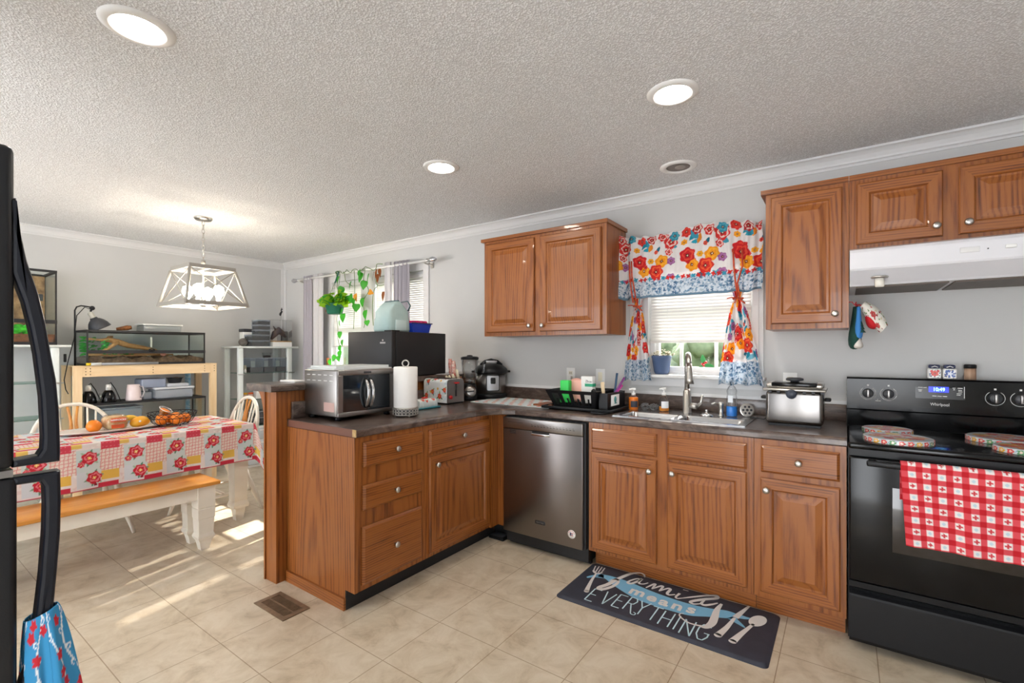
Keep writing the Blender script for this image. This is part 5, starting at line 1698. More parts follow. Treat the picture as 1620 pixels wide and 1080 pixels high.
shaker(0.364, 'r', None, t)
t = thing('spice_jar', 'little white jar with a blue flower on the range back panel', 'jar', (0.420, 3.140, 1.158), 0, 'small jars on the range')
shaker(0.420, 'b', None, t)
t = thing('toothpick_jar', 'clear jar of toothpicks with a black lid on the range back panel', 'jar', (0.495, 3.140, 1.158))
obj('jar', M().lathe([(0.022, 0.0005), (0.022, 0.055)], (0.495, 3.140, 1.158), 20), pm('toothpicks', 'C4A58C', 0.5, var=(70, '8E6B54'), stretch=(1, 1, 0.1)), t)
obj('lid', M().lathe([(0.0235, 0.055), (0.0235, 0.070), (0.020, 0.074)], (0.495, 3.140, 1.158), 20), K['black'], t)

# outlets and switch
def plate(x, z, label, kind):
    t = thing('wall_plate', label, 'outlet' if kind != 's' else 'switch', (x, W, z))
    obj('cover', M().box(x - 0.036, x + 0.036, W - 0.006, W - 0.0005, z - 0.057, z + 0.057, 0, 0.003), K['white'], t)
    if kind == 's':
        obj('rocker', M().box(x - 0.016, x + 0.016, W - 0.009, W - 0.006, z - 0.033, z + 0.033, 0, 0.002), pm('rocker_ivory', 'EDE8D2', 0.4), t)
    else:
        obj('socket', M().box(x - 0.016, x + 0.016, W - 0.0075, W - 0.006, z + 0.004, z + 0.032, 0, 0.001).box(x - 0.016, x + 0.016, W - 0.0075, W - 0.006, z - 0.032, z - 0.004, 0, 0.001), pm('socket_ivory', 'E0DAC8', 0.4), t)
        obj('slot', M().box(x - 0.007, x - 0.004, W - 0.0082, W - 0.0075, z + 0.012, z + 0.024).box(x + 0.004, x + 0.007, W - 0.0082, W - 0.0075, z + 0.012, z + 0.024), K['char'], t)
        obj('plug', M().box(x - 0.013, x + 0.013, W - 0.030, W - 0.0083, z - 0.030, z - 0.006, 0, 0.004), K['white'], t)


plate(-1.709, 1.110, 'white outlet with a plug in it, behind the green tub', 'o')
plate(-1.465, 1.107, 'white rocker switch on the wall above the dish rack', 's')
plate(-0.262, 1.112, 'white wall outlet mostly hidden by the steel fryer', 'o')


# ================================================================== kitchen window cloths
def flowers(cv, cells, sc, v0=0.0):
    """The painted-flower print: clusters repeated at the given (u, v) spots."""
    P_ = [(0, 0, 62, 'F2A41C', 'F7BE3A'), (-48, -100, 70, 'D9342C', 'EE6A3A'), (-170, -80, 60, 'F2A41C', 'F6B835'), (-210, 10, 70, 'D2222A', 'E8503C'), (-100, 10, 26, 'F2B62C', 'F2B62C'),
          (95, -170, 42, 'A0609A', 'B883B4'), (-370, -20, 38, 'A0609A', 'B883B4'), (95, 175, 62, 'D8322E', 'F0D9D0'), (70, 85, 34, 'D8322E', 'F3E3DC'), (210, 150, 26, 'F2A41C', 'F2B62C'), (-60, 100, 20, 'D8322E', 'EE6A3A'),
          (310, -30, 22, 'D8322E', 'E8503C'), (160, -260, 32, 'D8322E', 'F0D9D0'), (290, -210, 30, 'D8322E', 'F0D9D0'), (240, 30, 62, 'D2222A', 'E8503C')]
    Lf = [(-20, -165, 3.9, 60, 13, '1F8FA8'), (20, -150, 5.2, 66, 14, '2BA6BE'), (-60, -170, 3.3, 55, 12, '1B6F8A'), (60, -140, 4.6, 70, 14, '4FB4C8'), (230, -150, 5.6, 80, 16, '6FB3C8'), (250, -110, 0.4, 80, 14, '7FBED0'),
          (250, 160, 0.7, 60, 12, '1F8FA8'), (270, 140, 0.1, 60, 12, '2BA6BE'), (-60, 90, 0.9, 50, 10, '1B6F8A'), (-120, 150, 2.2, 70, 20, '3C9DB8'), (120, -200, 5.0, 60, 13, '1F8FA8'), (330, 120, 1.2, 60, 12, 'E7922A'), (-300, 100, 2.6, 70, 15, '3C9DB8')]
    for (cu, cv_) in cells:
        for du, dv, a, l, w_, h in Lf:
            cv.leaf(cu + du * sc, v0 + cv_ + dv * sc, a, 1.5 * l * sc, 1.6 * w_ * sc, h)
    for (cu, cv_) in cells:
        for du, dv, r_, o_, i_ in P_:
            cv.bloom(cu + du * sc, v0 + cv_ + dv * sc, r_ * sc, o_, i_)


def band(cv, v0, v1, hem='5F86A0'):
    cv.rect(0, cv.w, v0, v1, 'D7DEE6')
    cv.speck(int(900 * cv.w * (v1 - v0) / 0.12), 0.0045, ['8FA9C0', 'A9BCCB', '6D90AE', 'B5C3CC'], 0, None, v0, v1, 4)
    cv.speck(int(160 * cv.w * (v1 - v0) / 0.12), 0.0065, ['4F7396', '6D90AE'], 0, None, v0, v1, 8)


t = thing('valance_rod', 'thin metal rod the flowered valance hangs on', 'curtain rod', (-0.84, 3.10, 2.045))
obj('rod', M().tube([(-1.262, 3.105, 2.045), (-0.420, 3.105, 2.045)], 0.006, 8), K['nickel'], t)
obj('bracket', M().tube([(-1.262, 3.105, 2.045), (-1.264, 3.15, 2.045), (-1.264, 3.184, 2.045)], 0.006, 8), K['nickel'], t)
obj('bracket', M().tube([(-0.420, 3.105, 2.045), (-0.418, 3.15, 2.045), (-0.418, 3.184, 2.045)], 0.006, 8), K['nickel'], t)
obj('finial', M().ball((-1.266, 3.098, 2.056), 0.018, 12, 8), pm('glass_knob', '8B9492', 0.15), t)

cv = Canvas(0.900, 0.425, 0.0030, 'E9E6E6')
flowers(cv, [(0.31, 0.235), (0.62, 0.245), (0.93, 0.235), (0.0, 0.225)], 0.00068)
for k in range(13):
    u = 0.035 + k * 0.072
    cv.bloom(u, 0.395 + 0.008 * math.sin(k * 2.1), 0.030, ['D8322E', '2F93AC', 'D8322E', 'C2282C'][k % 4], ['F0D9D0', '5FB3C6', 'E8503C', 'F0D9D0'][k % 4])
band(cv, 0.0, 0.118)
cv.rect(0, 0.9, 0.0, 0.014, '6E8CA2')
for k in range(30):
    cv.disc(0.015 + k * 0.031, 0.122, 0.012, ['C7302E', '3C9DB8', 'D8322E'][k % 3], 4, 0.3, k)


def val(U, V):
    e = np.minimum(U, 0.9 - U)
    f = 0.35 + 0.65 * np.exp(-(e / 0.16) ** 2)
    y = 3.092 - (0.014 * np.sin(U * 62 + 0.6) + 0.006 * np.sin(U * 141)) * f - 0.016 * (1 - V / 0.425) - 0.010 * np.exp(-((V - 0.386) / 0.02) ** 2)
    z = 1.650 + V + 0.012 * np.exp(-(e / 0.15) ** 2) * (1 - V / 0.425) * np.cos(U * 50) + 0.016 * np.sin(U * 9 + 2.4) * (V / 0.425) ** 3 + 0.006 * np.sin(U * 70) * (V / 0.425) ** 4
    x = -1.292 + U + 0.004 * np.sin(V * 30 + U * 20)
    return x, y, z


K['tie'] = pm('tie_orange', 'CE5B2A', 0.8, var=(60, 'A8322A'))
vo = sheet('valance', cv, val, K['print_t'])
tag(vo, 'flowered valance with a blue-white border across the top of the sink window', 'valance')
for x0, x1 in ((-1.190, -1.172), (-1.175, -1.150), (-0.545, -0.530), (-0.498, -0.520)):
    obj('hanging_tie', M().tube([(x0, 3.058, 1.90), (x0 + 0.006, 3.050, 1.80), (x1, 3.048, 1.70), (x1 + 0.012, 3.048, 1.62)], 0.005, 7), K['tie'], vo)



def tier(cx_tie, cx_bot, w_bot, zt, z0, label, seed):
    cv = Canvas(0.36, 0.60, 0.0032, 'E9E6E6')
    flowers(cv, [(0.16, 0.20), (0.34, 0.42), (0.02, 0.40), (0.20, 0.58)] if seed == 1 else [(0.10, 0.22), (0.30, 0.30), (0.04, 0.46), (0.26, 0.55)], 0.00062)
    band(cv, 0.0, 0.138)

    def fn(U, V):
        z = z0 + V
        a = np.clip((zt - z) / (zt - z0), 0, 1)
        b = np.clip((z - zt) / 0.09, 0, 1)
        w_ = 0.042 + (w_bot - 0.042) * a ** 0.72 + 0.060 * b
        c = cx_tie + (cx_bot - cx_tie) * a
        s = U / 0.36 - 0.5
        y = 3.094 - (0.004 + 0.011 * np.sqrt(a)) * np.sin(s * 2 * PI * 3.5 + 0.8 * seed) - 0.004 * np.sin(s * 40)
        return c + s * w_ + 0.006 * a * np.sin(s * 21), y, z + 0.006 * a * np.sin(s * 19 + seed)
    o = sheet('tier_curtain', cv, fn, K['print_t'])
    tag(o, label, 'curtain', 'flowered tier curtains')
    tm = M().tube([(cx_tie + 0.026 * math.cos(q), 3.094 + 0.019 * math.sin(q), zt + 0.003 * math.sin(2 * q)) for q in np.linspace(0, 2 * PI, 19)[:-1]], 0.006, 7, True)
    tm.tube([(cx_tie, 3.073, zt), (cx_tie - 0.03, 3.062, zt + 0.006), (cx_tie - 0.055, 3.06, zt + 0.012 - 0.02 * seed * 0.3)], 0.004, 6)
    tm.tube([(cx_tie, 3.073, zt), (cx_tie + 0.02, 3.062, zt - 0.015), (cx_tie + 0.045, 3.06, zt - 0.035)], 0.004, 6)
    obj('tie', tm, pm('tie_rust', 'BF4A2C', 0.8), o)


tier(-1.146, -1.146, 0.200, 1.598, 1.097, 'flowered tier curtain tied at the left of the sink window', 1)
tier(-0.524, -0.512, 0.262, 1.612, 1.092, 'flowered tier curtain tied at the right of the sink window', 2)

# pot and holly on the sill
t = thing('potted_plant', 'round blue pot of small white-leaved plant on the kitchen window sill', 'plant', (-1.010, 3.178, 1.139))
obj('pot', M().lathe([(0.040, 0.0005), (0.050, 0.02), (0.063, 0.108), (0.066, 0.112), (0.066, 0.126), (0.060, 0.126), (0.056, 0.108), (0.01, 0.106)], (-1.010, 3.178, 1.139), 28), pm('pot_blue', '4A5D80', 0.45), t)
g = np.random.default_rng(3)
m = M(); m2 = M()
for k in range(90):
    a, q = g.uniform(0, 6.28), g.uniform(0, 1) ** 0.5
    x, y, z = -1.002 + 0.085 * q * math.cos(a), 3.168 + 0.045 * q * math.sin(a), 1.139 + 0.125 + 0.055 * g.uniform(0, 1) * (1.2 - q)
    if k % 3 == 0:
        m2.tube([(-1.010 + 0.3 * (x + 1.010), 3.178 + 0.3 * (y - 3.178), 1.245), (x, y, z)], 0.0012, 4)
    (m if k % 4 else m2).ball((x, y, z), (0.0065, 0.0065, 0.0035), 6, 4)
obj('flowers', m, pm('tiny_white', 'E5E0CE', 0.8), t)
obj('stems', m2, pm('dry_stem', '7A7048', 0.8), t)


def leaf(m, b, d, up, ln, wd, mi=0, heart=True, curl=0.15):
    """One leaf blade with a folded midrib, from its stalk end b along d."""
    b, d, up = Vector(b), Vector(d).normalized(), Vector(up)
    s = d.cross(up).normalized()
    n_ = s.cross(d).normalized()
    pr = [(0.0, 0.0), (-0.06, 0.30), (0.08, 0.46), (0.32, 0.50), (0.60, 0.36), (0.85, 0.14), (1.0, 0.0)] if heart else [(0, 0), (0.12, 0.22), (0.3, 0.42), (0.55, 0.45), (0.8, 0.25), (0.95, 0.06), (1, 0)]
    vs = []
    for t_, w_ in pr:
        c = b + d * (t_ * ln) - n_ * (curl * ln * max(t_, 0) ** 2)
        vs += [c + s * (w_ * wd) + n_ * (0.10 * wd * w_ * 2), c, c - s * (w_ * wd) + n_ * (0.10 * wd * w_ * 2)]
    fs = []
    for i in range(len(pr) - 1):
        a = i * 3
        fs += [(a, a + 1, a + 4, a + 3), (a + 1, a + 2, a + 5, a + 4)]
    m.add(vs, fs, mi, True)


t = thing('holly_sprig', 'green holly sprig with red berries stuck to the sink window', 'decoration', (-0.755, W + 0.058, 1.20))
m = M()
for b_, d_, l_ in [((-0.758, W + 0.058, 1.212), (-0.15, 0, 1), .062), ((-0.752, W + 0.058, 1.205), (0.9, 0, -0.25), .072), ((-0.762, W + 0.058, 1.203), (-0.5, 0, -0.85), .055), ((-0.752, W + 0.058, 1.200), (0.6, 0, -0.7), .06)]:
    leaf(m, b_, d_, (0, -1, 0), l_, 0.034, 0, False, 0)
obj('leaves', m, pm('holly_green', '2E8F45', 0.4), t)
for x, z in ((-0.765, 1.210), (-0.752, 1.216), (-0.757, 1.200), (-0.742, 1.222)):
    obj('berry', M().ball((x, W + 0.054, z), 0.0075, 10, 8), K['red'], t)

# ================================================================== on the kitchen floor
t = thing('floor_mat', 'dark slate kitchen mat lettered Family means EVERYTHING in front of the sink', 'floor mat', (-0.752, 2.395, 0.0))
ox, oy = -1.25, 2.162
rc = 0.025
cn = [(0.995 - rc, 0.472 - rc, 0), (rc, 0.472 - rc, 90), (rc, rc, 180), (0.995 - rc, rc, 270)]
ol = [(cx + rc * math.cos(math.radians(a0 + q * 15)), cy + rc * math.sin(math.radians(a0 + q * 15))) for cx, cy, a0 in cn for q in range(7)]
m = M()
ins = lambda k: [(0.4975 + (x - 0.4975) * (1 - k / 0.4975), 0.236 + (y - 0.236) * (1 - k / 0.236)) for x, y in ol]
lv = [(0.0, 0.0005), (0.0, 0.004), (0.012, 0.0125), (0.018, 0.014)]
N = len(ol)
vs = [(ox + x, oy + y, z) for k, z in lv for x, y in ins(k)]
fs = [(i * N + k, i * N + (k + 1) % N, (i + 1) * N + (k + 1) % N, (i + 1) * N + k) for i in range(len(lv) - 1) for k in range(N)]
fs += [tuple(range(N))[::-1], tuple((len(lv) - 1) * N + k for k in range(N))]
soft(obj('pad', m.add(vs, fs, 0, True), pm('mat_slate', '343846', 0.6, var=(14, '2D303C'), bmp=(260, 0.15)), t), 25)


def spl(pts, n=8):
    """Smooth curve through points."""
    P_ = [Vector(p) for p in pts]
    out = []
    for i in range(len(P_) - 1):
        p0, p1, p2, p3 = P_[max(i - 1, 0)], P_[i], P_[i + 1], P_[min(i + 2, len(P_) - 1)]
        for k in range(n):
            s = k / n
            out.append(0.5 * ((2 * p1) + (p2 - p0) * s + (2 * p0 - 5 * p1 + 4 * p2 - p3) * s * s + (3 * p1 - p0 - 3 * p2 + p3) * s ** 3))
    out.append(P_[-1])
    return [tuple(p) for p in out]


def sw(m, pts, w0, w1=None, z=0.0146, fat=None):
    q = spl(pts)
    n = len(q)
    w1 = w0 if w1 is None else w1
    if fat:
        ws = [w0 + (fat - w0) * math.sin(PI * i / (n - 1)) for i in range(n)]
    else:
        ws = [w0 + (w1 - w0) * i / (n - 1) for i in range(n)]
    m.strip([(ox + x, oy + y) for x, y in q], ws, z)


bn = M()
top = spl([(0.102, 0.344), (0.17, 0.356), (0.274, 0.35), (0.399, 0.324), (0.53, 0.309), (0.632, 0.311), (0.71, 0.328), (0.776, 0.352), (0.83, 0.345)])
bot = spl([(0.102, 0.305), (0.15, 0.305), (0.208, 0.268), (0.350, 0.203), (0.445, 0.189), (0.547, 0.190), (0.635, 0.201), (0.713, 0.243), (0.83, 0.30)])
vs = []
for a, b_ in zip(top, bot):
    vs += [(ox + a[0], oy + a[1], 0.0143), (ox + b_[0], oy + b_[1], 0.0143)]
bn.add(vs, [(2 * i + 1, 2 * i + 3, 2 * i + 2, 2 * i) for i in range(len(top) - 1)])
sw(bn, [(0.056, 0.262), (0.085, 0.300), (0.13, 0.325)], 0.012, 0.045, 0.0143); sw(bn, [(0.056, 0.345), (0.09, 0.335), (0.13, 0.325)], 0.008, 0.03, 0.0143)
sw(bn, [(0.82, 0.33), (0.86, 0.335), (0.885, 0.345)], 0.045, 0.006, 0.0143); sw(bn, [(0.80, 0.30), (0.84, 0.27), (0.872, 0.245)], 0.045, 0.006, 0.0143)
obj('banner_print', bn, pm('mat_sky', '79B4D6', 0.6), t, 'light blue ribbon printed behind the words')
sc_ = M()
sw(sc_, [(0.325, 0.450), (0.310, 0.478), (0.284, 0.485), (0.250, 0.455), (0.225, 0.40), (0.205, 0.335), (0.186, 0.255), (0.164, 0.205), (0.166, 0.185), (0.19, 0.195), (0.218, 0.256), (0.222, 0.315), (0.20, 0.342), (0.176, 0.300)], 0.007, None, 0.0147, 0.026)
sw(sc_, [(0.317, 0.415), (0.296, 0.412), (0.272, 0.368), (0.268, 0.338), (0.286, 0.336), (0.306, 0.378), (0.318, 0.424), (0.316, 0.385), (0.324, 0.365), (0.345, 0.372), (0.362, 0.400)], 0.006, None, 0.0147, 0.017)
sw(sc_, [(0.370, 0.340), (0.392, 0.403), (0.400, 0.400), (0.401, 0.345)], 0.007, None, 0.0147, 0.015); sw(sc_, [(0.403, 0.350), (0.430, 0.405), (0.442, 0.400), (0.440, 0.345)], 0.007, None, 0.0147, 0.015)
sw(sc_, [(0.442, 0.350), (0.470, 0.402), (0.484, 0.396), (0.482, 0.350), (0.495, 0.337), (0.520, 0.360)], 0.007, None, 0.0147, 0.016)
sw(sc_, [(0.537, 0.385), (0.530, 0.340), (0.540, 0.326), (0.562, 0.345)], 0.014, 0.007, 0.0147); sw(sc_, [(0.540, 0.436), (0.568, 0.436)], 0.009, 0.006, 0.0147)
sw(sc_, [(0.562, 0.345), (0.60, 0.385), (0.66, 0.445), (0.700, 0.470), (0.706, 0.445), (0.66, 0.40), (0.620, 0.355), (0.606, 0.328), (0.625, 0.320), (0.655, 0.345)], 0.007, None, 0.0147, 0.022)
sw(sc_, [(0.662, 0.395), (0.655, 0.350), (0.672, 0.340), (0.700, 0.368), (0.722, 0.400)], 0.007, None, 0.0147, 0.018)
sw(sc_, [(0.740, 0.402), (0.733, 0.33), (0.738, 0.25), (0.738, 0.19), (0.722, 0.145), (0.695, 0.140)], 0.012, None, 0.0147, 0.036)
sw(sc_, [(0.700, 0.140), (0.650, 0.135), (0.605, 0.160), (0.592, 0.185), (0.608, 0.205)], 0.012, 0.004, 0.0147)
# cutlery
sw(sc_, [(0.123, 0.122), (0.112, 0.165), (0.092, 0.255), (0.080, 0.335)], 0.028, 0.009, 0.0147)
sc_.lathe([(0.014, 0.01465), (0.013, 0.0147)], (ox + 0.123, oy + 0.122, 0), 14)
sw(sc_, [(0.050, 0.360), (0.066, 0.342), (0.082, 0.338), (0.094, 0.346), (0.103, 0.366)], 0.014, None, 0.0147)
for a, b_ in (((0.052, 0.358), (0.036, 0.420)), ((0.069, 0.350), (0.056, 0.428)), ((0.084, 0.350), (0.074, 0.430)), ((0.100, 0.358), (0.092, 0.428))):
    sw(sc_, [a, b_], 0.007, 0.006, 0.0147)
sw(sc_, [(0.845, 0.101), (0.868, 0.19), (0.900, 0.300)], 0.034, 0.012, 0.0147)
sc_.lathe([(0.017, 0.01465), (0.016, 0.0147)], (ox + 0.845, oy + 0.101, 0), 14)
q = [(ox + 0.912 + 0.040 * math.cos(a) * 0.85 + 0.012 * math.sin(a), oy + 0.340 + 0.058 * math.sin(a), 0.0147) for a in np.linspace(0, 2 * PI, 25)[:-1]]
sc_.add(q, [tuple(range(24))])
sw(sc_, [(0.782, 0.111), (0.802, 0.197), (0.818, 0.305)], 0.034, 0.012, 0.0147)
sc_.lathe([(0.017, 0.01465), (0.016, 0.0147)], (ox + 0.782, oy + 0.111, 0), 14)
sw(sc_, [(0.820, 0.310), (0.832, 0.360), (0.845, 0.41), (0.858, 0.461)], 0.030, 0.010, 0.0147)
obj('script_lettering', sc_, pm('mat_white', 'D9D6D4', 0.6), t, 'white script word Family with fork, knife and spoon')
for ch, x, y, s_ in (('m', 0.350, 0.268, 0.108), ('e', 0.432, 0.256, 0.108), ('a', 0.497, 0.250, 0.108), ('n', 0.563, 0.249, 0.108), ('s', 0.629, 0.258, 0.108)):
    text('word_lettering', ch, s_, (ox + x, oy + y, 0.0148), Matrix.Identity(3), bpy.data.materials['mat_white'], t, 'CENTER', 0.0035)
ev = M()
G_ = {'E': [[(1, 1), (0, 1), (0, 0), (1, 0)], [(0, .52), (.8, .52)]], 'V': [[(0, 1), (.5, 0)], [(.5, 0), (1, 1)]], 'R': [[(0, 0), (0, 1), (.7, 1), (.95, .78), (.7, .52), (0, .52)], [(.45, .52), (1, 0)]], 'Y': [[(0, 1), (.5, .5)], [(1, 1), (.5, .5)], [(.5, .5), (.5, 0)]],
      'T': [[(0, 1), (1, 1)], [(.5, 1), (.5, 0)]], 'H': [[(0, 0), (0, 1)], [(1, 0), (1, 1)], [(0, .5), (1, .5)]], 'I': [[(.5, 0), (.5, 1)]], 'N': [[(0, 0), (0, 1)], [(0, 1), (1, 0)], [(1, 0), (1, 1)]],
      'G': [[(1, .9), (.7, 1), (.3, 1), (0, .7), (0, .3), (.3, 0), (.7, 0), (1, .25), (1, .45)], [(.6, .45), (1.1, .45)]]}
for ch, x, y, w_ in (('E', 0.171, 0.108, .040), ('V', 0.244, 0.118, .050), ('E', 0.308, 0.130, .040), ('R', 0.366, 0.137, .042), ('Y', 0.424, 0.133, .050), ('T', 0.490, 0.119, .050), ('H', 0.552, 0.109, .046), ('I', 0.602, 0.106, .02), ('N', 0.654, 0.094, .046), ('G', 0.722, 0.098, .048)):
    for st in G_[ch]:
        pts = [(ox + x + (a - 0.5) * w_, oy + y + (b_ - 0.5) * 0.132) for a, b_ in st]
        for a, b_ in zip(pts[:-1], pts[1:]):
            ev.strip([a, b_], 0.0065, 0.0145)
sw(ev, [(0.386, 0.075), (0.395, 0.052), (0.412, 0.050), (0.414, 0.066), (0.402, 0.072)], 0.006, 0.005, 0.0145)
obj('capital_lettering', ev, pm('mat_ice', 'BFE0EA', 0.6), t, 'pale blue capitals reading EVERYTHING')

t = thing('floor_register', 'brown metal floor vent beside the peninsula end', 'floor vent', (-2.340, 1.279, 0))
K['reg'] = pm('register_brown', '8C7660', 0.4, 0.3, var=(30, '74604C'))
obj('frame', M().box(-2.478, -2.200, 1.209, 1.232, 0.0003, 0.005).box(-2.478, -2.200, 1.327, 1.350, 0.0003, 0.005).box(-2.478, -2.450, 1.232, 1.327, 0.0003, 0.005).box(-2.228, -2.200, 1.232, 1.327, 0.0003, 0.005), K['reg'], t)
lv = M()
for k in range(18):
    x = -2.445 + k * 0.0122
    lv.box(x, x + 0.006, 1.232, 1.327, 0.0008, 0.004)
lv.box(-2.450, -2.228, 1.276, 1.283, 0.0008, 0.0046)
obj('louvre', lv, K['reg'], t)
obj('duct', M().box(-2.450, -2.228, 1.232, 1.327, 0.0002, 0.0007), pm('duct_dark', '17120E', 0.8), t)
t = thing('bait_tray', 'small black tray on the floor in the cabinet corner beside the dishwasher', 'tray', (-1.955, 2.625, 0))
obj('tray', M().box(-2.02, -1.895, 2.575, 2.655, 0.0003, 0.022, 0, 0.006), K['black'], t)
obj('lid', M().box(-2.010, -1.905, 2.583, 2.647, 0.0221, 0.028, 0, 0.003), K['char'], t)

# ================================================================== dining table, cloth, bench, chairs
def square_leg(prof, cx, cy):
    m = M()
    vs, fs = [], []
    for z, h in prof:
        vs += [(cx - h, cy - h, z), (cx + h, cy - h, z), (cx + h, cy + h, z), (cx - h, cy + h, z)]
    for i in range(len(prof) - 1):
        for k in range(4):
            a, b_ = i * 4 + k, i * 4 + (k + 1) % 4
            fs.append((a, b_, b_ + 4, a + 4))
    n = (len(prof) - 1) * 4
    fs += [(3, 2, 1, 0), (n, n + 1, n + 2, n + 3)]
    return m.add(vs, fs)


TXA, TXB, TYA, TYB, TZ = -4.510, -3.745, 0.36, 1.822, 0.732
t = thing('dining_table', 'cream-legged dining table under the flowered patchwork cloth', 'table', (-4.127, 1.09, 0))
obj('tabletop', M().box(TXA, TXB, TYA, TYB, 0.700, TZ, 0, 0.008), K['honey'], t)
obj('apron', M().box(TXA + 0.07, TXB - 0.07, TYA + 0.07, TYA + 0.09, 0.60, 0.70).box(TXA + 0.07, TXB - 0.07, TYB - 0.09, TYB - 0.07, 0.60, 0.70)
    .box(TXA + 0.07, TXA + 0.09, TYA + 0.09, TYB - 0.09, 0.60, 0.70).box(TXB - 0.09, TXB - 0.07, TYA + 0.09, TYB - 0.09, 0.60, 0.70), K['cream'], t)
tp = [(0, .026), (0.095, .037), (0.098, .052), (0.118, .056), (0.150, .046), (0.30, .047), (0.46, .052), (0.50, .050), (0.505, .054), (0.70, .054)]
for x in (TXA + 0.075, TXB - 0.075):
    for y in (TYA + 0.075, TYB - 0.075):
        obj('leg', square_leg(tp, x, y), K['cream'], t)

# patchwork cloth
dropn, drope = 0.285, 0.30
CW, CL = (TXB - TXA) + 2 * dropn, (TYB - TYA) + 2 * drope
cv = Canvas(CL, CW, 0.0040, 'EADFDA')          # U along the table, V across it from the near hem
cv.speck(2600, 0.007, ['E3CFCB', 'F2ECE6', 'DFD6D0'], seed=2)
PER, ROW = 0.228, 0.30
for j in range(-1, int(CW / ROW) + 2):
    for i in range(-1, int(CL / PER) + 2):
        u, v = i * PER + 0.045 + (0.114 if j % 2 else 0), dropn - 0.29 + j * ROW    # v of the row's lower edge
        cv.rect(u, u + 0.112, v + 0.115, v + 0.245, 'CFDAD8')
        cv.rect(u, u + 0.112, v + 0.02, v + 0.115, 'D5DADF')
        cv.rect(u + 0.112, u + PER, v + 0.105, v + 0.245, 'EBDCD0')
        for k in range(7):
            cv.line(u + 0.112 + k * 0.019, v + 0.105, u + 0.122 + k * 0.019, v + 0.245, 0.0021, 'DE9490')
            cv.line(u + 0.112, v + 0.112 + k * 0.021, u + PER, v + 0.122 + k * 0.021, 0.0021, 'DE9490')
        cv.rect(u + 0.045, u + 0.118, v + 0.03, v + 0.118, 'CFDAD8')
        cv.rect(u + 0.118, u + 0.205, v + 0.052, v + 0.105, 'E6BC55')
        cv.rect(u + 0.100, u + 0.200, v - 0.004, v + 0.034, 'CE3045')
        cv.rect(u + 0.118, u + 0.208, v + 0.240, v + 0.296, 'D44355')
        cv.rect(u + 0.208, u + PER + 0.03, v + 0.258, v + 0.292, 'E9C468')
        for k in range(9):
            cv.disc(u + 0.126 + (k % 5) * 0.019, v + 0.252 + (k // 5) * 0.026, 0.003, 'E58A8F')
for j in range(-1, int(CW / ROW) + 2):
    for i in range(-1, int(CL / PER) + 2):
        u, v = i * PER + 0.045 + (0.114 if j % 2 else 0), dropn - 0.29 + j * ROW
        for (du, dv, r_) in ((0.062, 0.195, 0.038), (0.082, 0.072, 0.036)):
            for k in range(6):
                cv.leaf(u + du, v + dv, k * 1.05 + 0.3, r_ * 1.45, 0.008, ['7FA287', '5E8B72', '9FBBA0'][k % 3])
            cv.bloom(u + du, v + dv, r_, 'CB2438', 'E7838C', 'F0C978')
        cv.bloom(u + 0.022, v + 0.160, 0.017, 'CB2438', 'E7838C', 'F0C978'); cv.disc(u + 0.088, v + 0.030, 0.008, '8E1C2C')
cv.rect(0, CL, 0, 0.006, 'C9495A')


def drape(U, V):
    # flat coordinates over the table edges
    y = TYA - drope + U
    x = TXB + dropn - V
    dn = np.maximum(x - TXB, 0) + np.maximum(TXA - x, 0)
    de = np.maximum(y - TYB, 0) + np.maximum(TYA - y, 0)
    sx = np.where(x > TXB, 1, np.where(x < TXA, -1, 0)); sy = np.where(y > TYB, 1, np.where(y < TYA, -1, 0))
    cx, cy = np.clip(x, TXA, TXB), np.clip(y, TYA, TYB)
    r = 0.010
    mn, mx = np.minimum(dn, de), np.maximum(dn, de)
    flare = 0.010 + 0.05 * mx
    wav = 0.010 * np.sin(y * 17 + 1.0) * dn / 0.3
    ox_ = np.where(dn > 0, np.minimum(dn, r) + np.maximum(dn - r, 0) * 0.07 + np.maximum(wav, -0.004), 0)
    oy_ = np.where(de > 0, np.minimum(de, r) + np.maximum(de - r, 0) * 0.03 + 0.008 * np.sin(x * 15) * de / 0.3, 0)
    fin = 0.60 * mn
    dz = np.maximum(mx - r, 0) * 0.985 + 0.50 * mn
    up = 0.0045 - 0.4 * r * np.clip(mx / r, 0, 1) ** 2
    return cx + sx * (ox_ + 0.50 * fin), cy + sy * (oy_ + 0.30 * fin), TZ + up - dz


tc = sheet('tablecloth', cv, drape, K['print'], None, 0.001)
tag(tc, 'red, yellow and white patchwork rose tablecloth hanging over the dining table', 'tablecloth')

BXA, BXB, BYA, BYB, BZ = -3.690, -3.365, 0.10, 1.432, 0.445
t = thing('dining_bench', 'long bench with honey wood seat and cream legs beside the dining table', 'bench', (-3.52, 0.77, 0))
obj('seat', M().box(BXA, BXB, BYA, BYB, 0.418, BZ, 0, 0.009, 3), K['honey'], t)
obj('apron', M().box(BXB - 0.060, BXB - 0.040, BYA + 0.06, BYB - 0.06, 0.335, 0.418).box(BXA + 0.040, BXA + 0.060, BYA + 0.06, BYB - 0.06, 0.335, 0.418).box(BXA + 0.06, BXB - 0.06, BYB - 0.07, BYB - 0.05, 0.335, 0.418), K['cream'], t)
bp_ = [(0, .024), (0.060, .036), (0.075, .046), (0.090, .050), (0.110, .042), (0.205, .046), (0.210, .049), (0.270, .050), (0.275, .046), (0.280, .050), (0.418, .050)]
for x in (BXA + 0.075, BXB - 0.075):
    for y in (BYA + 0.09, BYB - 0.075):
        obj('leg', square_leg(bp_, x, y), K['cream'], t)


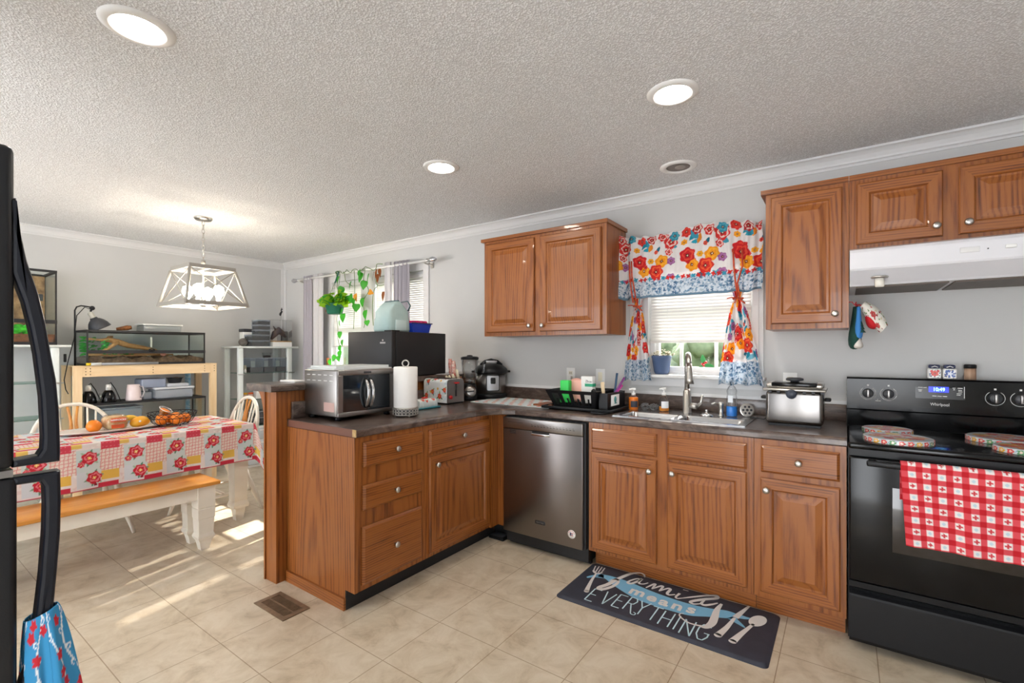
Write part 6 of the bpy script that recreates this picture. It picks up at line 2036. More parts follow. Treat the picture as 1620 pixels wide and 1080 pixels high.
def windsor(label, loc, rz):
    t = thing('windsor_chair', label, 'chair', loc, rz, 'white windsor chairs round the dining table')
    L_ = dict(local=True)
    seat = M().lathe([(0.06, 0.425), (0.205, 0.428), (0.222, 0.440), (0.220, 0.452), (0.200, 0.457), (0.10, 0.450), (0.01, 0.447)], (0, 0, 0), 32)
    seat.v = [(x * 1.0, y * 0.93 if y < 0 else y * 0.9, z) for x, y, z in seat.v]
    obj('seat', seat, K['honey'], t, **L_)
    for sx, sy, fx_, fy_ in ((-1, -1, 0.222, -0.245), (1, -1, 0.222, -0.245), (-1, 1, 0.215, 0.265), (1, 1, 0.215, 0.265)):
        a, b_ = Vector((sx * 0.135, sy * 0.125, 0.428)), Vector((sx * fx_, fy_, 0.0))
        rr_ = [.015, .020, .023, .016, .021, .023, .019, .014, .011]
        obj('leg', M().tube([tuple(a.lerp(b_, k / 8)) for k in range(9)], rr_, 10), K['cream'], t, **L_)
    st = M()
    for sx in (-1, 1):
        st.tube([(sx * 0.190, -0.195, 0.175), (sx * 0.186, 0.0, 0.175), (sx * 0.183, 0.21, 0.175)], [.008, .013, .008], 8)
    st.tube([(-0.186, 0.0, 0.175), (0, 0, 0.175), (0.186, 0, 0.175)], [.008, .013, .008], 8)
    obj('stretcher', st, K['cream'], t, **L_)
    hp_ = []
    for q in np.linspace(0, PI, 25):
        z = 0.450 + 0.452 * math.sin(q) ** 0.75
        w_ = 0.185 + 0.065 * math.sin(min(1.0, (z - 0.45) / 0.22) * PI / 2)
        hp_.append((w_ * math.copysign(abs(math.cos(q)) ** 0.9, math.cos(q)), 0.160 + (z - 0.45) * 0.23, z))
    obj('back_bow', M().tube(hp_, 0.0135, 10), K['cream'], t, **L_)

    def topz(x):
        c = min(1, abs(x) / 0.25) ** (1 / 0.9)
        return 0.450 + 0.452 * math.sin(math.acos(c)) ** 0.75
    sp = M()
    for x in (-0.185, -0.130, -0.082, 0.082, 0.130, 0.185):
        z = topz(x * 1.0) - 0.004
        sp.tube([(x * 0.78, 0.160, 0.450), (x, 0.160 + (z - 0.45) * 0.23, z)], 0.0065, 7)
    obj('spindles', sp, K['cream'], t, **L_)
    for sx in (-1, 1):
        pl = M()
        pts, ws = [], []
        for k in range(13):
            z = 0.452 + (topz(0.03) - 0.456) * k / 12
            pts.append((sx * (0.026 + 0.012 * math.sin(k / 12 * 2 * PI + 0.4)), 0.163 + (z - 0.45) * 0.23, z)); ws.append(0.013 + 0.005 * math.sin(k / 12 * PI * 1.3 + 0.8))
        pl.tube(pts, ws, 8)
        obj('splat', pl, K['honey'], t, **L_)
    return t


windsor('white windsor chair with orange splats at the far long side of the table', (-4.385, 0.965, 0), PI / 2)
windsor('white windsor chair with orange splats at the table end near the bar', (-4.125, 1.712, 0), 0.0)

# ---- on the table
CZT = TZ + 0.0062
t = thing('platter', 'long cream platter under the fruit and bread on the dining table', 'platter', (-4.19, 1.09, CZT))
m = M()
prof = [(0.55, 0.0005), (0.80, 0.004), (0.97, 0.014), (1.0, 0.020), (0.98, 0.022), (0.80, 0.009), (0.30, 0.006), (0.02, 0.006)]
vs, fs = [], []
N = 40
for r_, z in prof:
    for k in range(N):
        a = 2 * PI * k / N
        vs.append((-4.185 + 0.125 * r_ * math.copysign(abs(math.cos(a)) ** 0.8, math.cos(a)), 1.075 + 0.305 * r_ * math.copysign(abs(math.sin(a)) ** 0.8, math.sin(a)), CZT + z))
for i in range(len(prof) - 1):
    for k in range(N):
        p, q = i * N + k, i * N + (k + 1) % N
        fs.append((p, q, q + N, p + N))
fs += [tuple(range(N))[::-1], tuple((len(prof) - 1) * N + k for k in range(N))]
fix(obj('dish', m.add(vs, fs, 0, True), pm('platter_cream', 'D9CFC6', 0.35), t))
PZ = CZT + 0.0105


def orange(x, y, z, r_, label, grp):
    t = thing('orange', label, 'orange', (x, y, z), 0, grp)
    obj('fruit', M().ball((x, y, z + r_ * 0.95), (r_, r_, r_ * 0.95), 24, 16), K['orange'], t)
    obj('navel', M().lathe([(0.006, r_ * 1.885), (0.003, r_ * 1.90)], (x, y, z), 8), K['stem'], t)


orange(-4.130, 0.965, PZ, 0.042, 'orange at the left end of the platter, beside the bagged bread', 'oranges on the platter')
orange(-4.225, 0.985, PZ, 0.038, 'orange behind the foremost orange, half hidden by the bread bag', 'oranges on the platter')
t = thing('bread_bag', 'clear bag of sliced bread with an orange band on the platter', 'bread', (-4.17, 1.085, PZ))
K['crust'] = pm('bread_crust', 'C98A4B', 0.8, var=(24, 'E8CFA2'))
bd = M()
vs, fs = [], []
N = 22
for q, s_ in ((0, .80), (0.08, .95), (0.5, 1.0), (0.92, .95), (1.0, .80)):
    for k in range(N):
        a = 2 * PI * k / N
        yy = 0.060 * s_ * math.copysign(abs(math.cos(a)) ** 0.6, math.cos(a)); zz = 0.047 * s_ * math.copysign(abs(math.sin(a)) ** 0.6, math.sin(a))
        if zz > 0.02:
            yy *= 1.06
        vs.append((-4.235 + 0.13 * q, 1.085 + yy, PZ + 0.0475 + zz))
for i in range(4):
    for k in range(N):
        p, q = i * N + k, i * N + (k + 1) % N
        fs.append((p, q, q + N, p + N))
fs += [tuple(range(N))[::-1], tuple(4 * N + k for k in range(N))]
fix(obj('loaf', bd.add(vs, fs, 0, True), K['crust'], t))
bg_ = M()
g = np.random.default_rng(6)
vs, fs = [], []
for q, s_ in ((-0.08, .30), (0.0, .92), (0.25, 1.06), (0.5, 1.08), (0.75, 1.06), (1.0, 0.98), (1.06, .55), (1.09, 0.08)):
    for k in range(N):
        a = 2 * PI * k / N
        w_ = 1 + g.uniform(-0.035, 0.06)
        vs.append((-4.235 + 0.13 * q, 1.085 + 0.064 * s_ * w_ * math.copysign(abs(math.cos(a)) ** 0.7, math.cos(a)), max(PZ + 0.0006, PZ + 0.050 + 0.052 * s_ * w_ * math.copysign(abs(math.sin(a)) ** 0.7, math.sin(a)))))
fs = []
for i in range(7):
    for k in range(N):
        p, q = i * N + k, i * N + (k + 1) % N
        fs.append((p, q, q + N, p + N))
fs += [tuple(range(N))[::-1], tuple(7 * N + k for k in range(N))]
obj('bag', bg_.add(vs, fs, 0, True), K['acryl'], t)
obj('band', M().box(-4.0985, -4.0965, 1.045, 1.130, PZ + 0.058, PZ + 0.085).box(-4.0985, -4.0970, 1.050, 1.120, PZ + 0.015, PZ + 0.040), pm('band_orange', 'E8602A', 0.5), t)
text('band_lettering', 'NIMROCKS', 0.0165, (-4.0960, 1.0875, PZ + 0.0715), RXX, K['paper'], t, bold=0.0006)
t = thing('mango', 'yellow-orange mango at the right end of the platter', 'mango', (-4.15, 1.215, PZ))
bl = M().ball((0, 0, 0), (0.046, 0.060, 0.038), 24, 16)
bl.v = [(x, y, z + 0.010 * math.sin((y + 0.06) * 20)) for x, y, z in bl.v]
lo = min(p[2] for p in bl.v)
obj('fruit', M().add([(x - 4.15, y + 1.225, z - lo + PZ + 0.001) for x, y, z in bl.v], bl.f, 0, True), pm('mango_skin', 'F0991E', 0.4, var=(12, 'EDB733')), t)
obj('sticker', M().lathe([(0.008, 0), (0.007, 0.0008)], (-4.106, 1.212, PZ + 0.046), 10, 0, 'x'), K['paper'], t)
t = thing('banana', 'curved yellow banana lying behind the mango on the platter', 'banana', (-4.225, 1.19, PZ))
bp2 = [(-4.235, 1.105 + 0.02 * k, PZ + 0.024 + 0.040 * math.sin(k / 8 * PI)) for k in range(9)]
obj('fruit', M().tube(bp2, [.006, .014, .018, .020, .020, .020, .018, .014, .007], 10), pm('banana_skin', 'E9C23C', 0.5, var=(10, 'D9B030')), t)
obj('stalk', M().tube([bp2[0], (-4.235, 1.092, PZ + 0.022)], [0.006, 0.005], 8), pm('stalk_brown', '6E5A2A', 0.7), t)

bx_, by_ = -4.120, 1.415
t = thing('wire_basket', 'black wire fruit basket full of oranges on the dining table', 'basket', (bx_, by_, CZT))
wb_ = M()
R0, R1, H1 = 0.098, 0.155, 0.098


def prof_r(z):
    q = max(0.0, z - 0.012) / (H1 - 0.012)
    return R0 + (R1 - R0) * q ** 0.55


for z, r_ in ((0.012, 0.0022), (0.062, 0.0022), (H1, 0.0030)):
    wb_.tube([(bx_ + prof_r(z) * math.cos(a), by_ + prof_r(z) * math.sin(a), CZT + z) for a in np.linspace(0, 2 * PI, 41)[:-1]], r_, 6, True)
for k in range(20):
    a = 2 * PI * k / 20
    wb_.tube([(bx_ + prof_r(z) * math.cos(a), by_ + prof_r(z) * math.sin(a), CZT + z) for z in np.linspace(0.012, 0.062, 5)], 0.0020, 5)
    for sg in (-1, 1):
        wb_.tube([(bx_ + prof_r(z) * math.cos(a + sg * (z - 0.062) / 0.036 * 2 * PI / 20), by_ + prof_r(z) * math.sin(a + sg * (z - 0.062) / 0.036 * 2 * PI / 20), CZT + z) for z in np.linspace(0.062, H1, 5)], 0.0018, 5)
for k in range(8):
    a = 2 * PI * k / 8
    wb_.tube([(bx_ + R0 * math.cos(a), by_ + R0 * math.sin(a), CZT + 0.012), (bx_, by_, CZT + 0.011)], 0.0018, 5)
obj('wires', wb_, K['black'], t)
ft = M()
for k in range(3):
    a = 2 * PI * k / 3 + 0.3
    ft.ball((bx_ + 0.080 * math.cos(a), by_ + 0.080 * math.sin(a), CZT + 0.0065), 0.0062, 10, 8)
obj('feet', ft, K['black'], t)
sp_ = [(0.0, 0.0), (0.079, 0.0), (0.024, 0.075), (-0.064, 0.046), (-0.064, -0.046), (0.024, -0.075)]
nm = ['at the centre bottom', 'nearest the bar', 'at the far right', 'at the back right', 'at the back left', 'at the near left']
for (dx, dy), n_ in zip(sp_, nm):
    orange(bx_ + dx, by_ + dy, CZT + 0.0145, 0.0390, 'orange in the wire basket, ' + n_, 'oranges in the wire basket')
t = thing('fruit_cup', 'small tipped clear cup of orange slices on top of the wire basket', 'cup', (bx_ + 0.02, by_ - 0.075, CZT + 0.085))
tm = Matrix.Translation((bx_ + 0.0, by_ - 0.062, CZT + 0.0905)) @ Matrix.Rotation(math.radians(24), 4, 'Y') @ Matrix.Rotation(math.radians(-22), 4, 'X')
obj('cup', M().lathe([(0.026, 0.0), (0.040, 0.038), (0.043, 0.040), (0.040, 0.042), (0.024, 0.003)], (0, 0, 0), 24).xf(tm), K['acryl'], t)
obj('slices', M().lathe([(0.0235, 0.004), (0.036, 0.033), (0.02, 0.036), (0.005, 0.035)], (0, 0, 0), 20).xf(tm), K['orange'], t)
obj('cup_rim', M().tube([tuple(tm @ Vector((0.042 * math.cos(a), 0.042 * math.sin(a), 0.041))) for a in np.linspace(0, 2 * PI, 25)[:-1]], 0.0022, 6, True), K['white'], t)


# ================================================================== dining window: rod, curtains, plant
t = thing('curtain_rod', 'long white curtain rod with glass finials over the dining window', 'curtain rod', (-4.18, 3.08, 2.125))
obj('rod', M().tube([(-5.27, 3.08, 2.125), (-3.14, 3.08, 2.125)], 0.011, 12), K['white'], t)
for x, sg in ((-5.27, -1), (-3.14, 1)):
    obj('finial', M().lathe([(0.012, 0.0), (0.017, 0.010 * sg), (0.010, 0.022 * sg), (0.022, 0.050 * sg), (0.028, 0.080 * sg), (0.020, 0.108 * sg), (0.008, 0.125 * sg)], (x, 3.08, 2.125), 18, 0, 'x'), pm('finial_silver', 'C9CBD0', 0.12, 0.85), t)
for x in (-5.235, -3.175):
    obj('bracket', M().tube([(x, 3.08, 2.113), (x, 3.12, 2.105), (x, 3.185, 2.105)], 0.008, 8).box(x - 0.014, x + 0.014, 3.184, 3.1995, 2.075, 2.135), K['nickel'], t)


def drape_panel(name, x0, x1, z0, z1, folds, amp, mat, label, cat, y=3.082):
    n, h = 90, 24
    m = M()
    vs = []
    for j in range(h + 1):
        q = j / h
        for i in range(n + 1):
            s = i / n
            a = s * folds * 2 * PI
            k = amp * (0.55 + 0.45 * (1 - q))
            vs.append((x0 + (x1 - x0) * s + 0.006 * math.sin(a * 2 + 1), y + k * math.sin(a) + 0.2 * k * math.sin(2.3 * a + q * 2), z0 + (z1 - z0) * q))
    fs = [(j * (n + 1) + i, j * (n + 1) + i + 1, (j + 1) * (n + 1) + i + 1, (j + 1) * (n + 1) + i) for j in range(h) for i in range(n)]
    o = lone(name, m.add(vs, fs, 0, True), mat, label, cat)
    md = o.modifiers.new('thickness', 'SOLIDIFY'); md.thickness = 0.0015
    gr = M()
    return o


drape_panel('curtain', -5.165, -4.985, 0.04, 2.160, 3, 0.026, K['drape'], 'grey curtain at the left end of the dining window', 'curtain')
drape_panel('lit_lining', -4.970, -4.770, 0.04, 2.165, 2.5, 0.022, K['drape_lit'], 'lit white lining of the grey curtain, beside the hanging plant', 'curtain')  # lit part of the same curtain, drawn as a paler panel
drape_panel('lit_lining', -3.735, -3.615, 0.04, 2.170, 1.5, 0.024, K['drape_lit'], 'narrow lit white lining of the curtain behind the upright grey bag', 'curtain')
drape_panel('curtain', -3.600, -3.370, 0.04, 2.160, 4, 0.026, K['drape'], 'grey curtain at the right end of the dining window', 'curtain')

t = thing('hanging_plant', 'green hanging pot of lime heart-leaved vines on the dining curtain rod', 'plant', (-4.455, 3.02, 1.68))
hx_, hy_ = -4.455, 3.020
obj('pot', M().lathe([(0.070, 1.685), (0.080, 1.70), (0.098, 1.785), (0.104, 1.788), (0.104, 1.800), (0.096, 1.800), (0.090, 1.780), (0.01, 1.775)], (hx_, hy_, 0), 28), K['potgr'], t)
obj('hanger', M().tube([(hx_ - 0.03, 3.062, 2.125), (hx_ - 0.045, 3.062, 2.145), (hx_ - 0.035, 3.075, 2.155), (hx_ - 0.012, 3.075, 2.150), (hx_, 3.055, 2.11), (hx_, 3.03, 2.04), (hx_, 3.02, 2.02)], 0.008, 8), K['potgr'], t)
wr = M()
for k in range(3):
    a = 2 * PI * k / 3 + 0.5
    wr.tube([(hx_, 3.02, 2.022), (hx_ + 0.100 * math.cos(a), hy_ + 0.100 * math.sin(a), 1.797)], 0.0016, 5)
obj('wires', wr, K['stem'], t)
vn = M()
for L in [[(-4.419, 2.142), (-4.429, 1.968), (-4.45, 1.718), (-4.46, 1.567), (-4.429, 1.39), (-4.398, 1.214)], [(-4.167, 2.130), (-4.167, 1.521)], [(-4.43, 1.80), (-4.45, 2.0), (-4.481, 2.125), (-4.42, 2.15), (-4.357, 2.118), (-4.29, 2.15), (-4.236, 2.115), (-4.15, 2.145), (-4.08, 2.11), (-3.99, 2.15), (-3.93, 2.13), (-3.839, 2.10), (-3.803, 2.154), (-3.723, 2.151)],
          [(-3.995, 2.135), (-4.004, 2.019), (-3.939, 1.895), (-4.023, 1.793), (-3.995, 1.696), (-4.004, 1.529)], [(-3.812, 2.10), (-3.803, 1.955), (-3.70, 1.944)], [(-3.81, 2.0), (-3.794, 1.931), (-3.857, 1.889), (-3.866, 1.549)], [(-4.35, 2.135), (-4.30, 2.03), (-4.20, 1.97)]]:
    q = spl([(x, z) for x, z in L], 5)
    vn.tube([(x, 3.052 + 0.006 * math.sin(i * 0.9), z) for i, (x, z) in enumerate(q)], 0.0032, 6)
obj('vines', vn, K['stem'], t)
g = np.random.default_rng(21)
lm, lg = M(), M()
for k in range(100):
    a, q = g.uniform(0, 2 * PI), g.uniform(0.1, 1) ** 0.5
    b_ = (hx_ + 0.03 + 0.165 * q * math.cos(a), hy_ + 0.07 * q * math.sin(a) - 0.02, 1.795 + 0.12 * g.uniform(0, 1) * (1.25 - q))
    d_ = (math.cos(a) + g.normal(0, 0.3), math.sin(a) * 0.6 - 0.25, g.uniform(-0.5, 0.55))
    leaf(lm if k % 4 else lg, b_, d_, (g.normal(0, .4) + 0.4, -0.9, 0.55), g.uniform(0.070, 0.100), g.uniform(0.062, 0.085))
obj('lime_leaves', lm, K['leaf_y'], t)
for x, z in [(-4.408, 2.054), (-4.197, 1.969), (-4.061, 2.078), (-4.014, 2.038), (-3.911, 2.021), (-3.973, 1.957), (-4.347, 1.924), (-4.226, 1.83), (-4.29, 1.823), (-4.138, 1.8), (-4.109, 1.732), (-4.004, 1.786), (-3.958, 1.659), (-3.939, 1.569), (-4.361, 1.713), (-4.331, 1.641), (-4.398, 1.59), (-4.388, 1.465), (-4.347, 1.377), (-4.388, 1.258), (-4.577, 1.168), (-4.481, 1.214), (-4.419, 1.208), (-4.398, 1.315)]:
    big = 0.096 if z > 1.6 and x > -4.35 else 0.070
    leaf(lg, (x, 3.040, z + big * 0.45), (g.normal(0, 0.35), -0.25, -1), (g.normal(0, 0.4), -1, 0.1), big * g.uniform(0.85, 1.1), big * g.uniform(0.75, 0.95))
obj('green_leaves', lg, K['leaf'], t)
lo, lb = M(), M()
for x, z in [(-4.128, 1.88), (-3.911, 1.89)]:
    leaf(lo, (x, 3.040, z), (0.3, -0.2, -1) if x < -4 else (1, -0.2, -0.3), (0, -1, 0.2), 0.085, 0.06)
for x, z in [(-3.83, 2.08), (-3.749, 2.10), (-3.776, 2.05), (-3.688, 1.87), (-4.600, 1.797), (-4.560, 1.80), (-3.79, 2.10)]:
    leaf(lb, (x, 3.040, z), (g.normal(0, 0.3), -0.3, -1), (g.normal(0, 0.5), -1, 0), 0.095, 0.035)
obj('orange_leaves', lo, K['leaf_o'], t)
obj('brown_leaves', lb, K['leaf_b'], t)

lone('wooden_spool', M().lathe([(0.016, 0.0), (0.016, 0.012), (0.013, 0.016), (0.013, 0.100), (0.016, 0.104), (0.016, 0.155)], (-4.795, 3.160, 1.0603), 16), pm('spool_brown', 'B06A3A', 0.6), 'brown wooden spool on the dining window sill behind the toaster oven', 'spool')
lone('herb_jar', M().lathe([(0.040, 0.0), (0.042, 0.10), (0.038, 0.13)], (-4.62, 3.150, 1.0603), 18), K['acryl'], 'clear jar on the dining window sill under the trailing leaves', 'jar')

# ================================================================== pine stand with the terrarium
SA, SBk, SY0_, SY1_, SZ = -5.300, -5.690, 1.105, 2.212, 1.160
t = thing('wooden_stand', 'pale pine stand under the long glass terrarium by the dining wall', 'stand', (-5.50, 1.66, 0))
for x in (SA - 0.019, SBk + 0.019):
    for y in (SY0_ + 0.029, SY1_ - 0.029):
        obj('leg', M().box(x - 0.019, x + 0.019, y - 0.029, y + 0.029, 0, SZ - 0.0005), K['pine_v'], t)
obj('front_rail', M().box(SA - 0.034, SA - 0.0005, SY0_ + 0.0585, SY1_ - 0.0585, 1.072, SZ - 0.001), K['pale_wood'], t)
obj('back_rail', M().box(SBk + 0.001, SBk + 0.034, SY0_ + 0.0585, SY1_ - 0.0585, 1.072, SZ - 0.001), K['pale_wood'], t)
obj('top_board', M().box(SBk, SA + 0.004, SY0_ - 0.003, SY1_ + 0.003, SZ, SZ + 0.008), K['pale_wood'], t)
obj('lower_board', M().box(SBk + 0.04, SA - 0.04, SY0_ + 0.03, SY1_ - 0.03, 0.405, 0.425), K['pale_wood'], t)
sc = M()
for y in (1.185, 1.215, 1.665, 2.10, 2.19):
    for z in (1.092, 1.118, 1.142):
        sc.lathe([(0.0045, SA - 0.0003), (0.0045, SA + 0.0006)], (0, y, z), 8, 0, 'x')
obj('screws', sc, pm('screw_brown', '6F5A40', 0.5), t)

SO = SZ + 0.0085
VX0, VX1, VY0, VY1, VZ0, VZ1 = -5.690, -5.305, 1.192, 2.108, SO, 1.478
t = thing('glass_terrarium', 'long glass terrarium with driftwood and plants on the pine stand', 'terrarium', (-5.5, 1.65, SO))


def frame4(m, x0, x1, y0, y1, z0, z1, w_):
    m.box(x0, x1, y0, y0 + w_, z0, z1).box(x0, x1, y1 - w_, y1, z0, z1).box(x0, x0 + w_, y0 + w_, y1 - w_, z0, z1).box(x1 - w_, x1, y0 + w_, y1 - w_, z0, z1)
    return m


obj('base_frame', frame4(M(), VX0, VX1, VY0, VY1, VZ0, VZ0 + 0.020, 0.02).box(VX0 + .02, VX1 - .02, VY0 + .02, VY1 - .02, VZ0, VZ0 + 0.006), K['blackmat'], t)
obj('top_frame', frame4(M(), VX0, VX1, VY0, VY1, VZ1 - 0.018, VZ1, 0.018), K['blackmat'], t)
K['mesh'] = milky('lid_mesh', '55585B', 0.18, 0.6)
obj('lid_screen', M().box(VX0 + .018, VX1 - .018, VY0 + .018, VY1 - .018, VZ1 - 0.006, VZ1 - 0.003), K['mesh'], t)
mb_ = M().box(VX1 - 0.010, VX1 + 0.002, VY0, VY1, 1.272, 1.302)
obj('front_bar', mb_, K['blackmat'], t)
obj('lock', M().tube([(VX1 + 0.006, 1.655 + 0.022 * math.cos(a), 1.300 + 0.014 * math.sin(a)) for a in np.linspace(0, 2 * PI, 19)[:-1]], 0.005, 7, True).box(VX1 + 0.002, VX1 + 0.010, 1.640, 1.670, 1.290, 1.306), K['black'], t)
for x in (VX0 + 0.006, VX1 - 0.006):
    for y in (VY0 + 0.006, VY1 - 0.006):
        obj('corner_post', M().box(x - 0.005, x + 0.005, y - 0.005, y + 0.005, VZ0 + 0.02, VZ1 - 0.018), K['blackmat'], t)
obj('glass', M().box(VX1 - 0.008, VX1 - 0.004, VY0 + 0.012, VY1 - 0.012, VZ0 + 0.02, VZ1 - 0.018).box(VX0 + 0.010, VX1 - 0.012, VY0 + 0.004, VY0 + 0.008, VZ0 + 0.02, VZ1 - 0.018)
    .box(VX0 + 0.010, VX1 - 0.012, VY1 - 0.008, VY1 - 0.004, VZ0 + 0.02, VZ1 - 0.018).box(VX0 + 0.004, VX0 + 0.008, VY0 + 0.012, VY1 - 0.012, VZ0 + 0.02, VZ1 - 0.018), K['glass_g'], t)
sb = M()
n1, n2 = 44, 16
g = np.random.default_rng(2)
vs = [(VX0 + 0.012 + (VX1 - VX0 - 0.024) * j / n2, VY0 + 0.012 + (VY1 - VY0 - 0.024) * i / n1, VZ0 + 0.068 + 0.012 * math.sin(i * 0.7) + g.normal(0, 0.004)) for j in range(n2 + 1) for i in range(n1 + 1)]
lowv = [(x, y, VZ0 + 0.007) for x, y, z in vs]
fs = [(j * (n1 + 1) + i, j * (n1 + 1) + i + 1, (j + 1) * (n1 + 1) + i + 1, (j + 1) * (n1 + 1) + i) for j in range(n2) for i in range(n1)]
o_ = len(vs)
rim_ = [i for i in range(n1 + 1)] + [j * (n1 + 1) + n1 for j in range(1, n2 + 1)] + [n2 * (n1 + 1) + i for i in range(n1 - 1, -1, -1)] + [j * (n1 + 1) for j in range(n2 - 1, 0, -1)]
fs += [(a, b_, b_ + o_, a + o_) for a, b_ in zip(rim_, rim_[1:] + rim_[:1])]
obj('soil', sb.add(vs + lowv, fs, 0, True), pm('soil', '5A4638', 0.95, var=(40, '8C7158'), bmp=(90, 0.8)), t)
K['drift'] = pm('driftwood', 'C79A66', 0.8, var=(16, 'A87A48'), bmp=(40, 0.4))
br = M()
br.tube([(-5.36, 1.200, 1.400), (-5.38, 1.30, 1.392), (-5.40, 1.36, 1.395), (-5.42, 1.43, 1.378), (-5.45, 1.52, 1.345), (-5.48, 1.64, 1.325), (-5.50, 1.74, 1.300), (-5.50, 1.80, 1.270)], [.009, .010, .022, .026, .024, .020, .016, .010], 10)
br.tube([(-5.41, 1.43, 1.375), (-5.39, 1.38, 1.335), (-5.38, 1.33, 1.300), (-5.37, 1.28, 1.265)], [.020, .016, .014, .010], 8)
br.tube([(-5.40, 1.36, 1.395), (-5.42, 1.37, 1.415), (-5.43, 1.40, 1.425)], [.022, .016, .008], 8)
br.tube([(-5.36, 1.205, 1.262), (-5.38, 1.40, 1.255), (-5.36, 1.65, 1.262), (-5.40, 1.86, 1.258)], [.010, .014, .014, .008], 8)
obj('driftwood', br, K['drift'], t)
pl = M()
for k in range(60):
    a = g.uniform(0, 2 * PI)
    b_ = (-5.43 + 0.04 * math.cos(a), 1.275 + 0.055 * math.sin(a), 1.27 + 0.13 * g.uniform(0, 1))
    leaf(pl, b_, (math.cos(a), math.sin(a), g.uniform(-0.3, 0.7)), (0.6, -0.3, 0.6), 0.055, 0.032, 0, False)
for y in (1.34, 1.38, 1.46, 1.50):
    for k in range(6):
        a = g.uniform(0, 2 * PI)
        leaf(pl, (-5.345, y, 1.262), (0.2 * math.cos(a), math.sin(a), g.uniform(0, 0.3)), (0.3, 0, 1), 0.035, 0.02, 0, False)
obj('greenery', pl, translucent('terrarium_green', '4DB552', 0.3), t)
obj('thermometer', M().box(VX1 - 0.016, VX1 - 0.009, 1.648, 1.664, 1.330, 1.425, 0, 0.002), pm('thermo', 'D6D8D0', 0.4), t)
obj('shell', M().ball((-5.345, 1.760, 1.262), (0.016, 0.026, 0.018), 12, 8), pm('shell_pink', 'D08E78', 0.5), t)

# things on the lid
t = thing('dome_lamp', 'black dome heat lamp on a bent arm over the left end of the terrarium', 'lamp', (-5.42, 1.140, SO))
lx = -5.420
obj('pole', M().tube([(lx, 1.140, SO + 0.0005), (lx, 1.140, 1.645), (lx, 1.152, 1.675), (lx, 1.180, 1.688), (lx, 1.215, 1.684), (lx, 1.245, 1.680)], 0.006, 8), K['black'], t)
obj('joint', M().ball((lx, 1.255, 1.672), 0.020, 12, 8).tube([(lx, 1.255, 1.672), (lx, 1.243, 1.640)], 0.008, 8), K['black'], t)
tm = Matrix.Translation((lx, 1.240, 1.628)) @ Matrix.Rotation(math.radians(28), 4, 'X')
obj('socket', M().lathe([(0.018, -0.055), (0.020, -0.050), (0.020, 0.0), (0.015, 0.006)], (0, 0, 0), 18).xf(tm), pm('socket_grey', 'B9B7AE', 0.5), t)
obj('shade', M().lathe([(0.024, -0.045), (0.030, -0.060), (0.040, -0.066), (0.058, -0.085), (0.074, -0.115), (0.082, -0.145), (0.084, -0.150), (0.080, -0.146), (0.070, -0.112), (0.050, -0.085), (0.024, -0.065)], (0, 0, 0), 30, 0, 'z', True, False).xf(tm), K['char'], t)
obj('cable', M().tube([(lx, 1.245, 1.66), (lx + 0.02, 1.20, 1.675), (lx + 0.012, 1.150, 1.60), (lx + 0.015, 1.132, 1.40), (lx + 0.05, 1.085, 1.20), (lx + 0.06, 1.060, 1.05), (lx + 0.06, 1.070, 0.97), (lx + 0.03, 1.092, 0.93)], 0.0035, 6), K['black'], t)
obj('cable_switch', M().box(lx + 0.048, lx + 0.066, 1.057, 1.075, 1.20, 1.27, 0, 0.004), K['black'], t)
lone('wood_hide', M().tube([(-5.43, 1.425, VZ1 + 0.016), (-5.42, 1.46, VZ1 + 0.022), (-5.41, 1.50, VZ1 + 0.030), (-5.41, 1.53, VZ1 + 0.034)], [.012, .018, .024, .018], 10), pm('hide_brown', '9A5F2C', 0.7, var=(50, '5F3A1C'), bmp=(60, 0.6)), 'piece of brown patterned wood on the terrarium lid', 'wood')
t = thing('plastic_tub', 'long clear tub with a white lid on top of the terrarium', 'tub', (-5.55, 1.79, VZ1))
obj('tub', M().box(-5.66, -5.46, 1.640, 1.950, VZ1 + 0.0005, VZ1 + 0.062, 0, 0.008), milky('tub_clear', 'D5DADB', 0.45), t)
obj('lid', M().box(-5.67, -5.45, 1.628, 1.962, VZ1 + 0.0625, VZ1 + 0.076, 0, 0.004), K['white'], t)
t = thing('light_tube', 'grey tube light with a yellow cap along the front of the terrarium', 'tube light', (-5.285, 1.24, SO))
obj('tube', M().lathe([(0.011, 1.285), (0.011, 1.700)], (-5.2875, 0, SO + 0.0125), 14, 0, 'y'), pm('tube_grey', '8F9296', 0.4), t)
obj('collar', M().lathe([(0.0125, 1.215), (0.0125, 1.285)], (-5.2875, 0, SO + 0.0125), 14, 0, 'y'), pm('collar_white', 'C9CCCB', 0.4), t)
obj('cap', M().lathe([(0.012, 1.185), (0.012, 1.215)], (-5.2875, 0, SO + 0.0125), 14, 0, 'y'), pm('cap_yellow', 'E3C21C', 0.4), t)

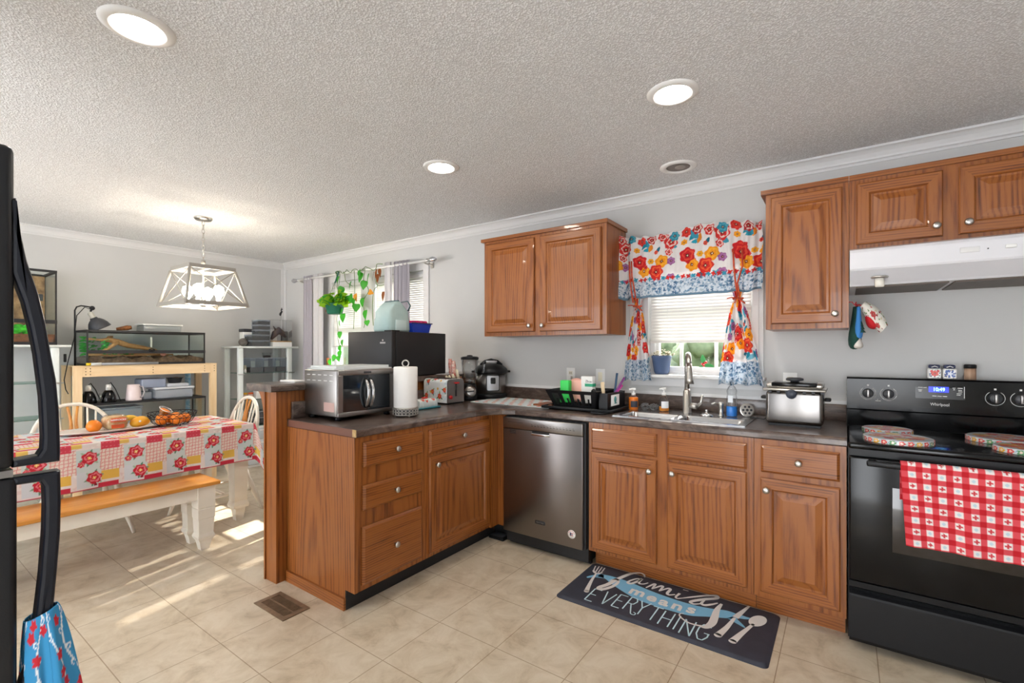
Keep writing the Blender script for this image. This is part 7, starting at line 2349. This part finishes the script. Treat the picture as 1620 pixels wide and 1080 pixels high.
# the tank below and what stands on it
GX0, GX1, GY0, GY1, GZ0, GZ1 = -5.640, -5.325, 1.182, 2.122, 0.4255, 0.835
t = thing('glass_tank', 'black-rimmed glass tank inside the pine stand', 'tank', (-5.48, 1.65, GZ0))
obj('rims', frame4(M(), GX0, GX1, GY0, GY1, GZ1 - 0.018, GZ1, 0.016).box(GX0 + .016, GX1 - .016, GY0 + .016, GY1 - .016, GZ1 - 0.004, GZ1), K['blackmat'], t)
obj('base_rim', frame4(M(), GX0, GX1, GY0, GY1, GZ0, GZ0 + 0.02, 0.016), K['blackmat'], t)
for x in (GX0 + 0.005, GX1 - 0.005):
    for y in (GY0 + 0.005, GY1 - 0.005):
        obj('corner_post', M().box(x - 0.004, x + 0.004, y - 0.004, y + 0.004, GZ0 + 0.02, GZ1 - 0.018), K['blackmat'], t)
obj('glass', M().box(GX1 - 0.006, GX1 - 0.002, GY0 + 0.01, GY1 - 0.01, GZ0 + 0.02, GZ1 - 0.018).box(GX0 + 0.01, GX1 - 0.01, GY1 - 0.006, GY1 - 0.002, GZ0 + 0.02, GZ1 - 0.018).box(GX0 + 0.01, GX1 - 0.01, GY0 + 0.002, GY0 + 0.006, GZ0 + 0.02, GZ1 - 0.018), K['glass_g'], t)
t = thing('storage_box', 'large clear lidded box inside the glass tank', 'box', (-5.48, 1.45, GZ0))
obj('box', M().box(-5.60, -5.345, 1.305, 1.600, GZ0 + 0.0205, 0.770, 0, 0.02), K['frost'], t)
obj('lid', M().box(-5.605, -5.340, 1.300, 1.605, 0.7705, 0.785, 0, 0.004), K['frost'], t)

for k, (y, lb_) in enumerate([(1.225, 'black dome lamp with a white top, left one on the tank in the stand'), (1.362, 'black dome lamp with a white top, next to the pale pitcher')]):
    t = thing('heat_lamp', lb_, 'lamp', (-5.40, y, GZ1), 0, 'spare heat lamps on the tank')
    obj('shade', M().lathe([(0.056, 0.0005), (0.058, 0.010), (0.052, 0.050), (0.040, 0.085), (0.028, 0.105), (0.022, 0.108)], (-5.40, y, GZ1), 26), K['blackgl'], t)
    obj('socket', M().lathe([(0.021, 0.1085), (0.021, 0.140), (0.018, 0.158), (0.008, 0.160)], (-5.40, y, GZ1), 18), K['white'], t)
    obj('cable', M().tube([(-5.40, y, GZ1 + 0.158), (-5.39, y + 0.012, GZ1 + 0.178), (-5.37, y + 0.040, GZ1 + 0.12), (-5.35, y + 0.060, GZ1 + 0.05), (-5.345, y + 0.072, GZ1 + 0.006)], 0.004, 6), K['black'], t)
t = thing('glass_jar', 'small glass jar between the two spare dome lamps', 'jar', (-5.375, 1.294, GZ1))
obj('jar', M().lathe([(0.012, 0.0005), (0.013, 0.05), (0.010, 0.056), (0.012, 0.085), (0.011, 0.086)], (-5.350, 1.294, GZ1), 16), K['acryl'], t)
t = thing('pitcher', 'pale pink-white pitcher on the tank in the pine stand', 'pitcher', (-5.40, 1.545, GZ1))
obj('jug', M().lathe([(0.060, 0.0005), (0.061, 0.01), (0.054, 0.08), (0.047, 0.148), (0.043, 0.148), (0.050, 0.06), (0.01, 0.01)], (-5.40, 1.545, GZ1), 26), pm('pitcher_pale', 'E3D3D3', 0.4), t)
obj('handle', M().tube([(-5.365, 1.580, GZ1 + 0.130), (-5.345, 1.600, GZ1 + 0.125), (-5.335, 1.608, GZ1 + 0.08), (-5.345, 1.598, GZ1 + 0.035), (-5.360, 1.580, GZ1 + 0.028)], 0.006, 8), pm('pitcher_grip', 'A9A2A4', 0.4), t)
t = thing('storage_box', 'wide frosted box with a lid on the tank, right of the pitcher', 'box', (-5.45, 1.86, GZ1))
obj('box', M().box(-5.56, -5.345, 1.700, 2.015, GZ1 + 0.0005, 0.925, 0, 0.012), K['frost'], t)
obj('lid', M().box(-5.57, -5.335, 1.688, 2.026, 0.9255, 0.945, 0, 0.005), milky('box_white', 'E8ECF2', 0.7), t)
lone('storage_box', M().box(-5.59, -5.40, 1.618, 1.690, GZ1 + 0.0005, 0.905, 0, 0.01), K['frost'], 'narrow frosted box tucked between the pitcher and the wide box', 'box')
lone('storage_box', M().box(-5.56, -5.36, 1.595, 1.790, 0.9455, 1.030, 0, 0.012), milky('box_bluish', 'B9C4DA', 0.55), 'small bluish frosted box stacked at the left on the wide box', 'box')
lone('storage_box', M().box(-5.55, -5.36, 1.800, 1.985, 0.9455, 0.978, 0, 0.008), milky('box_pale', 'E3E8F0', 0.6), 'flat frosted box under the black bowl', 'box')
t = thing('black_bowl', 'black plastic bowl with a flared rim on the flat frosted box', 'bowl', (-5.43, 1.885, 0.978))
obj('bowl', M().lathe([(0.046, 0.0005), (0.052, 0.01), (0.060, 0.042), (0.072, 0.048), (0.072, 0.052), (0.056, 0.052), (0.044, 0.012), (0.01, 0.010)], (-5.43, 1.885, 0.978), 26), K['blackmat'], t)
obj('contents', M().ball((-5.43, 1.895, 1.024), (0.034, 0.036, 0.012), 12, 8), pm('bowl_brown', '8A6A54', 0.8), t)
lone('blue_tube', M().lathe([(0.026, 0.0005), (0.026, 0.20), (0.020, 0.205), (0.020, 0.42), (0.026, 0.425), (0.026, 0.64)], (-5.665, 2.085, 0.4255), 16), pm('tube_blue', '5FB2DE', 0.5, var=(30, 'CFE6F3'), stretch=(1, 1, 3)), 'tall light blue tube standing behind the tank at the right of the stand', 'tube')

# ================================================================== white etageres
K['metal_w'] = pm('white_metal', 'DFE6E4', 0.35, coat=0.2)
K['shelf_g'] = thin_glass('shelf_glass', 'CFE6DE', 0.25)


def etagere(y0, y1, x0, x1, zs, label):
    t = thing('etagere', label, 'shelf unit', ((x0 + x1) / 2, (y0 + y1) / 2, 0), 0, 'white glass-shelved etageres')
    for x in (x0 + 0.03, x1 - 0.03):
        for y in (y0 + 0.042, y1 - 0.055):
            obj('post', M().box(x - 0.020, x + 0.020, y - 0.026, y + 0.026, 0, 1.325, 0, 0.004), K['metal_w'], t)
    obj('top_shelf', M().box(x0 - 0.01, x1 + 0.015, y0 - 0.005, y1 + 0.04, 1.3255, 1.3445, 0, 0.005), K['metal_w'], t)
    for z in zs:
        obj('glass_shelf', M().box(x0 + 0.055, x1 - 0.0105, y0 + 0.0690, y1 - 0.0820, z - 0.008, z), K['shelf_g'], t)
        pg = M()
        for y in (y0 + 0.040, y1 - 0.040):
            pg.box(x1 - 0.009, x1 + 0.006, y - 0.034, y + 0.034, z - 0.012, z - 0.004)
        obj('shelf_clip', pg, K['nickel'], t)
    return t


etagere(2.432, 3.080, -5.700, -5.335, [1.050, 0.757, 0.480], 'white etagere with glass shelves in the dining corner')
etagere(0.360, 1.052, -5.690, -5.300, [1.038, 0.745, 0.45], 'white etagere with glass shelves under the tall terrarium, behind the fridge')
ET = 1.3445

# on the corner etagere
K['dark_sub'] = pm('dark_substrate', '1C1C20', 0.8, var=(30, '3A2E2A'))
K['clearbox'] = milky('clear_box', 'DDE4EA', 0.10)


def small_box(x0, x1, y0, y1, z0, z1, fill, label, grp, lid=True):
    t = thing('clear_box', label, 'box', ((x0 + x1) / 2, (y0 + y1) / 2, z0), 0, grp)
    h = z1 - z0
    obj('box', M().box(x0, x1, y0, y1, z0 + 0.0004, z1 - (0.008 if lid else 0)), K['clearbox'], t)
    if fill:
        obj('contents', M().box(x0 + 0.004, x1 - 0.004, y0 + 0.004, y1 - 0.004, z0 + 0.004, z0 + h * fill), K['dark_sub'], t)
    if lid:
        obj('lid', M().box(x0 - 0.003, x1 + 0.003, y0 - 0.003, y1 + 0.003, z1 - 0.0076, z1, 0, 0.002), K['frost'], t)
    return t


for k in range(2):
    z = ET + 0.0005 + k * 0.066
    small_box(-5.54, -5.365, 2.600, 2.800, z, z + 0.065, 0.75, ['wide clear box of dark soil at the bottom of the stack', 'wide clear box of dark soil, second from the stack bottom'][k], 'clear boxes on the corner etagere')
for k in range(3):
    z = ET + 0.0005 + 0.132 + k * 0.056
    small_box(-5.50, -5.365, 2.662, 2.802, z, z + 0.055, 0.70, ['small clear box of dark soil, third from the stack bottom', 'small clear box of dark soil, second from the stack top', 'small clear box of dark soil at the top of the stack'][k], 'clear boxes on the corner etagere')
t = thing('display_cube', 'clear display cube with a white base and a dark specimen on the corner etagere', 'display case', (-5.46, 2.94, ET))
obj('base', M().box(-5.57, -5.350, 2.828, 3.052, ET + 0.0005, ET + 0.052), K['white'], t)
obj('case', M().box(-5.57, -5.350, 2.828, 3.052, ET + 0.0525, ET + 0.312), K['acryl'], t)
obj('bedding', M().box(-5.565, -5.355, 2.833, 3.047, ET + 0.0527, ET + 0.066), pm('bedding_tan', 'B98A52', 0.9, var=(60, 'D9B98A')), t)
sp = M().tube([(-5.44, 2.855, ET + 0.085), (-5.45, 2.90, ET + 0.15), (-5.46, 2.95, ET + 0.19), (-5.46, 3.00, ET + 0.155), (-5.45, 3.03, ET + 0.11)], [.012, .035, .042, .030, .010], 10)
sp.tube([(-5.46, 2.93, ET + 0.17), (-5.45, 2.90, ET + 0.21), (-5.45, 2.88, ET + 0.24)], [.016, .010, .004], 8)
obj('specimen', sp, pm('specimen_dark', '4A4A58', 0.6, var=(25, '7A6558')), t)
obj('slip', M().box(-5.47, -5.46, 2.84, 2.93, ET + 0.07, ET + 0.20), K['paper'], t)
t = thing('figurine', 'little black figurine on a clear stand on top of the display cube', 'figurine', (-5.45, 2.975, ET + 0.312))
obj('stand', M().lathe([(0.022, 0.0005), (0.022, 0.004), (0.005, 0.008), (0.005, 0.050)], (-5.45, 2.975, ET + 0.312), 14), K['acryl'], t)
fg = M().tube([(-5.45, 2.965, ET + 0.364), (-5.45, 2.970, ET + 0.395), (-5.45, 2.985, ET + 0.415), (-5.45, 2.972, ET + 0.430)], [.009, .013, .010, .005], 8)
fg.tube([(-5.45, 2.970, ET + 0.395), (-5.45, 2.950, ET + 0.380)], [.005, .003], 6).tube([(-5.45, 2.975, ET + 0.43), (-5.45, 2.985, ET + 0.462)], [.004, .003], 6).ball((-5.45, 2.983, ET + 0.440), 0.010, 10, 8)
obj('figure', fg, K['black'], t)
lone('carved_rock', M().ball((-5.45, 2.545, ET + 0.0455), (0.045, 0.048, 0.045), 16, 10), pm('rock_grey', '77716C', 0.9, var=(22, '4E4A48'), bmp=(30, 0.8)), 'rounded grey rock at the left of the corner etagere top', 'rock')
t = thing('white_canister', 'white canister with a black lid behind the grey rock', 'canister', (-5.61, 2.64, ET))
obj('can', M().box(-5.66, -5.56, 2.60, 2.72, ET + 0.0005, ET + 0.165, 0, 0.006), K['white'], t)
obj('lid', M().box(-5.665, -5.555, 2.594, 2.726, ET + 0.1655, ET + 0.200, 0, 0.005), K['char'], t)
lone('black_speaker', M().box(-5.62, -5.54, 3.062, 3.112, ET + 0.0005, ET + 0.185, 0, 0.006), K['black'], 'narrow black box beside the display cube at the etagere end', 'box')

for k, (y0, y1, lb_) in enumerate([(2.580, 2.722, 'left clear bin on the upper glass shelf of the corner etagere'), (2.734, 2.864, 'middle clear bin on the upper glass shelf of the corner etagere'), (2.876, 2.992, 'right clear bin on the upper glass shelf of the corner etagere')]):
    t = small_box(-5.56, -5.365, y0, y1, 1.0505, 1.215, 0.35, lb_, 'clear bins on the glass shelf')
    obj('slip', M().box(-5.46, -5.455, (y0 + y1) / 2 - 0.02, (y0 + y1) / 2 + 0.025, 1.11, 1.18).xf(Matrix.Identity(4)), pm('leaf_litter', 'C9CFC4', 0.8), t)
t = thing('deli_cup', 'small clear cup of dark soil on the middle clear bin', 'cup', (-5.45, 2.862, 1.2155))
obj('cup', M().lathe([(0.040, 0.0005), (0.050, 0.055), (0.052, 0.058), (0.048, 0.058)], (-5.45, 2.805, 1.2155), 22), K['acryl'], t)
obj('soil', M().lathe([(0.038, 0.002), (0.042, 0.024), (0.01, 0.027)], (-5.45, 2.805, 1.2155), 20), K['dark_sub'], t)
t = thing('dropper_bottle', 'little white bottle left of the clear bins', 'bottle', (-5.40, 2.540, 1.0505))
obj('bottle', M().lathe([(0.013, 0.0004), (0.013, 0.030), (0.006, 0.036), (0.006, 0.046)], (-5.385, 2.535, 1.0505), 14), K['white'], t)
lone('supplement_jar', M().lathe([(0.019, 0.0004), (0.019, 0.065), (0.015, 0.072), (0.015, 0.085)], (-5.43, 2.552, 1.0505), 14), pm('jar_olive', 'B7B29A', 0.5), 'pale olive jar between the white bottle and the left clear bin', 'jar')
lone('white_booklet', M().box(-2.800, -2.640, 1.52, 1.60, 1.1103, 1.120, 0, 0.002).xf(Matrix.Identity(4)), K['paper'], 'flat white booklet on the raised counter beside the toaster oven', 'booklet')

for y, top, lb_ in ((2.552, 'E9B42A', 'small jar with a yellow lid on the middle shelf of the corner etagere'), (2.612, 'E2662C', 'small jar with an orange lid on the middle shelf of the corner etagere')):
    t = thing('supplement_jar', lb_, 'jar', (-5.42, y, 0.7575), 0, 'lidded jars on the corner etagere')
    obj('jar', M().lathe([(0.025, 0.0004), (0.026, 0.048), (0.023, 0.054)], (-5.42, y, 0.7575), 18), pm('jar_pinkish', 'DDBFB2', 0.5), t)
    obj('lid', M().lathe([(0.026, 0.0545), (0.026, 0.070), (0.023, 0.072)], (-5.42, y, 0.7575), 18), pm('lid_' + top, top, 0.5), t)
t = thing('white_pack', 'white packet beside the orange-lidded jar', 'packet', (-5.42, 2.70, 0.7575))
obj('pack', M().prism([(2.655, 0.7578), (2.745, 0.7578), (2.735, 0.80), (2.70, 0.825), (2.665, 0.85)], -5.47, -5.39, 'x'), K['paper'], t)
for k, (z0, z1, lb_) in enumerate([(0.4805, 0.545, 'dark-filled clear tray, lower one on the bottom glass shelf'), (0.5455, 0.615, 'dark-filled clear tray, upper one on the bottom glass shelf')]):
    small_box(-5.58, -5.365, 2.56, 2.90, z0, z1, 0.8, lb_, 'trays on the bottom glass shelf')
t = thing('drawer_unit', 'white plastic drawer unit under the corner etagere', 'drawer unit', (-5.50, 2.76, 0))
obj('casing', M().box(-5.63, -5.362, 2.525, 2.985, 0.0, 0.455, 0, 0.006), K['white'], t)
for k in range(3):
    d = obj('drawer', M().box(-5.362, -5.352, 2.540, 2.970, 0.030 + k * 0.138, 0.155 + k * 0.138, 0, 0.004), milky('drawer_pale', 'E6ECF1', 0.8), t)
    obj('handle', M().box(-5.352, -5.342, 2.68, 2.83, 0.125 + k * 0.138, 0.137 + k * 0.138, 0, 0.003), K['white'], d)

# the tall terrarium behind the fridge
t = thing('tall_terrarium', 'tall black-framed glass terrarium with a cork wall, beside the fridge handle', 'terrarium', (-5.50, 0.78, ET))
QX0, QX1, QY0, QY1, QZ0, QZ1 = -5.700, -5.300, 0.480, 1.006, ET + 0.0005, 1.955
obj('base_frame', frame4(M(), QX0, QX1, QY0, QY1, QZ0, QZ0 + 0.022, 0.02).box(QX0 + .02, QX1 - .02, QY0 + .02, QY1 - .02, QZ0, QZ0 + 0.006), K['blackmat'], t)
obj('top_frame', frame4(M(), QX0, QX1, QY0, QY1, QZ1 - 0.018, QZ1, 0.016), K['blackmat'], t)
obj('front_bar', M().box(QX1 - 0.012, QX1 + 0.003, QY0, QY1, 1.518, 1.548), K['blackmat'], t)
for x in (QX0 + 0.006, QX1 - 0.006):
    for y in (QY0 + 0.006, QY1 - 0.006):
        obj('corner_post', M().box(x - 0.005, x + 0.005, y - 0.005, y + 0.005, QZ0 + 0.022, QZ1 - 0.018), K['blackmat'], t)
obj('glass', M().box(QX1 - 0.008, QX1 - 0.004, QY0 + 0.012, QY1 - 0.012, QZ0 + 0.022, QZ1 - 0.018).box(QX0 + 0.012, QX1 - 0.012, QY1 - 0.008, QY1 - 0.004, QZ0 + 0.022, QZ1 - 0.018), K['glass_g'], t)
obj('cork_wall', M().box(QX0 + 0.012, QX0 + 0.045, QY0 + 0.012, QY1 - 0.012, QZ0 + 0.022, QZ1 - 0.02), pm('cork', 'B08E66', 0.9, var=(18, '6E5238'), bmp=(22, 0.9)), t)
obj('soil', M().box(QX0 + 0.05, QX1 - 0.012, QY0 + 0.012, QY1 - 0.012, QZ0 + 0.0065, QZ0 + 0.085), pm('red_soil', '8E5A3C', 0.95, var=(30, '5A4030'), bmp=(60, 0.6)), t)
mo = M()
g = np.random.default_rng(14)
for k in range(40):
    mo.ball((-5.36 + g.uniform(-0.03, 0.03), 0.62 + g.uniform(0, 0.30), QZ0 + 0.115 + g.uniform(-0.02, 0.028)), (0.03, 0.035, 0.022), 8, 6)
obj('moss', mo, pm('moss_green', '4FD435', 0.8, var=(30, '2FA822')), t)
obj('gauge', M().box(QX1 - 0.030, QX1 - 0.010, 0.890, 0.925, 1.700, 1.755, 0, 0.006), K['char'], t)
obj('feeding_ledge', M().box(QX1 - 0.05, QX1 - 0.012, 0.830, 0.880, 1.700, 1.708), K['white'], t)
t = thing('pink_bottle', 'small pink spray bottle on the glass shelf behind the fridge', 'bottle', (-5.42, 0.93, 1.0385))
obj('bottle', M().lathe([(0.028, 0.0005), (0.030, 0.01), (0.028, 0.10), (0.012, 0.13), (0.012, 0.15)], (-5.40, 0.955, 1.0385), 18), pm('bottle_pink', 'D7A3A0', 0.3), t)
obj('sprayer', M().box(-5.412, -5.388, 0.945, 0.965, 1.1885, 1.23, 0, 0.004).tube([(-5.395, 0.945, 1.22), (-5.385, 0.925, 1.215)], 0.006, 6), K['white'], t)
